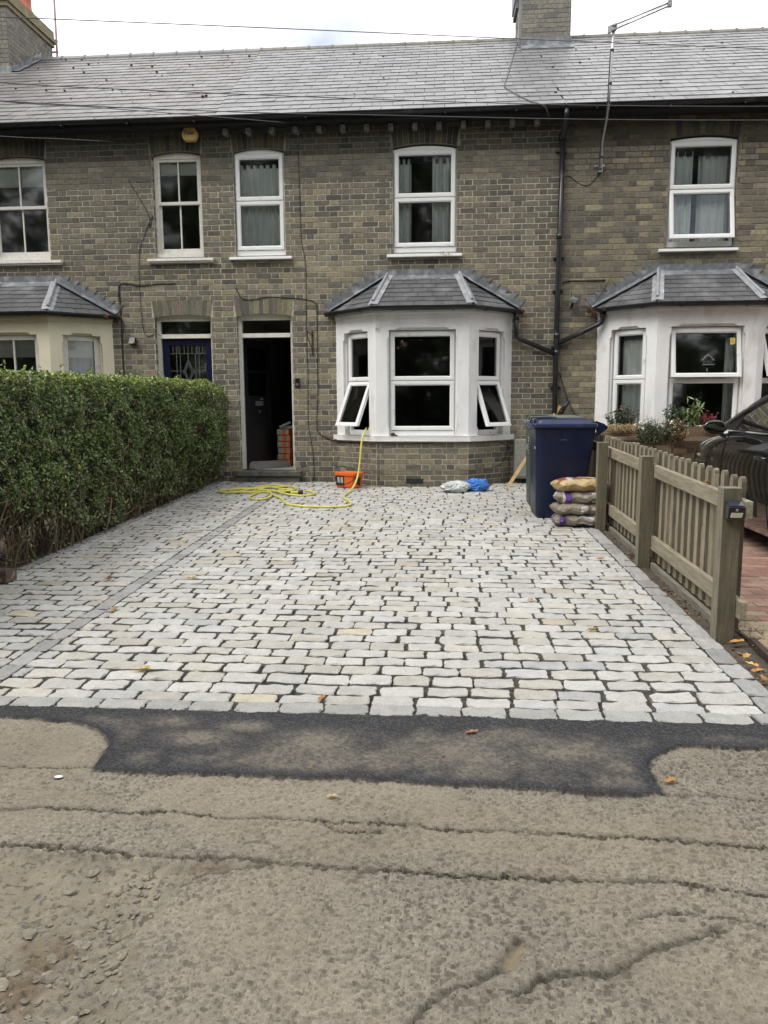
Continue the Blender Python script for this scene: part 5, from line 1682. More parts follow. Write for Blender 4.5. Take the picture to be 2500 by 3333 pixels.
def make_hedge():
    h = thing('hedge', (-3.8, -4.2, gz(-4.2)), 'tall clipped privet hedge with bare woody stems at its foot along the left', 'hedge')
    y0, y1 = -8.1, -.36
    # height field of the face: bulge outward
    def facex(y, z):
        return -3.31 + .20 * sst(-3.6, -.3, y) * sst(.25, .8, z) + .10 * (fbm(y, z, 1.3, 101) - .5) + .10 * (vn(y, z, 5, 103) - .5) + .05 * (vn(y, z, 12, 105) - .5)
    def topz(x, y):
        return 1.66 + .0 * y + (y + 4) * .011 + .035 * (fbm(x, y, 2, 107) - .5) + .03 * (vn(x, y, 8, 108) - .5)
    GZ = lambda y: np.maximum(0, SL * (y + 8.15))
    n = 78000
    y = y0 + (y1 - y0) * rng.random(n) ** .85
    z = rng.random(n)
    gzv = GZ(y)
    zz = gzv + .02 + z * (1.62 - gzv + .0)
    dep = np.abs(rng.normal(0, .045, n)) + .0
    hole = fbm(y, zz, 2.1, 111)
    hh = zz - gzv
    near = sst(-4.2, -6.2, y)
    lim = .10 + .44 * near + .30 * (hole - .5) + .12 * (vn(y, zz, 9, 113) - .5)
    keep = (hh > lim) | (rng.random(n) < .05 + .05 * (hh / .5))
    gaps = vn(y, zz, 7, 115) * .55 + vn(y, zz, 16, 116) * .45
    thr = .32 + .14 * near * sst(1.25, .5, hh) 
    keep &= (gaps > thr) | (rng.random(n) < .14)
    y, zz, dep, hh, gaps, near = [q[keep] for q in (y, zz, dep, hh, gaps, near)]
    x = facex(y, zz) - dep - .10 * sst(.5, .3, gaps)
    N = rng.normal(size=(len(y), 3)) * .75 + np.array([.75, -.25, .45])
    P = np.stack([x, y, zz], 1)
    # top
    m_ = 30000
    y2 = y0 + (y1 - y0) * rng.random(m_); x2 = -3.31 - rng.random(m_) ** 1.2 * 1.0
    z2 = topz(x2, y2) - np.abs(rng.normal(0, .03, m_)) 
    rim = sst(-3.40, -3.30, x2); z2 -= .045 * rim ** 2
    P2 = np.stack([x2, y2, z2], 1)
    N2 = rng.normal(size=(m_, 3)) * .6 + np.array([.15, -.1, .9])
    # far end face
    m3 = 7000
    x3 = -3.33 - rng.random(m3) * .9; z3 = .25 + rng.random(m3) * 1.4; y3 = y1 + rng.normal(0, .03, m3)
    P3 = np.stack([x3, y3, z3], 1); N3 = rng.normal(size=(m3, 3)) * .6 + np.array([0, .9, .2])
    # sprigs standing above the top
    S4 = []
    for i in range(42):
        yy = rng.uniform(-7.8, y1); xx = rng.uniform(-3.9, -3.35); zt = float(topz(xx, yy)); hgt = rng.uniform(.04, .11)
        for j in range(8):
            S4.append((xx + rng.normal(0, .010), yy + rng.normal(0, .010), zt + hgt * j / 8))
    P4 = np.array(S4); N4 = rng.normal(size=(len(P4), 3)) + np.array([0, 0, .4])
    Pa = np.concatenate([P, P2, P3, P4]); Na = np.concatenate([N, N2, N3, N4])
    Na /= np.linalg.norm(Na, axis=1, keepdims=True)
    nn = len(Pa)
    dark = np.array([.058, .092, .022]); mid = np.array([.130, .185, .045]); young = np.array([.30, .38, .08]); brown = np.array([.10, .065, .03])
    t = rng.random(nn)[:, None]
    C = dark * (1 - t) + mid * t
    newg = np.concatenate([sst(1.38, 1.66, P[:, 2]) * .65 + .10 * (fbm(P[:, 1], P[:, 2], 1.6, 119) > .58), np.full(len(P2), .85), np.full(len(P3), .2), np.full(len(P4), 1.)])
    k_ = (rng.random(nn) < newg)[:, None] * (.4 + .6 * rng.random(nn))[:, None]
    C = C * (1 - k_) + young * k_
    br = (rng.random(nn) < .025)[:, None]
    C = np.where(br, brown, C)
    lowb = (np.concatenate([sst(.75, .2, P[:, 2] - .1), np.zeros(nn - len(P))]) * .25 > rng.random(nn))[:, None]
    C = np.where(lowb, brown * .9, C)
    C *= rng.uniform(.6, 1.45, nn)[:, None]
    size = rng.uniform(.022, .047, nn)
    size[len(P):len(P) + len(P2)] *= .9
    leaves_mesh('foliage', Pa, Na, size, C, parent=h)
    # dense core of twigs
    e = MB()
    P_ = []
    for i in range(60):
        yy = y0 + (y1 - .12 - y0) * i / 59
        g_ = gz(yy)
        row = []
        for (zq, xq) in ((.30, -3.62), (.55, -3.50), (1.0, -3.48), (1.45, -3.47), (1.56, -3.55), (1.58, -4.15), (1.2, -4.25), (.35, -4.2)):
            row.append((xq + rng.normal(0, .02), yy, g_ * .3 + zq + rng.normal(0, .012)))
        P_.append(row)
    e.grid(P_, (.030, .032, .014), closed=True)
    e.build('inner_growth', 'twig', h)
    # stems
    e = MB()
    rr = random.Random(77)
    for i in range(420):
        yy = rr.uniform(y0, y1 - .05)
        x_ = rr.uniform(-3.66, -3.36) if rr.random() < .7 else rr.uniform(-3.9, -3.6)
        g_ = gz(yy) - .05
        p = Vector((x_, yy, g_)); pts = [p.copy()]
        lean = Vector((rr.gauss(.04, .10), rr.gauss(0, .20), 1)).normalized()
        hgt = rr.uniform(.35, 1.0); sgs = 7
        for j in range(sgs):
            lean = (lean + Vector((rr.gauss(0, .16), rr.gauss(0, .2), .05))).normalized()
            p = p + lean * hgt / sgs
            p.x = min(p.x, -3.33)
            pts.append(p.copy())
        r0 = rr.uniform(.004, .013)
        v = rr.uniform(.6, 1.3)
        e.tube(pts, [r0 * (1 - .6 * j / sgs) for j in range(sgs + 1)], 5, (.15 * v, .115 * v, .07 * v), cap=False)
        for q in range(2):
            a = pts[rr.randint(1, sgs - 1)]
            d = Vector((rr.uniform(-.3, .8), rr.gauss(0, .8), rr.uniform(0, .9))).normalized()
            ln = rr.uniform(.08, .28)
            b_ = a + d * ln * .5; c_ = b_ + (d + Vector((0, rr.gauss(0, .3), .3))).normalized() * ln * .5
            b_.x = min(b_.x, -3.30); c_.x = min(c_.x, -3.28)
            e.tube([a, b_, c_], [r0 * .5, r0 * .35, r0 * .2], 4, (.17 * v, .125 * v, .075 * v), cap=False)
    e.build('stems', 'twig', h)
    # bare twigs poking through the lower face
    e = MB()
    for i in range(900):
        yy = rr.uniform(y0, y1); zq = rr.uniform(.15, 1.35) if rr.random() < .7 else rr.uniform(.1, .6)
        x_ = float(facex(np.array(yy), np.array(zq))) - rr.uniform(.01, .10)
        a = Vector((x_, yy, gz(yy) + zq)); d = Vector((rr.gauss(.1, .3), rr.gauss(0, .5), rr.uniform(.2, 1))).normalized()
        ln = rr.uniform(.06, .2); v = rr.uniform(.6, 1.4)
        e.tube([a, a + d * ln * .5 + Vector((rr.gauss(0, .01), rr.gauss(0, .012), 0)), a + d * ln], [.003, .0022, .0012], 3, (.15 * v, .11 * v, .065 * v), cap=False)
    e.build('twigs', 'twig', h)
make_hedge()

# ------------------------------------------------------------------ picket fence
def make_fence():
    f = thing('picket_fence', (1.66, -4.6, gz(-4.6)), 'weathered wooden picket fence with square posts between the two drives', 'fence')
    rr = random.Random(3)
    def lt():
        v = rr.uniform(.8, 1.15)
        return tuple(q * v for q in (.27, .235, .165))
    for (y, x, wd, hgt) in ((-7.0, 1.602, .10, .868), (-5.2, 1.605, .095, .872), (-3.65, 1.575, .095, .862), (-2.1, 1.60, .095, .86), (-.65, 1.62, .095, .86)):
        e = MB()
        g = gz(y) - .06
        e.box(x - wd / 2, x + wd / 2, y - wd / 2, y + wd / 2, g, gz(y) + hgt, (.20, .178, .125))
        e.c[2] = (.115, .10, .066)  # street side painted darker: shade on that face along with algae
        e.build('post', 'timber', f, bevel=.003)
    for (zb_, zt) in ((.136, .237), (.708, .803)):
        e = MB()
        a, c_ = -7.10, -.3
        e.hexa([(1.655, a, gz(a) + zb_), (1.695, a, gz(a) + zb_), (1.695, c_, gz(c_) + zb_), (1.655, c_, gz(c_) + zb_), (1.655, a, gz(a) + zt), (1.695, a, gz(a) + zt), (1.695, c_, gz(c_) + zt), (1.655, c_, gz(c_) + zt)], (.28, .245, .175))
        e.build('rail', 'rail', f, bevel=.003)
    y = -6.895 - .143
    i = 0
    y = -6.895
    while y < -.35:
        e = MB()
        w_ = .060; t0, t1 = 1.697, 1.721
        top = gz(y) + .915 + rr.gauss(0, .003) - (.02 if y > -4.3 else 0)
        bot = gz(y) + .035
        ln = rr.gauss(0, .006)
        poly = [(-w_ / 2, bot), (w_ / 2, bot), (w_ / 2 + ln, top - .033)] + [(ln + math.cos(t) * w_ / 2, top - .033 + math.sin(t) * .033) for t in np.linspace(.25, PI - .25, 7)] + [(-w_ / 2 + ln, top - .033)]
        e.prism(poly, lambda u, v, d, y=y: (d, y + u, v), t0, t1, lt())
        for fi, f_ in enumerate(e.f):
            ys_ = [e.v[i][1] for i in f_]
            if len(f_) == 4 and max(ys_) - min(ys_) < .012 and sum(ys_) / 4 < y: e.c[fi] = tuple(q * .45 for q in e.c[fi])  # street edges darkened in colour for the shade there, plus algae
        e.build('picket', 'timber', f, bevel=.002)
        y += .1425
    for a, c_ in ((-6.95, -6.05), (-6.05, -5.25), (-5.15, -3.70), (-3.60, -2.15)):
        e = MB()
        e.hexa([(1.655, a, gz(a) - .06), (1.69, a, gz(a) - .06), (1.69, c_, gz(c_) - .06), (1.655, c_, gz(c_) - .06), (1.655, a, gz(a) + .028), (1.69, a, gz(a) + .028), (1.69, c_, gz(c_) + .028), (1.655, c_, gz(c_) + .028)], (.19, .175, .14))
        e.build('gravel_board', 'rail', f, bevel=.004)
    # gate catch beyond the near post
    e = MB(); e.hexa([(1.722, -6.98, .74), (1.77, -6.97, .72), (1.77, -6.9, .72), (1.722, -6.9, .74), (1.722, -6.98, .86), (1.765, -6.97, .80), (1.765, -6.9, .80), (1.722, -6.9, .86)]); e.build('latch', 'cartrim', f)
make_fence()
t_ = thing('solar_lamp', (1.603, -7.05, .73), 'black solar wall lamp screwed to the end post of the picket fence', 'lamp')
e = MB(); e.hexa([(1.56, -7.105, .732), (1.648, -7.105, .732), (1.648, -7.052, .732), (1.56, -7.052, .732), (1.56, -7.12, .80), (1.648, -7.12, .80), (1.648, -7.052, .826), (1.56, -7.052, .826)]); e.build('housing', 'blackpl', t_, bevel=.004)
e = MB(); e.hexa([(1.572, -7.113, .742), (1.632, -7.113, .742), (1.632, -7.104, .738), (1.572, -7.104, .738), (1.575, -7.118, .768), (1.637, -7.118, .768), (1.637, -7.108, .768), (1.575, -7.108, .768)]); e.build('lens', 'lens', t_)
e = MB(); lathe(e, 0, 0, [(.008, 0), (.007, .004), (.003, .006)], 12); o = e.build('sensor', 'metal', t_); o.location = Vector((1.603, -7.117, .783)) - t_.location; o.rotation_euler = (PI / 2, 0, 0)
e = MB(); e.hexa([(1.565, -7.114, .806), (1.643, -7.114, .806), (1.643, -7.056, .829), (1.565, -7.056, .829), (1.565, -7.114, .808), (1.643, -7.114, .808), (1.643, -7.056, .831), (1.565, -7.056, .831)]); e.build('solar_panel', mat('solar_panel', (.03, .035, .05), var=.1, rough=.2), t_)

# ------------------------------------------------------------------ wheelie bins (lid hinge and wheels towards +x)
def wheelie_bin(loc, rz, m, label, stickers=()):
    t = local(thing('wheelie_bin', loc, label, 'wheelie bin', 'wheelie bins', rz))
    def sect(z, x0, x1, hw, r, n=6):
        out_ = []
        for cx_, cy_, a0 in ((x1 - r, hw - r, 0), (x0 + r, hw - r, PI / 2), (x0 + r, -hw + r, PI), (x1 - r, -hw + r, 3 * PI / 2)):
            for i in range(n):
                a = a0 + PI / 2 * i / (n - 1)
                out_.append((cx_ + r * math.cos(a), cy_ + r * math.sin(a), z))
        return out_
    b = MB()
    P = [sect(.0, -.27, .20, .225, .05), sect(.03, -.285, .215, .235, .06), sect(.12, -.288, .235, .238, .06), sect(.5, -.297, .275, .255, .06), sect(.88, -.305, .315, .272, .055), sect(.945, -.31, .325, .276, .05), sect(.95, -.325, .335, .288, .05), sect(.985, -.325, .335, .288, .05), sect(.985, -.31, .32, .272, .045), sect(.90, -.30, .31, .262, .045)]
    b.grid(P, closed=True)
    k = len(b.v); b.v.extend(P[0]); b.f.append(tuple(range(k + len(P[0]) - 1, k - 1, -1))); b.c.append((1, 1, 1))
    body = b.build('body', m, t, smooth=False, bevel=.0)
    body.data.polygons.foreach_set('use_smooth', np.ones(len(body.data.polygons), bool))
    es = body.modifiers.new('es', 'EDGE_SPLIT'); es.split_angle = R(35)
    # ribs under the rim
    for sgn in (-1, 1):
        for xq in (-.22, -.05, .12):
            e = MB(); e.hexa([(xq, sgn * .262, .80), (xq + .008, sgn * .262, .80), (xq + .008, sgn * .268, .80), (xq, sgn * .268, .80), (xq, sgn * .265, .95), (xq + .008, sgn * .265, .95), (xq + .008, sgn * .287, .95), (xq, sgn * .287, .95)])
            e.build('rib', m, t)
    # lid
    b = MB()
    L = [sect(.972, -.352, .345, .302, .05), sect(1.008, -.350, .342, .300, .05), sect(1.012, -.338, .335, .290, .05), sect(1.014, -.300, .300, .258, .05), sect(1.044, -.282, .29, .242, .05), sect(1.052, -.255, .27, .215, .05), sect(1.064, -.13, .24, .15, .05)]
    b.grid(L, closed=True)
    k = len(b.v); b.v.extend(L[-1]); b.f.append(tuple(range(k, k + len(L[-1])))); b.c.append((1, 1, 1))
    k = len(b.v); b.v.extend(L[0]); b.f.append(tuple(range(k + len(L[0]) - 1, k - 1, -1))); b.c.append((1, 1, 1))
    lid = b.build('lid', m + 'lid', t)
    es = lid.modifiers.new('bv', 'BEVEL'); es.width = .005; es.segments = 2; es.limit_method = 'ANGLE'; es.angle_limit = R(25)
    for sgn in (-1, 1):
        e = MB(); e.tube(smoothpath([(-.31, sgn * .16 - .0, 1.01), (-.30, sgn * .16, 1.05), (-.28, sgn * .15, 1.065), (-.10, sgn * .15, 1.07), (-.07, sgn * .16, 1.06), (-.06, sgn * .165, 1.04)], 4), .009, 8)
        e.build('lid_grip', m, lid, smooth=True)
    # rear handle with hinge lugs
    e = MB(); e.tube([(.415, -.25, .965), (.415, .25, .965)], .017, 12); e.build('handle', m, t, smooth=True)
    for sgn in (-1, 1):
        e = MB(); e.prism([(.325, .86), (.40, .925), (.435, .955), (.437, .985), (.405, .998), (.33, 1.0)], lambda u, v, d: (u, d, v), sgn * .25 - .012, sgn * .25 + .012); e.build('handle_bracket', m, t, bevel=.004)
        e = MB(); e.prism([(.33, .99), (.43, .975), (.43, 1.0), (.34, 1.03)], lambda u, v, d: (u, d, v), sgn * .16 - .02, sgn * .16 + .02); e.build('hinge', m, t, bevel=.004)
        e = MB(); e.tube([(.235, sgn * .205, .10), (.235, sgn * .252, .10)], .10, 28); w_ = e.build('wheel', 'tyre', t, bevel=.01)
        e = MB(); e.tube([(.235, sgn * .25, .10), (.235, sgn * .256, .10)], .055, 20); e.build('hub', 'cartrim', w_)
    e = MB(); e.tube([(.235, -.21, .10), (.235, .21, .10)], .012, 8); e.build('axle', 'metal', t)
    return t
blue = wheelie_bin((1.285, -2.86, gz(-2.86)), R(1.5), 'binblue', 'navy blue wheelie bin, the nearer of two, behind the sack pile')
green = wheelie_bin((1.305, -2.16, gz(-2.16)), R(-1), 'bingreen', 'faded green wheelie bin almost hidden behind the navy blue one')
# moulded mark and stickers
e = MB(); 
for i in range(5): e.box(-.06 + i * .016, -.052 + i * .016, -.2705, -.2685, .835, .845, (.10, .11, .14))
e.build('moulded_mark', 'label', blue)
e = MB(); e.hexa([(-.3035, -.21, .74), (-.3020, -.14, .74), (-.3010, -.14, .74), (-.3010, -.21, .74), (-.3045, -.21, .77), (-.3035, -.14, .77), (-.3010, -.14, .77), (-.3010, -.21, .77)], (.4, .42, .45)); e.build('sticker', 'label', blue)
e = MB()
for i in range(6): e.box(-.3085 + 0, -.302, -.23 + 0 * i, -.12, .63 + i * .033, .638 + i * .033 + (.012 if i > 3 else 0), (.22, .32, .27))
e.build('printed_lines', 'label', green)
e = MB(); e.box(-.3065, -.302, .0, .06, .66, .72, (.55, .42, .42)); e.build('pink_sticker', 'label', green)

# ------------------------------------------------------------------ sacks of sand
def sack(loc, rz, wd, dp, th, base, regions, lab, seed, tilt=0., sag=0.):
    t = thing('sand_sack', loc, lab, 'sack', 'sacks stacked against the blue bin', rz)
    n, m_ = 60, 44
    rr = np.random.default_rng(seed)
    o = seed * 3
    def surf(sgn):
        P = []
        for i in range(n + 1):
            u = -1 + 2 * i / n
            row = []
            for j in range(m_ + 1):
                v = -1 + 2 * j / m_
                ex = (1 - abs(u) ** 5.5); ey = (1 - abs(v) ** 4.5)
                hgt = th / 2 * (max(ex, 0) ** .5) * (max(ey, 0) ** .5)
                cx_ = u * wd / 2 * (1 - .05 * v * v) ; cyy = v * dp / 2 * (1 - .05 * u * u)
                wr = float(fbm(u * 1.5, v * 4, 1.6, o + (1 if sgn > 0 else 5))) - .5
                fold = .5 - abs(float(vn(u * 2.2 + v * .8, v * 6 - u * 2, 1.3, o + 9)) - .5)
                edge = max(abs(u), abs(v)) ** 4
                z = sgn * hgt * (1 + .2 * wr) + .022 * wr * (1 - edge) - .020 * fold * edge * sgn + .01 * math.sin(u * 9 + o) * edge
                if sgn > 0: z -= .010 * fold
                z += sag * u * .02 - .03 * tilt * v
                row.append((cx_ + .03 * wr + .008 * math.sin(v * 7 + o), cyy + .03 * wr + .008 * math.sin(u * 8 + o), z + th / 2))
            P.append(row)
        return P
    def cf(sgn):
        def f(i, j):
            u = -1 + 2 * (i + .5) / n; v = -1 + 2 * (j + .5) / m_
            for (a, c_, p, q, s_, col) in regions:
                if a <= u <= c_ and p <= v <= q and (s_ == 0 or s_ == sgn): return col
            return base
        return f
    b = MB()
    b.grid(surf(1), cf=cf(1)); b.grid(surf(-1), cf=cf(-1))
    s_ = b.build('bag', 'sack', local(t) and t, smooth=True)
    return t
tan = (.33, .275, .19); grey = (.235, .205, .155); purple = (.10, .035, .24); white = (.52, .5, .48)
Z0 = gz(-3.5)
sack((1.375, -3.47, Z0), R(-3), .49, .40, .135, grey, [(-1, -.84, -.2, .5, 0, purple), (-.80, -.52, -1, -.80, 0, purple), (-.1, .55, -.9, -.74, 0, (.06, .06, .09)), (-.05, .6, -.97, -.9, 0, white)], 'grey-brown sand sack with purple corners at the bottom of the pile', 21, tilt=.2)
sack((1.372, -3.475, Z0 + .112), R(3), .49, .41, .135, (.25, .215, .165), [(.0, .35, -1, -.93, 0, white)], 'plain grey-brown sand sack second from the bottom of the pile', 33, tilt=.3)
sack((1.395, -3.47, Z0 + .223), R(-5), .50, .40, .14, grey, [(-1, -.90, -.5, .2, 0, white), (-.93, -.78, -.5, .3, 0, purple), (-.62, -.40, -1, -.55, 0, purple), (-.72, -.62, -1, -.5, 0, white), (-.05, .45, -.93, -.80, 0, (.12, .07, .16)), (.45, .7, -.9, -.78, 0, white)], 'sand sack with purple and white printed end, directly beneath the tan one', 45, tilt=.25)
sack((1.40, -3.46, Z0 + .348), R(7), .53, .40, .14, (.46, .335, .165), [(-.62, -.44, -.74, -.30, 1, (.45, .5, .55)), (-1, 1, -.60, -.28, 1, (.22, .08, .05)), (.50, .86, -.40, .45, 1, (.55, .55, .58)), (-.86, -.52, -.2, .95, 1, (.20, .06, .04)), (-.30, .42, -.06, .52, 1, (.56, .42, .24))], 'tan sand sack with a brown band and white label on top of the pile', 52, tilt=.3)

# ------------------------------------------------------------------ yellow hose
def G3(pix, h=.014):
    out_ = []
    for (a, c_) in pix:
        p = onG(*k2(a, c_), h)
        out_.append(p)
    return out_
hp = [tuple(onY(*k2(1335, 1458), -.42)), tuple(onY(*k2(1318, 1490), -.60)), tuple(onY(*k2(1302, 1530), -.71)), tuple(onY(*k2(1290, 1620), -.76)), tuple(onY(*k2(1280, 1740), -.80)), tuple(onY(*k2(1262, 1850), -.86)), tuple(onY(*k2(1232, 1925), -1.02))]
hp += [tuple(p) for p in G3([(1195, 1972), (1168, 1992), (1155, 2004), (1163, 2022), (1195, 2042), (1212, 2060), (1195, 2078), (1100, 2088), (960, 2088), (830, 2084), (730, 2072), (685, 2056), (668, 2032), (640, 2014), (600, 1998), (566, 1978), (505, 1968), (440, 1985), (398, 2010), (420, 2026), (500, 2028), (560, 2016), (574, 1992), (545, 1965), (490, 1960), (432, 1972), (450, 1950), (560, 1935), (660, 1945), (740, 1960), (700, 1952), (620, 1968), (690, 1990), (800, 1998), (890, 1994), (918, 1978), (890, 1964), (840, 1966)])]
for i in range(26, len(hp)):
    hp[i] = (hp[i][0], hp[i][1], hp[i][2] + .010 * ((i // 4) % 2))
e = MB(); e.tube(smoothpath(hp, 8), .0135, 10)
t_ = thing('garden_hose', (-1.5, -1.6, gz(-1.6)), 'yellow hose lying in loops by the door and climbing into the open bay window', 'hose')
e.build('hose', 'hose', t_, smooth=True)
e = MB(); e.tube(smoothpath([tuple(p) for p in G3([(700, 1925), (600, 1915), (480, 1925), (420, 1945), (300, 1948), (165, 1958), (185, 1972), (300, 1970), (400, 1948), (470, 1935), (600, 1930), (720, 1924), (765, 1940), (735, 1958), (640, 1965), (560, 1958), (450, 1945), (330, 1940), (240, 1955), (290, 1968), (430, 1972)], .024)], 8), .0135, 10)
e.build('hose', 'hose', t_, smooth=True)
e = MB(); q = onG(*k2(825, 1972), .03); q = Vector(tuple(q)); e.tube([q, q + Vector((-.03, 0, 0)), q + Vector((-.06, -.01, 0))], [.030, .032, .024], 14); e.build('connector', 'iron', t_)
e = MB(); e.tube([q + Vector((-.06, -.01, 0)), q + Vector((-.16, -.02, -.004))], [.022, .018], 12); e.build('nozzle', mat('yellow_nozzle', (.5, .55, .05), var=.5, sc=60, rough=.5), t_)
e = MB(); e.tube([q + Vector((-.16, -.03, -.004)), q + Vector((-.24, .02, -.01))], [.020, .012], 10); e.build('trigger', 'blackpl', t_)

# ------------------------------------------------------------------ orange tub
t_ = thing('orange_tub', (-1.315, -.665, gz(-.665)), 'bright orange plastic tub with lid and black labels by the bay base', 'tub')
local(t_); t_.rotation_euler = (0, 0, R(-32))
def rrect(hx_, hy_, r, z, n=5):
    o_ = []
    for sx, sy, a0 in ((1, 1, 0), (-1, 1, PI / 2), (-1, -1, PI), (1, -1, 3 * PI / 2)):
        for i in range(n):
            a = a0 + PI / 2 * i / (n - 1)
            o_.append((sx * (hx_ - r) + r * math.cos(a), sy * (hy_ - r) + r * math.sin(a), z))
    return o_
e = MB(); P = [rrect(.150, .098, .02, 0), rrect(.158, .106, .03, .02), rrect(.165, .113, .03, .185)]; e.grid(P, closed=True); k = len(e.v); e.v += P[0]; e.f.append(tuple(range(k + len(P[0]) - 1, k - 1, -1))); e.c.append((1, 1, 1))
e.build('tub', 'orange', t_, smooth=False)
e = MB(); P = [rrect(.166, .114, .03, .175), rrect(.180, .127, .035, .178), rrect(.180, .127, .035, .212), rrect(.172, .12, .03, .218), rrect(.160, .108, .03, .216), rrect(.15, .1, .03, .208), rrect(.10, .06, .02, .209)]; e.grid(P, closed=True); k = len(e.v); e.v += P[-1]; e.f.append(tuple(range(k, k + len(P[0])))); e.c.append((1, 1, 1))
e.build('lid', 'orange', t_)
e = MB(); e.hexa([(-.15, -.1065, .03), (.0, -.1065, .03), (.0, -.10, .03), (-.15, -.10, .03), (-.155, -.1165, .165), (.0, -.1165, .165), (.0, -.11, .165), (-.155, -.11, .165)], (.02, .02, .022)); e.build('label', 'label', t_)
for xq in (-.12, -.062):
    e = MB(); e.hexa([(xq, -.1120, .07), (xq + .042, -.1120, .07), (xq + .042, -.105, .07), (xq, -.105, .07), (xq, -.1185, .15), (xq + .042, -.1185, .15), (xq + .042, -.11, .15), (xq, -.11, .15)], (.45, .42, .40)); e.build('label_picture', 'label', t_)
e = MB(); e.hexa([(.145, -.07, .03), (.150, .05, .03), (.160, .05, .03), (.1545, -.07, .03), (.150, -.07, .15), (.150, .05, .15), (.168, .05, .15), (.168, -.07, .15)], (.02, .02, .022)); e.build('label', 'label', t_)
e = MB(); e.tube(smoothpath([(-.168, -.02, .17), (-.175, -.11, .13), (-.10, -.14, .08), (.02, -.15, .055), (.13, -.14, .09), (.178, -.09, .15), (.172, -.02, .172)], 5), .006, 7); e.build('handle', 'cartrim', t_, smooth=True)

# ------------------------------------------------------------------ crumpled plastic bags by the bay
def crumple(name, loc, r, m, seed, lab, cat, rz=0):
    b = MB(); o = seed
    P = []
    for i in range(29):
        ph = -PI / 2 + PI * i / 28
        row = []
        for j in range(44):
            th_ = 2 * PI * j / 44
            d = np.array([math.cos(ph) * math.cos(th_), math.cos(ph) * math.sin(th_), math.sin(ph)])
            q = .72 + .5 * float(fbm(d[0] * 1.3 + d[2], d[1] * 1.3 + 2 * d[2], 1.6, o)) + .18 * abs(float(vn(d[0] * 2 + d[1], d[2] * 2 - d[1], 3.2, o + 5)) - .5)
            z = d[2] * r[2] * q
            row.append((d[0] * r[0] * q, d[1] * r[1] * q, max(z + r[2] * .75, .004)))
        P.append(row)
    b.grid(P, closed=True)
    me = b.build(name, m, None, smooth=False)
    me.location = loc; me.rotation_euler = (0, 0, rz)
    return tag(me, lab, cat)
crumple('plastic_bag', (.175, -1.10, gz(-1.1)), (.20, .13, .085), 'clear', 3, 'crumpled clear polythene bag on the setts in front of the bay', 'plastic bag', R(10))
crumple('plastic_bag', (.46, -.98, gz(-1.0)), (.165, .13, .10), 'bluebag', 14, 'crumpled bright blue plastic bag lying against the clear one', 'plastic bag', R(-15))

# meter box, timber, offcut pipe
t_ = thing('meter_box', (1.24, -.13, gz(0)), 'weathered grey meter box low on the wall behind the bins', 'meter box')
e = MB(); e.box(1.03, 1.45, -.235, -.004, .27, .835); e.build('cabinet', 'meter', t_, bevel=.012, seg=3)
e = MB(); e.box(1.055, 1.425, -.247, -.236, .30, .64); e.build('door', 'meter', t_, bevel=.004)
e = MB()
a = onY(1652, 1592, -.62); c_ = onY(1808, 1345, -.08)
a = Vector(tuple(a)); c_ = Vector(tuple(c_)); c_ = c_ + (c_ - a) * .10
a.z = gz(a.y)
e.bar(a, c_, .045, .022, upv=(0, 1, 0))
tag(e.build('timber_batten', 'pine', bevel=.002), 'long pale timber batten leaning on the wall behind the bins', 'timber')
e = MB(); e.tube([(1.69, -.09, 1.20), (1.80, -.10, 1.385)], .030, 12); e.tube([(1.70, -.09, 1.217), (1.71, -.0905, 1.235)], .033, 12, (1, 1, 1))
tag(e.build('pipe_offcut', 'blackpl', smooth=True), 'short black pipe offcut sticking up slanted beside the drainpipe behind the bins', 'pipe')

# perforated brick bottom left of the drive
t_ = local(thing('engineering_brick', (-3.37, -5.98, gz(-5.98)), 'dark perforated brick lying at the foot of the hedge', 'brick'))
t_.rotation_euler = (0, 0, R(-6))
e = MB()
holes = [[(-.115 + i * .033 + dx, -.03 + j * .034 + dy) for dx, dy in ((0, 0), (.016, 0), (.016, .016), (0, .016))] for i in range(7) for j in range(2)]
e.prism([(-.15, -.0625), (.15, -.0625), (.15, .0625), (-.15, .0625)], lambda u, v, d: (u, v, d), .012, .095, holes=holes)
e.build('brick', mat('dark_brick', (.105, .07, .055), var=.35, sc=20, fine=.2, rough=.9, bump=.5, bsc=60, tint=(.28, .22, .18), tsc=14, tlo=.6, thi=.7), t_, bevel=.003)

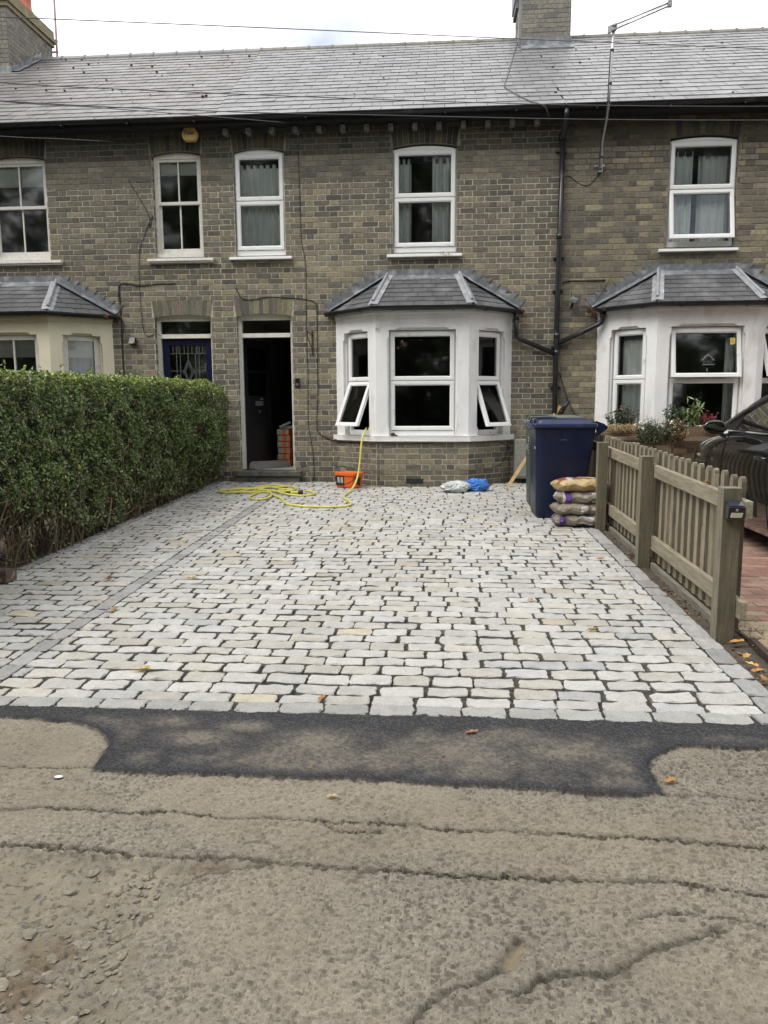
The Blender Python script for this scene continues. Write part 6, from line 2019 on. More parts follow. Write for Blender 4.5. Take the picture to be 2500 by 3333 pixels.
# ------------------------------------------------------------------ black hatchback on the neighbour's drive, nose to the house
def make_car():
    t = local(thing('parked_car', (3.42, -4.6, gz(-4.6)), 'glossy black hatchback parked nose-in beyond the picket fence', 'car'))
    X0 = .82              # half width
    # stations along y (local, nose +): y, hood/belt height at side, crown height at centre, half width factor, bottom z
    st = [(2.02, .44, .50, .58, .26), (1.98, .60, .64, .70, .20), (1.88, .72, .77, .82, .18), (1.72, .80, .86, .91, .17), (1.5, .865, .925, .965, .17), (1.2, .92, .975, .99, .17), (.95, .955, 1.005, 1.0, .17), (.6, .985, 1.02, 1.0, .17), (.2, 1.0, 1.02, 1.0, .17), (-.4, 1.02, 1.03, 1.0, .17), (-1.0, 1.035, 1.04, 1.0, .17), (-1.5, 1.05, 1.05, .985, .18), (-1.8, 1.05, 1.05, .95, .2), (-1.93, 1.0, 1.0, .90, .26), (-1.97, .8, .8, .86, .34)]
    b = MB(); P = []
    for (y, zb_, zc, wf, z0) in st:
        W = X0 * wf
        hgt = zb_ - z0
        side = [(W * .90, z0), (W * .965, z0 + .05), (W * .985, z0 + .18 * hgt / .8), (W * 1.0, z0 + .42 * hgt), (W * 1.005, z0 + .62 * hgt), (W * .985, z0 + .80 * hgt), (W * .955, z0 + .93 * hgt), (W * .915, zb_ + .0), (W * .80, zb_ + (zc - zb_) * .5), (W * .45, zc - .004)]
        row = [(-x, y, z) for x, z in side[::1]]
        full = row + [(0, y, zc)] + [(x, y, z) for x, z in side[::-1]]
        P.append(full)
    b.grid(P)
    for e_ in (0, -1):
        k = len(b.v); b.v.extend(P[e_]); b.f.append(tuple(range(k, k + len(P[e_])))); b.c.append((1, 1, 1))
    body = b.build('body', 'carpaint', t, smooth=True)
    body.modifiers.new('s', 'SUBSURF').levels = 2
    body.modifiers['s'].render_levels = 2
    def side(y, z, out_=0.):       # side surface above the belt
        q = max(0, (z - 1.02)) / .42
        return (-(X0 * .925 - .185 * q ** 1.15 + out_), y, z)
    # roof line: y,z
    top = [(.95, 1.03), (.62, 1.165), (.28, 1.30), (-.05, 1.40), (-.30, 1.445), (-.6, 1.465), (-.95, 1.465), (-1.3, 1.435), (-1.6, 1.37), (-1.85, 1.22)]
    for sgn in (-1, 1):
        def S(y, z, o_=0.):
            p = side(y, z, o_); return (p[0] * -sgn * -1 if sgn > 0 else -p[0] * -1 * -1, p[1], p[2]) if False else ((p[0] if sgn < 0 else -p[0]), p[1], p[2])
        # roof rail incl. A pillar: thick band following the top
        e = MB(); Pn = []
        for i, (y, z) in enumerate(top):
            wv = .065 if i < 4 else .055
            dy = .05 if i < 4 else 0
            p1 = S(y, z, .0); inn = 1 if sgn < 0 else -1
            a = Vector(p1); c_ = Vector(S(y - dy * 1.2, z - wv, .0))
            Pn.append([c_ + Vector((inn * .03, 0, 0)), c_ + Vector((-inn * .004, 0, 0)), (a + c_) / 2 + Vector((-inn * .010, 0, 0)), a + Vector((inn * .01, 0, .0)), a + Vector((inn * .07, 0, .012)), a + Vector((inn * .08, 0, -.01))])
        e.grid(Pn, closed=True); e.build('pillar', 'carpaint', t, smooth=True)
        for (ya, yb, m) in ((-.42, -.30, 'cartrim'), (-1.22, -1.13, 'cartrim')):
            e = MB()
            zt = 1.42 if ya > -1 else 1.41
            e.hexa([S(ya - .06, 1.03, .002), S(yb - .06 + .03, 1.03, .002), S(yb - .03, 1.03, -.04), S(ya - .06, 1.03, -.04), S(ya + .02, zt, .002), S(yb + .01, zt, .002), S(yb + .01, zt, -.04), S(ya + .02, zt, -.04)])
            e.build('door_pillar', m, t)
        e = MB(); e.prism([(.93, 1.02), (.45, 1.02), (.40, 1.17)], lambda y, z, d: S(y, z, d), -.02, .001); e.build('quarter_panel', 'cartrim', t)
        # side glass
        e = MB(); e.prism([(.52, 1.025), (-.36, 1.035), (-.29, 1.40), (-.05, 1.355), (.22, 1.245), (.42, 1.13)], lambda y, z, d: S(y, z, d), -.012, -.006); e.build('side_window', 'carglass', t)
        e = MB(); e.prism([(-.46, 1.035), (-1.22, 1.045), (-1.15, 1.40), (-.85, 1.425), (-.38, 1.41)], lambda y, z, d: S(y, z, d), -.012, -.006); e.build('side_window', 'carglass', t)
        e = MB(); e.prism([(-1.30, 1.045), (-1.72, 1.06), (-1.62, 1.28), (-1.24, 1.39)], lambda y, z, d: S(y, z, d), -.02, .0); e.build('quarter_panel', 'cartrim', t)
        # belt line and door gaps
        e = MB(); e.tube([S(y, 1.022 + .008 * (-y + .6) / 1.8, .004) for y in np.linspace(.62, -1.6, 14)], .007, 6); e.build('belt_trim', 'cartrim', t, smooth=True)
        def low(y, zf):          # on the body side below belt; zf 0..1
            z0, zb_ = .17, 1.0
            ys_ = [q[0] for q in st][::-1]; zz_ = [q[1] for q in st][::-1]; ww = [q[3] for q in st][::-1]
            zb_ = float(np.interp(y, ys_, zz_)); W = X0 * float(np.interp(y, ys_, ww))
            prof = [(0, .90), (.06, .965), (.2, .985), (.42, 1.0), (.62, 1.005), (.80, .985), (.93, .955), (1, .915)]
            x = W * float(np.interp(zf, [p[0] for p in prof], [p[1] for p in prof])) - .001
            return (sgn * x, y, .17 + (zb_ - .17) * zf)
        for yy, sl in ((.60, .02), (-.42, .10), (-1.35, -.2)):
            e = MB(); e.tube([low(yy + sl * (q - .5), q) for q in np.linspace(.08, .97, 12)], .0045, 5); e.build('door_gap', 'cartrim', t)
        for yy in (-.27, -1.15):
            e = MB(); a = Vector(low(yy, .76)); a.x += sgn * .022
            e.tube(smoothpath([a + Vector((-sgn * .022, .085, 0)), a + Vector((0, .07, .004)), a + Vector((0, -.07, .004)), a + Vector((-sgn * .022, -.095, 0))], 4), .013, 8); e.build('door_handle', 'carpaint', t, smooth=True)
        # mirror
        e = MB(); c_ = Vector((sgn * .93, .50, 1.045)); Pm = []
        for i in range(9):
            ph = -PI / 2 + PI * i / 8
            Pm.append([(c_.x + .105 * math.cos(ph) * math.cos(a_) * (1.0), c_.y + .055 * math.cos(ph) * max(math.sin(a_), -.35), c_.z + .066 * math.sin(ph)) for a_ in np.linspace(0, 2 * PI, 20, endpoint=False)])
        e.grid(Pm, closed=True); mi_ = e.build('wing_mirror', 'carpaint', t, smooth=True)
        e = MB(); e.bar(c_ + Vector((-sgn * .10, .02, -.09)), c_ + Vector((-sgn * .03, .0, -.04)), .05, .03); e.build('mirror_foot', 'cartrim', mi_, bevel=.006)
        e = MB(); e.prism([(math.cos(a_) * .088, math.sin(a_) * .050) for a_ in np.linspace(0, 2 * PI, 20, endpoint=False)], lambda u, v, d: (c_.x + u, c_.y - .024 - d, c_.z + v), 0, .004); e.build('mirror_glass', 'mirror', mi_)
        # indicator on the wing
        e = MB(); a = Vector(low(.86, .70)); e.hexa([(a.x - .004 * sgn, a.y - .025, a.z - .015), (a.x + sgn * .006, a.y - .025, a.z - .015), (a.x + sgn * .006, a.y + .02, a.z - .012), (a.x - .004 * sgn, a.y + .02, a.z - .012), (a.x - .004 * sgn, a.y - .028, a.z + .022), (a.x + sgn * .005, a.y - .028, a.z + .022), (a.x + sgn * .005, a.y + .018, a.z + .018), (a.x - .004 * sgn, a.y + .018, a.z + .018)]); e.build('wing_badge', 'metal', t)
        # wheels
        for yw in (1.22, -1.30):
            xo = sgn * (X0 + .004)
            e = MB(); e.tube([(xo - sgn * .21, yw, .30), (xo - sgn * .02, yw, .30), (xo, yw, .30)], [.30, .30, .285], 36); w_ = e.build('wheel', 'tyre', t)
            e = MB(); e.tube([(xo - sgn * .02, yw, .30), (xo + sgn * .003, yw, .30)], .20, 30)
            e.build('rim', 'cartrim', w_)
            for q in range(5):
                aa = 2 * PI * q / 5
                e = MB(); e.bar((xo + sgn * .005, yw, .30), (xo + sgn * .008, yw + math.cos(aa) * .19, .30 + math.sin(aa) * .19), .05, .012, upv=(1, 0, 0)); e.build('spoke', 'alloy', w_)
            e = MB()
            Pa = []
            for a_ in np.linspace(-.15, PI + .15, 20):
                Pa.append([(xo - sgn * .03, yw + math.cos(a_) * .345, .30 + math.sin(a_) * .345), (xo + sgn * .006, yw + math.cos(a_) * .345, .30 + math.sin(a_) * .345), (xo + sgn * .001, yw + math.cos(a_) * .375, .30 + math.sin(a_) * .375)])
            e.grid(Pa); e.build('wheel_arch', 'cartrim', t, smooth=True)
        e = MB(); e.hexa([(sgn * .40, 1.86, .60), (sgn * .66, 1.72, .62), (sgn * .66, 1.66, .62), (sgn * .40, 1.80, .60), (sgn * .46, 1.80, .74), (sgn * .70, 1.58, .78), (sgn * .68, 1.55, .78), (sgn * .46, 1.76, .74)]); e.build('headlight', 'acrylic', t)
        e = MB(); e.box(sgn * .62 - .06, sgn * .62 + .06, -1.98, -1.95, .75, .95); e.build('tail_light', mat('tail_red', (.3, .01, .01), var=0, rough=.2) if sgn < 0 else tailm, t); tailm = bpy.data.materials.get('tail_red')
    globals()['tailm'] = bpy.data.materials.get('tail_red')
    # roof skin, windscreen, rear screen
    e = MB(); Pn = []
    for (y, z) in top[3:9]:
        xw = -side(y, z)[0] - .06
        Pn.append([(xw * q, y, z + .012 + .03 * (1 - q * q)) for q in np.linspace(-1, 1, 9)])
    e.grid(Pn); e.build('roof', 'carpaint', t, smooth=True)
    e = MB(); Pn = []
    for (y, z) in top[:4]:
        xw = -side(y, z)[0] - .05
        Pn.append([(xw * q, y + .05 * (1 - q * q), z + .01 + .012 * (1 - q * q)) for q in np.linspace(-1, 1, 9)])
    e.grid(Pn); e.build('windscreen', 'carglass', t, smooth=True)
    e = MB(); Pn = []
    for (y, z) in top[8:] + [(-1.92, 1.06)]:
        xw = -side(y, z)[0] - .05
        Pn.append([(xw * q, y - .03 * (1 - q * q), z + .01) for q in np.linspace(-1, 1, 9)])
    e.grid(Pn); e.build('rear_window', 'carglass', t, smooth=True)
    e = MB(); e.box(-.72, .72, -1.8, .75, .98, 1.0); e.build('cabin_floor', 'cartrim', t)
    for sx in (-.36, .36):
        e = MB(); e.hexa([(sx - .22, -.62, 1.0), (sx + .22, -.62, 1.0), (sx + .22, -.48, 1.0), (sx - .22, -.48, 1.0), (sx - .17, -.72, 1.14), (sx + .17, -.72, 1.14), (sx + .17, -.62, 1.14), (sx - .17, -.62, 1.14)]); s_ = e.build('seat', 'cartrim', t, bevel=.03)
        e = MB(); e.box(sx - .11, sx + .11, -.76, -.66, 1.17, 1.32); e.build('headrest', 'cartrim', s_, bevel=.03)
    e = MB(); e.tube([(.36 + .17 * math.cos(a_), .12 + .05 * math.sin(a_), 1.02 + .15 * math.sin(a_)) for a_ in np.linspace(0, 2 * PI, 25)], .014, 8); e.build('steering_wheel', 'cartrim', t, smooth=True)
    e = MB(); e.box(-.26, .26, -2.0, -1.965, .62, .73, (.5, .45, .1)); e.build('number_plate', 'label', t)
tailm = None
make_car()

# ------------------------------------------------------------------ troughs, plants, bird feeder at the right bay
bayC = BB['C'][0]; facesC = BB['C'][1]
cu_ = MB(); fq = facesC[0][0]
cu_.grid([[fq(.30 + .30 * t, z, -.22 + .02 * math.sin(t * 20)) for t in np.linspace(0, 1, 24)] for z in (2.3, 1.6, .92)])
cu_.build('curtain', 'curtain', bayC, smooth=True)
cu_ = MB(); fq = facesC[1][0]
cu_.grid([[fq(.98 + .14 * t, z, -.24 + .02 * math.sin(t * 18)) for t in np.linspace(0, 1, 24)] for z in (2.3, 1.6, .92)])
cu_.build('curtain', 'curtain', bayC, smooth=True)
def trough(x0, x1, y0, y1, z0, z1, lab, rz=0.):
    t = thing('flower_trough', ((x0 + x1) / 2, (y0 + y1) / 2, z0), lab, 'flower trough', 'wooden troughs on the bay sill')
    local(t)
    hx_, hy_ = (x1 - x0) / 2, (y1 - y0) / 2
    n = 6
    for i in range(n):
        e = MB(); za = (z1 - z0) * i / n; zb_ = (z1 - z0) * (i + 1) / n - .006
        o_ = .012 * i / n
        for (a, c_, p, q) in ((-hx_ - o_, hx_ + o_, -hy_ - o_, -hy_ - o_ + .012), (-hx_ - o_, hx_ + o_, hy_ + o_ - .012, hy_ + o_), (-hx_ - o_, -hx_ - o_ + .012, -hy_ - o_ + .012, hy_ + o_ - .012), (hx_ + o_ - .012, hx_ + o_, -hy_ - o_ + .012, hy_ + o_ - .012)):
            e.box(a, c_, p, q, za, zb_)
        e.build('slat_course', 'trough', t)
    e = MB(); e.box(-hx_ + .013, hx_ - .013, -hy_ + .013, hy_ - .013, .01, z1 - z0 - .03); e.build('compost', 'soil', t)
    t.rotation_euler = (0, 0, rz)
    return t
tr1 = trough(2.17, 2.70, -.78, -.60, .87, 1.02, 'slatted wooden trough with trailing dry moss, pink flowers in it', R(-24))
tr1.location = (2.47, -.52, .885)
tr2 = trough(3.0, 3.62, -.90, -.72, .87, 1.02, 'slatted wooden trough with mixed foliage and crimson plant in it, left of the car')
tr2.location = (3.36, -.74, .885)
def plant(name, base, spec, lab, cat='plant', parent=None, grp=None, seed=1, stemcol=(.08, .09, .04)):
    """spec: list of (n_stems, spread, height, leaf size, leaf colour, leaves per stem, flower colour or None, flower size)"""
    rr = np.random.default_rng(seed)
    t = local(thing(name, base, lab, cat, grp))
    e = MB(); LP = []; LC = []; LS = []; FP = []; FC = []; FS = []
    for (ns_, sx, sy, hgt, ls, lc, per, fc, fs, droop) in spec:
        for i in range(ns_):
            a = rr.uniform(0, 2 * PI); r_ = rr.random() ** .6
            bx, by = r_ * sx * math.cos(a) * .6, r_ * sy * math.sin(a) * .6
            tx, ty = r_ * sx * math.cos(a), r_ * sy * math.sin(a)
            hz = hgt * rr.uniform(.55, 1.0) * (1 - .35 * r_)
            pts = []
            for j in range(6):
                s_ = j / 5
                pts.append(Vector((bx + (tx - bx) * s_ ** 1.5 + rr.normal(0, .006), by + (ty - by) * s_ ** 1.5 + rr.normal(0, .006), hz * (s_ if not droop else s_ * (1 - droop * s_)))))
            e.tube(pts, [.003, .0028, .0025, .002, .0017, .0012], 4, stemcol, cap=False)
            for q in range(per):
                s_ = rr.uniform(.12, 1.0) * 5; j = min(int(s_), 4); p = pts[j].lerp(pts[j + 1], s_ - j)
                LP.append((p.x + rr.normal(0, ls * .45), p.y + rr.normal(0, ls * .45), p.z + rr.normal(0, ls * .3)))
                v = rr.uniform(.65, 1.4); LC.append([c * v for c in lc]); LS.append(ls * rr.uniform(.7, 1.3))
            if fc is not None:
                p = pts[-1]
                for q in range(7):
                    FP.append((p.x + rr.normal(0, fs * .3), p.y + rr.normal(0, fs * .3), p.z + rr.normal(0, fs * .25)))
                    v = rr.uniform(.8, 1.15); FC.append([c * v for c in fc]); FS.append(fs * .7)
    e.build('stems', 'twig', t)
    def lm(nm, P_, C_, S_, m, asp):
        P_ = np.array(P_); N_ = rr.normal(size=P_.shape) + np.array([0, -.3, .6]); N_ /= np.linalg.norm(N_, axis=1, keepdims=True)
        leaves_mesh(nm, P_, N_, np.array(S_), np.array(C_), m, parent=t, asp=asp)
    lm('foliage', LP, LC, LS, 'leaf', .2 if 'lily' in name else .5)
    if FP: lm('flowers', FP, FC, FS, 'petal', .8)
    return t
g1 = (.045, .065, .03); g2 = (.07, .10, .035); gry = (.10, .12, .085)
plant('flowering_plant', (2.47, -.52, 1.0), [(34, .26, .09, .36, .036, g1, 22, None, 0, 0), (4, .18, .08, .40, .022, g1, 8, (.45, .06, .10), .030, 0), (4, .20, .08, .12, .022, g1, 6, (.62, .10, .16), .050, 0)], 'dark leafy plant with pink flowers growing in the left trough', 'plant', seed=2)
plant('flowering_plant', (3.12, -.74, 1.0), [(40, .19, .09, .38, .036, (.06, .085, .04), 24, None, 0, 0)], 'dense dark green plant at the left end of the right trough', seed=3)
plant('lily_plant', (3.33, -.76, 1.0), [(6, .08, .06, .44, .095, (.16, .22, .07), 40, None, 0, 0)], 'pale green long-leaved plant standing tallest in the right trough', seed=4)
plant('flowering_plant', (3.55, -.76, 1.0), [(22, .14, .08, .28, .028, (.22, .045, .055), 20, (.40, .06, .09), .024, 0)], 'crimson bushy plant at the right end of the right trough', seed=5)
plant('shrub', (3.95, -.80, .9), [(18, .13, .10, .42, .026, gry, 18, None, 0, 0)], 'grey-green sprig seen through the car window', seed=15)
def moss(loc, wx, wy, hz, seed, lab, n=500):
    rr = np.random.default_rng(seed)
    t = local(thing('dry_moss', loc, lab, 'moss'))
    e = MB()
    for i in range(n):
        x = rr.uniform(-wx, wx); y = rr.uniform(-wy, wy) if rr.random() < .5 else -wy
        p = Vector((x, y, rr.uniform(-.01, .03)))
        d = Vector((rr.normal(0, .5), rr.normal(-.4, .5), rr.normal(-.1, .6))).normalized()
        pts = [p]
        for j in range(4):
            d = (d + Vector((rr.normal(0, .5), rr.normal(0, .4), -.35 * hz / .1))).normalized(); p = p + d * rr.uniform(.012, .03); pts.append(p)
        v = rr.uniform(.6, 1.3)
        e.tube(pts, [.003, .003, .0025, .002, .001], 3, (.42 * v, .32 * v, .18 * v), cap=False)
    e.build('strands', 'moss', t)
moss((2.48, -.60, 1.02), .24, .07, .1, 4, 'straw coloured dried moss spilling over the left trough')
moss((3.55, -.84, 1.02), .10, .05, .12, 5, 'straw coloured dried moss hanging at the right end of the right trough', 260)
# standard bushes in front of the bay
def standard(x, y, stem_h, spec, lab, seed, crown):
    t = plant('potted_standard', (x, y, gz(y)), spec, lab, seed=seed)
    e = MB(); e.tube(smoothpath([(0, 0, .22), (.012, .005, .4), (-.008, .004, stem_h)], 4), .014, 8, (.16, .12, .07)); e.build('trunk', 'twig', t, smooth=True)
    e = MB(); lathe(e, 0, 0, [(.10, 0), (.15, .24), (.165, .25), (.165, .28), (.15, .28), (.14, .22)]); e.build('pot', 'terracotta', t, smooth=False)
    for o in t.children:
        if o.name.startswith(('stems', 'foliage', 'flowers')): o.location = (0, 0, crown)
    return t
standard(2.76, -1.05, .80, [(90, .27, .20, .40, .030, (.07, .09, .045), 34, None, 0, 0), (40, .29, .22, .46, .018, gry, 8, (.72, .70, .64), .034, 0)], 'daisy bush with tiny white flowers between the two troughs', 6, .62)
standard(3.02, -.98, .86, [(70, .22, .18, .36, .036, (.20, .15, .08), 30, None, 0, 0), (30, .2, .16, .34, .030, g2, 18, None, 0, 0)], 'half dry brown topped standard bush on a thin stem in front of the right bay', 8, .66)

# bird feeder stuck on the opened top light, and the yellow sticker
fn_ = facesC[1][0]; uC0, uC1 = BB['C'][2][1]
fo_ = hinged(shift(shift(fn_, -.055), -.03), 2.352 - .02, R(10))
um = uC0 + (uC1 - uC0) * .50
t_ = thing('bird_feeder', tuple(fo_(um, 1.83, .02)), 'clear house shaped bird feeder stuck on the window of the right bay', 'bird feeder')
def FB(a, c_, p, q, d0, d1, nm='panel'):
    e = MB(); pbox(e, fo_, um + a, um + c_, p, q, d0, d1); e.build(nm, 'acrylic', t_)
FB(-.075, .085, 1.835, 1.84, .0, .07, 'tray'); FB(-.075, .085, 1.84, 1.875, .066, .07, 'tray_front')
for a in (-.075, .082): FB(a, a + .003, 1.84, 1.88, .0, .07, 'tray_side')
FB(-.055, .065, 1.875, 1.94, .001, .005, 'back_panel')
for sgn in (-1, 1):
    e = MB(); e.prism([(um + .005, 1.985), (um + .005 + sgn * .085, 1.905), (um + .005 + sgn * .085, 1.899), (um + .005, 1.977)], fo_, .0, .07); e.build('roof_panel', 'acrylic', t_)
wm_ = mat('translucent_rim', (.5, .52, .52), var=.05, rough=.3)
for (a, z_) in ((-.05, 1.885), (.055, 1.885), (.0, 1.945)):
    e = MB(); c_ = [fo_(um + a + .024 * math.cos(q), z_ + .024 * math.sin(q), .006) for q in np.linspace(0, 2 * PI, 21)]; e.tube(c_, .0022, 5); e.build('suction_cup', wm_, t_)
e = MB(); pbox(e, fo_, um - .073, um + .083, 1.838, 1.841, .05, .073); e.build('rim', wm_, t_)
e = MB(); e.prism([(um - .078, 1.899), (um + .005, 1.981), (um + .088, 1.899), (um + .084, 1.897), (um + .005, 1.975), (um - .074, 1.897)], fo_, .066, .072); e.build('roof_edge', wm_, t_)
e = MB(); e.tube([fo_(um + .01, 1.80, .004), fo_(um + .01, 1.755, .004)], .005, 6); tag(e.build('glass_tab', wm_), 'small white stick below the bird feeder on the same pane', 'window tab')
t_ = thing('window_sticker', tuple(fo_(uC1 - .13, 2.15, .02)), 'yellow notice in the upper corner of the opened window', 'sticker')
e = MB(); e.prism([(uC1 - .155, 2.115), (uC1 - .105, 2.115), (uC1 - .09, 2.13), (uC1 - .088, 2.205), (uC1 - .155, 2.205)], fo_, -.006, -.004); e.build('paper', 'yellow', t_)
e = MB(); e.prism([(uC1 - .142, 2.178), (uC1 - .11, 2.186), (uC1 - .11, 2.193), (uC1 - .142, 2.185)], fo_, -.0035, -.003); e.build('black_mark', 'blackpl', t_)
for i, q in enumerate((2.165, 2.155, 2.147, 2.139, 2.131)):
    e = MB(); pbox(e, fo_, uC1 - .148, uC1 - .098 - .006 * (i % 2), q, q + .0028, -.0035, -.003); e.build('print_line', mat('print_brown', (.2, .15, .02), var=0) if i == 0 else prm, t_); prm = bpy.data.materials['print_brown']

# sill clutter, dark lump at the centre bay
e = MB(); c_ = facesC and BB['B'][1][1][0]
P = []
for i in range(9):
    ph = -PI / 2 + PI * i / 8
    P.append([(-.70 + .036 * math.cos(ph) * math.cos(a) * (1 + .15 * math.sin(3 * a)), -.60 + .02 * math.cos(ph) * math.sin(a), .925 + .026 * math.sin(ph)) for a in np.linspace(0, 2 * PI, 12, endpoint=False)])
e.grid(P, closed=True); e.tube([(-.68, -.60, .915), (-.635, -.605, .908)], .010, 8)
tag(e.build('tap_fitting', 'iron'), 'dark hose fitting lying at the left end of the centre bay sill', 'hose fitting')

# ------------------------------------------------------------------ fallen leaves
def fallen(loc, size, col, seed, lab, rz=0., tilt=(0, 0)):
    rr = np.random.default_rng(seed)
    P = []
    n = 9
    lobes = rr.uniform(.55, 1.0, n)
    b = MB()
    outl = []
    for i in range(22):
        a = 2 * PI * i / 22
        r_ = size * (.30 + .22 * abs(math.cos(a)) + .10 * math.sin(5 * a + seed) * abs(math.cos(a / 2)))
        outl.append((r_ * math.cos(a), r_ * .62 * math.sin(a)))
    k = [(x, y, .010 + .5 * abs(y) * (.6 + .5 * math.sin(x * 40 / size * .03)) + rr.normal(0, .0015)) for x, y in outl]
    mid = [(x * .45, y * .45, .005 + rr.normal(0, .001)) for x, y in outl]
    b.grid([k, mid], closed=True)
    kk = len(b.v); b.v.extend(mid); b.v.append((0, 0, .004))
    for i in range(22): b.f.append((kk + i, kk + (i + 1) % 22, kk + 22)); b.c.append((1, 1, 1))
    b.c = [col] * len(b.f)
    b.tube([(-size * .45, 0, .008), (-size * .7, .004, .003)], .0012, 4, tuple(q * .7 for q in col))
    o = b.build('fallen_leaf', 'dryleaf')
    o.location = loc; o.rotation_euler = (tilt[0], tilt[1], rz)
    return tag(o, lab, 'leaf', 'fallen leaves on the ground')
gD = lambda x, y, dz=.004: tuple(onG(x * 1.507, y * 1.507, dz))
rD = lambda x, y: tuple(onR(x * 1.507, y * 1.507) + np.array([0, 0, .006]))
yl = (.52, .40, .17); bl = (.30, .15, .05); ol = (.50, .28, .10)
for i, (p, sz, c, lab, rz) in enumerate([
    (gD(310, 1447, .010), .085, yl, 'large yellow leaf on the lower left setts right of the dark dividing strip', .3),
    (gD(412, 1249, .008), .085, (.52, .44, .22), 'pale yellow leaf on the setts halfway up beside the dividing strip', .1),
    (gD(1147, 1297, .008), .07, yl, 'small yellow leaf right of centre on the main setts', .8),
    (gD(695, 1511, .008), .05, ol, 'curled orange leaf on the front rows near the tarmac, centre', 1.2),
    (gD(247, 1318, .006), .075, (.42, .30, .12), 'thin brown-yellow leaf beside the dividing strip', 1.4),
    (gD(1281, 1362, .006), .07, (.30, .2, .07), 'dark yellow leaf on the right side of the main setts', .4),
    (gD(1297, 1208, .006), .07, ol, 'small orange leaf on the setts near the middle fence post', .2),
    (gD(235, 1252, .006), .06, bl, 'orange-brown leaf on the left strip of setts by the hedge', .6),
    (rD(1019, 1588), .05, (.40, .22, .14), 'reddish crumpled leaf on the black tarmac patch', .4),
    (rD(1447, 1694), .048, ol, 'orange leaf on the road right of the tarmac patch', .5),
    (rD(717, 1728), .035, (.55, .48, .30), 'pale sliver of leaf on the road below the tarmac patch', .1),
    (rD(957, 1639), .02, (.4, .25, .15), 'small brown leaf in the middle of the tarmac patch', .9),
    (gD(1597, 1302), .10, (.55, .48, .28), 'long pale leaf on the red paving beside the end post', 2.2),
    (gD(1593, 1389), .085, ol, 'large orange leaf on the soil at the foot of the end post', .2),
    (gD(1612, 1420), .075, ol, 'orange leaf in the gutter just below the end post', 1.0),
    (gD(1624, 1438), .07, (.55, .36, .13), 'amber leaf among the pile at the right edge', 2.1),
    (gD(1636, 1452), .07, ol, 'orange leaf lower in the pile at the right edge', .4),
    (gD(1648, 1468), .065, bl, 'brown leaf lowest in the pile at the right edge', 1.6),
    (tuple(onX(2010, 1480, 1.675)), .07, ol, 'orange leaf resting on the top rail next to the middle post', .3),
    (tuple(onX(2300, 1573, 1.675)), .06, bl, 'brown leaf resting on the top rail near the end post', .5),
]):
    fallen(p, sz, c, i + 5, lab, rz)
e = MB(); P = [[(.016 * r_ * math.cos(a), .011 * r_ * math.sin(a), .003 + .002 * (1 - r_)) for a in np.linspace(0, 2 * PI, 16, endpoint=False)] for r_ in (1, .6, .01)]
e.grid(P, (1, 1, 1), closed=True); o = e.build('white_scrap', mat('white_scrap', (.7, .7, .7), var=0)); o.location = rD(127, 1682); tag(o, 'little white scrap on the road at the left below the tarmac patch', 'litter')
# leaf litter, too many to count
def litter(name, n, fn_pos, cols, smin, smax, lab=None, seed=3):
    rr = np.random.default_rng(seed)
    P = np.array([fn_pos(rr) for _ in range(n)])
    N_ = rr.normal(size=(n, 3)) * .45 + np.array([0, 0, 1]); N_ /= np.linalg.norm(N_, axis=1, keepdims=True)
    C_ = np.array([cols[rr.integers(len(cols))] for _ in range(n)]) * rr.uniform(.5, 1.2, (n, 1))
    o = leaves_mesh(name, P, N_, rr.uniform(smin, smax, n), C_, 'dryleaf', kind='stuff', asp=.45)
    if lab: o['label'] = lab
    o['category'] = 'leaf litter'
brs = [(.16, .09, .045), (.22, .12, .05), (.10, .06, .035), (.32, .19, .08)]
def p1(rr):
    y = rr.uniform(-8.1, -.4); return (rr.uniform(-3.85, -3.40) + (.05 if rr.random() < .1 else 0), y, gz(y) - .045 + rr.uniform(0, .03))
def p2(rr):
    y = -8.1 + 6.2 * rr.random() ** 1.4; x = rr.uniform(1.55, 1.665); return (x, y, gz(y) - .035 + rr.uniform(0, .02))
def p3(rr):
    y = rr.uniform(-7.2, -6.4); return (rr.normal(1.80, .06), y, gz(y) + .004)
def p4(rr):
    x = rr.uniform(-2, 1.8); y = rr.uniform(-8, -1); return (x, y, gz(y) + .003)
litter('leaf_litter', 1500, p1, brs, .02, .055, 'brown dead leaves under the hedge', 3)
litter('leaf_litter', 700, p2, brs, .015, .045, 'dead leaves and debris along the foot of the fence', 4)
litter('leaf_litter', 260, p3, brs, .006, .02, 'crumbs of leaf and bark on the red paving by the post', 5)
def p5(rr):
    y = -7.05 + 6 * rr.random(); return (rr.uniform(1.74, 1.82), y, gz(y) + .002)
litter('leaf_litter', 300, p5, brs, .01, .04, 'dead leaves on the red paving along the fence', 6)
# dead blossom strands caught in the gutters and on the ledges
def strands(pix, Y, n, r_, seed, col=(.33, .15, .07)):
    rr = np.random.default_rng(seed); e = MB()
    for (x, y) in pix:
        c_ = Vector(tuple(onY(x, y, Y)))
        for i in range(n):
            d = Vector((rr.normal(), rr.normal() * .4, rr.normal() * .8)).normalized()
            a = c_ + Vector((rr.normal(0, r_), rr.normal(0, .01), rr.normal(0, r_ * .6)))
            v = rr.uniform(.6, 1.3)
            e.tube([a, a + d * .018, a + d * .03 + Vector((0, 0, -.008))], [.002, .0025, .001], 3, tuple(q * v for q in col), cap=False)
    return e
e = strands([(1148, 978), (1286, 898), (1268, 910), (1248, 992), (1330, 998), (1712, 1038), (1716, 1050), (1568, 993), (1705, 1015)], -.33, 9, .022, 1)
tag(e.build('dead_blossom', 'dryleaf'), 'rusty dead blossom caught in the middle bay gutter and slates', 'debris', kind='stuff')
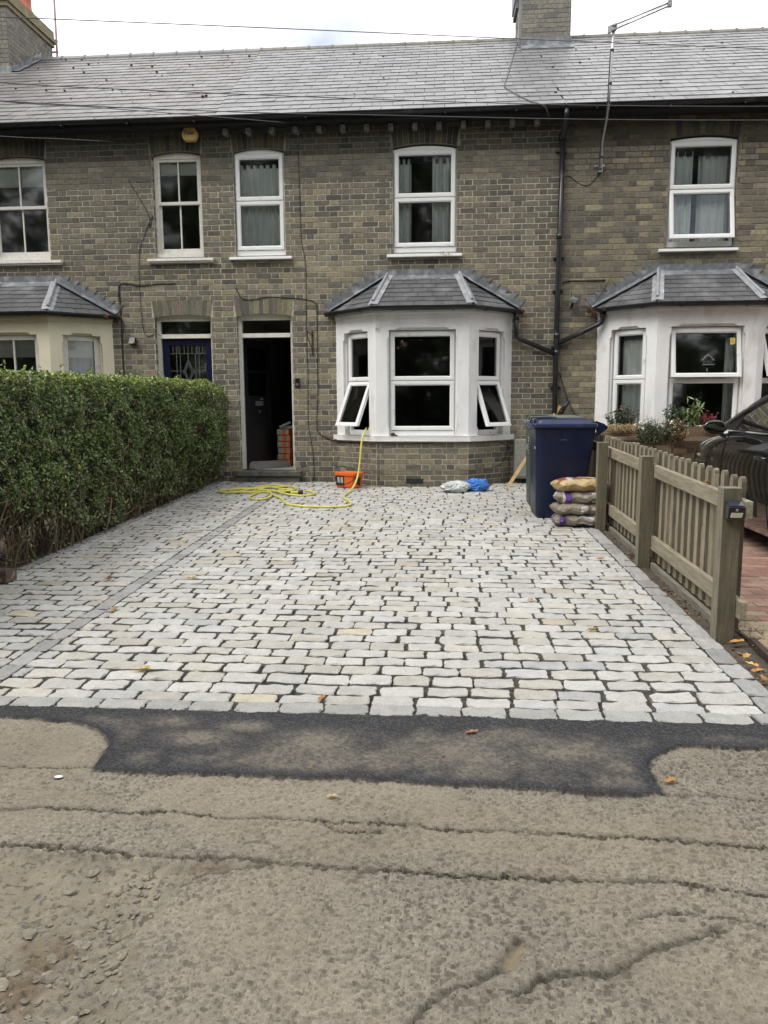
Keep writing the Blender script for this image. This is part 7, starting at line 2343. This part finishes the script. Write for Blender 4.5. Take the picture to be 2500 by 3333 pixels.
e = strands([(1930, 1012), (1945, 1015), (1920, 1020), (1960, 1005), (2075, 995), (2100, 993), (2115, 990)], -.25, 8, .025, 2)
tag(e.build('dead_blossom', 'dryleaf'), 'rusty dead blossom along the right bay gutter', 'debris', kind='stuff')
e = strands([(1228, 1072), (1232, 1060)], -.60, 8, .02, 3); 
tag(e.build('dead_blossom', 'dryleaf'), 'strand of dead blossom stuck on the white lintel of the centre bay', 'debris', kind='stuff')
e = strands([(1440, 822), (1450, 828), (1462, 826)], -.08, 8, .02, 4)
tag(e.build('dead_blossom', 'dryleaf'), 'dead blossom lying on the sill of the wide upstairs window', 'debris', kind='stuff')
e = strands([(1310, 1110), (1302, 1130), (1318, 1120)], -.62, 8, .02, 5, (.2, .15, .1))
tag(e.build('dead_blossom', 'dryleaf'), 'dry tuft caught at the top corner of the centre bay pane', 'debris', kind='stuff')
e = strands([(1905, 1020 + 0), (2085, 330), (2240, 332), (2300, 330), (2330, 329)], -.34, 6, .03, 6)
tag(e.build('dead_blossom', 'dryleaf'), 'dead leaves and blossom along the main gutter at the right', 'debris', kind='stuff')
e = strands([(205, 1012), (345, 1020), (350, 1028), (395, 1032), (85, 1011)], -.35, 8, .025, 7)
tag(e.build('dead_blossom', 'dryleaf'), 'dead blossom in the gutter of the cream bay', 'debris', kind='stuff')
e = strands([(1610, 1410), (1640, 1408), (1655, 1412), (1600, 1414), (1735, 1370 + 60)], -.60, 6, .025, 8)
tag(e.build('dead_blossom', 'dryleaf'), 'dead blossom on the right end of the centre bay sill', 'debris', kind='stuff')
# moss cushions on the slates
rr = np.random.default_rng(12); e = MB()
for i in range(105):
    x = rr.uniform(-7.5, 6); t = rr.uniform(.1, TL - .2)
    if x > -3.3 and rr.random() < .6: continue
    p = roof_pt(x, t, .02); r_ = rr.uniform(.008, .020)
    P = [[(p[0] + r_ * 1.3 * math.cos(ph) * math.cos(a), p[1] + r_ * math.cos(ph) * math.sin(a), p[2] + r_ * .8 * math.sin(ph)) for a in np.linspace(0, 2 * PI, 7, endpoint=False)] for ph in (-.6, .1, .8, 1.4)]
    e.grid(P, (.05, .045, .035), closed=True)
tag(e.build('roof_moss', 'moss'), 'small dark cushions of moss dotted over the slates', 'moss', kind='stuff')
# loose stones in the broken road
rr = np.random.default_rng(22); e = MB()
for i in range(700):
    y = rr.uniform(-9.95, -9.0)
    x = -.35 + (y + 9.0) * .75 + rr.normal(0, .17)
    if not inpoly(np.array([x]), np.array([y]), HOLE)[0]: continue
    s_ = rr.uniform(.003, .009) if rr.random() < .9 else rr.uniform(.012, .021)
    v = rr.uniform(.75, 1.2); c = (.225 * v, .20 * v, .155 * v)
    rz_ = rr.uniform(0, PI); ca, sa = math.cos(rz_), math.sin(rz_)
    P = []
    for ph in (-1.2, -.5, .2, .8, 1.35):
        row = []
        for a in np.linspace(0, 2 * PI, 8, endpoint=False):
            q = s_ * (1 + rr.normal(0, .17)); u_ = q * 1.35 * math.cos(ph) * math.cos(a); v_ = q * .9 * math.cos(ph) * math.sin(a)
            row.append((x + ca * u_ - sa * v_, y + sa * u_ + ca * v_, -.016 + s_ * .18 + q * .42 * math.sin(ph)))
        P.append(row)
    e.grid(P, c, closed=True)
    k = len(e.v); e.v.extend(P[-1]); e.f.append(tuple(range(k, k + 8))); e.c.append(c)
tag(e.build('loose_stones', 'gravel'), 'loose dusty stones in the broken lower left of the road', 'gravel', kind='stuff')

# ------------------------------------------------------------------ trees over the road, behind the camera (seen in the windows and the car)
def make_tree(loc, hgt, rad, seed, lab):
    rr = np.random.default_rng(seed)
    t = thing('roadside_tree', loc, lab, 'tree', 'trees across the road')
    local(t)
    e = MB(); tips = []
    e.tube(smoothpath([(0, 0, 0), (.08, .05, hgt * .2), (-.05, .1, hgt * .45), (.05, 0, hgt * .8)], 4), list(np.linspace(.22, .04, 13)), 10, (.10, .08, .06))
    for i in range(16):
        z = hgt * rr.uniform(.18, .75); a = rr.uniform(0, 2 * PI); L = rad * rr.uniform(.5, .95)
        p = Vector((0, 0, z)); q = p + Vector((math.cos(a) * L, math.sin(a) * L, rr.uniform(.2, 1.2)))
        e.tube([p, p.lerp(q, .5) + Vector((0, 0, .25)), q], [.08, .05, .02], 6, (.10, .08, .06)); tips.append(q)
    e.build('trunk', 'twig', t)
    C0 = []
    for i in range(110):
        ph = rr.uniform(-1, 1); a = rr.uniform(0, 2 * PI); r_ = rr.random() ** .4
        k = math.sqrt(1 - ph * ph * .8)
        C0.append((math.cos(a) * rad * r_ * k, math.sin(a) * rad * r_ * k, hgt * .52 + ph * hgt * .48))
    C0 = np.array(C0)
    n = 13000
    idx = rr.integers(len(C0), size=n)
    P = C0[idx] + rr.normal(size=(n, 3)) * np.array([.45, .45, .38])
    P[:, 2] = np.maximum(P[:, 2], .3)
    N_ = rr.normal(size=(n, 3)) + np.array([0, 0, .4]); N_ /= np.linalg.norm(N_, axis=1, keepdims=True)
    v = rr.uniform(.6, 1.5, (n, 1)); col = np.array([.055, .090, .028]) * v
    leaves_mesh('crown', P, N_, rr.uniform(.20, .38, n), col, parent=t, asp=.6)
for i, (x, y, hgt, rad, lab) in enumerate(((-11.5, -19.5, 12.0, 4.2, 'leftmost dark tree over the road'), (-6.2, -20, 12.6, 4.0, 'second tree from the left over the road'), (-1.2, -19.6, 12.2, 3.9, 'middle tree over the road behind the viewer'), (3.6, -20.2, 11.8, 3.9, 'second tree from the right over the road'), (9.0, -19.4, 12.6, 4.2, 'rightmost dark tree over the road'))):
    make_tree((x, y, 0), hgt, rad, 100 + i, lab)

# more of the same trees further along and behind, sharing their meshes
src_ = [o for o in bpy.data.objects if o.name.startswith('roadside_tree')]
TL_ = ['tree on the near side of the road, far to the left', 'tree on the near side of the road, far to the right', 'farthest left tree over the road, past the leftmost dark one', 'tree at the far left end over the road', 'tree at the far right end over the road', 'rear tree in the second row, left of the middle', 'rear tree in the second row, behind the middle one', 'rear tree in the second row, at the right', 'rear tree in the second row, at the left', 'rear tree in the second row, far right']
for i, (x, y) in enumerate(((-18, -8.5), (17, -8.5), (-17, -20.5), (-22.5, -21), (15, -20.5), (-4, -25), (1.2, -25.5), (6.4, -25), (-9.5, -25.5), (12, -26))):
    q = src_[(i * 2 + 1) % 5]
    c = q.copy(); COL.objects.link(c); c.location = (x, y, 0); c.rotation_euler = (0, 0, i * 1.3 + .5); c['label'] = TL_[i]
    for ch in q.children:
        d = ch.copy(); COL.objects.link(d); d.parent = c

for o in bpy.data.objects:
    if 'worldbuilt' in o.keys(): del o['worldbuilt']
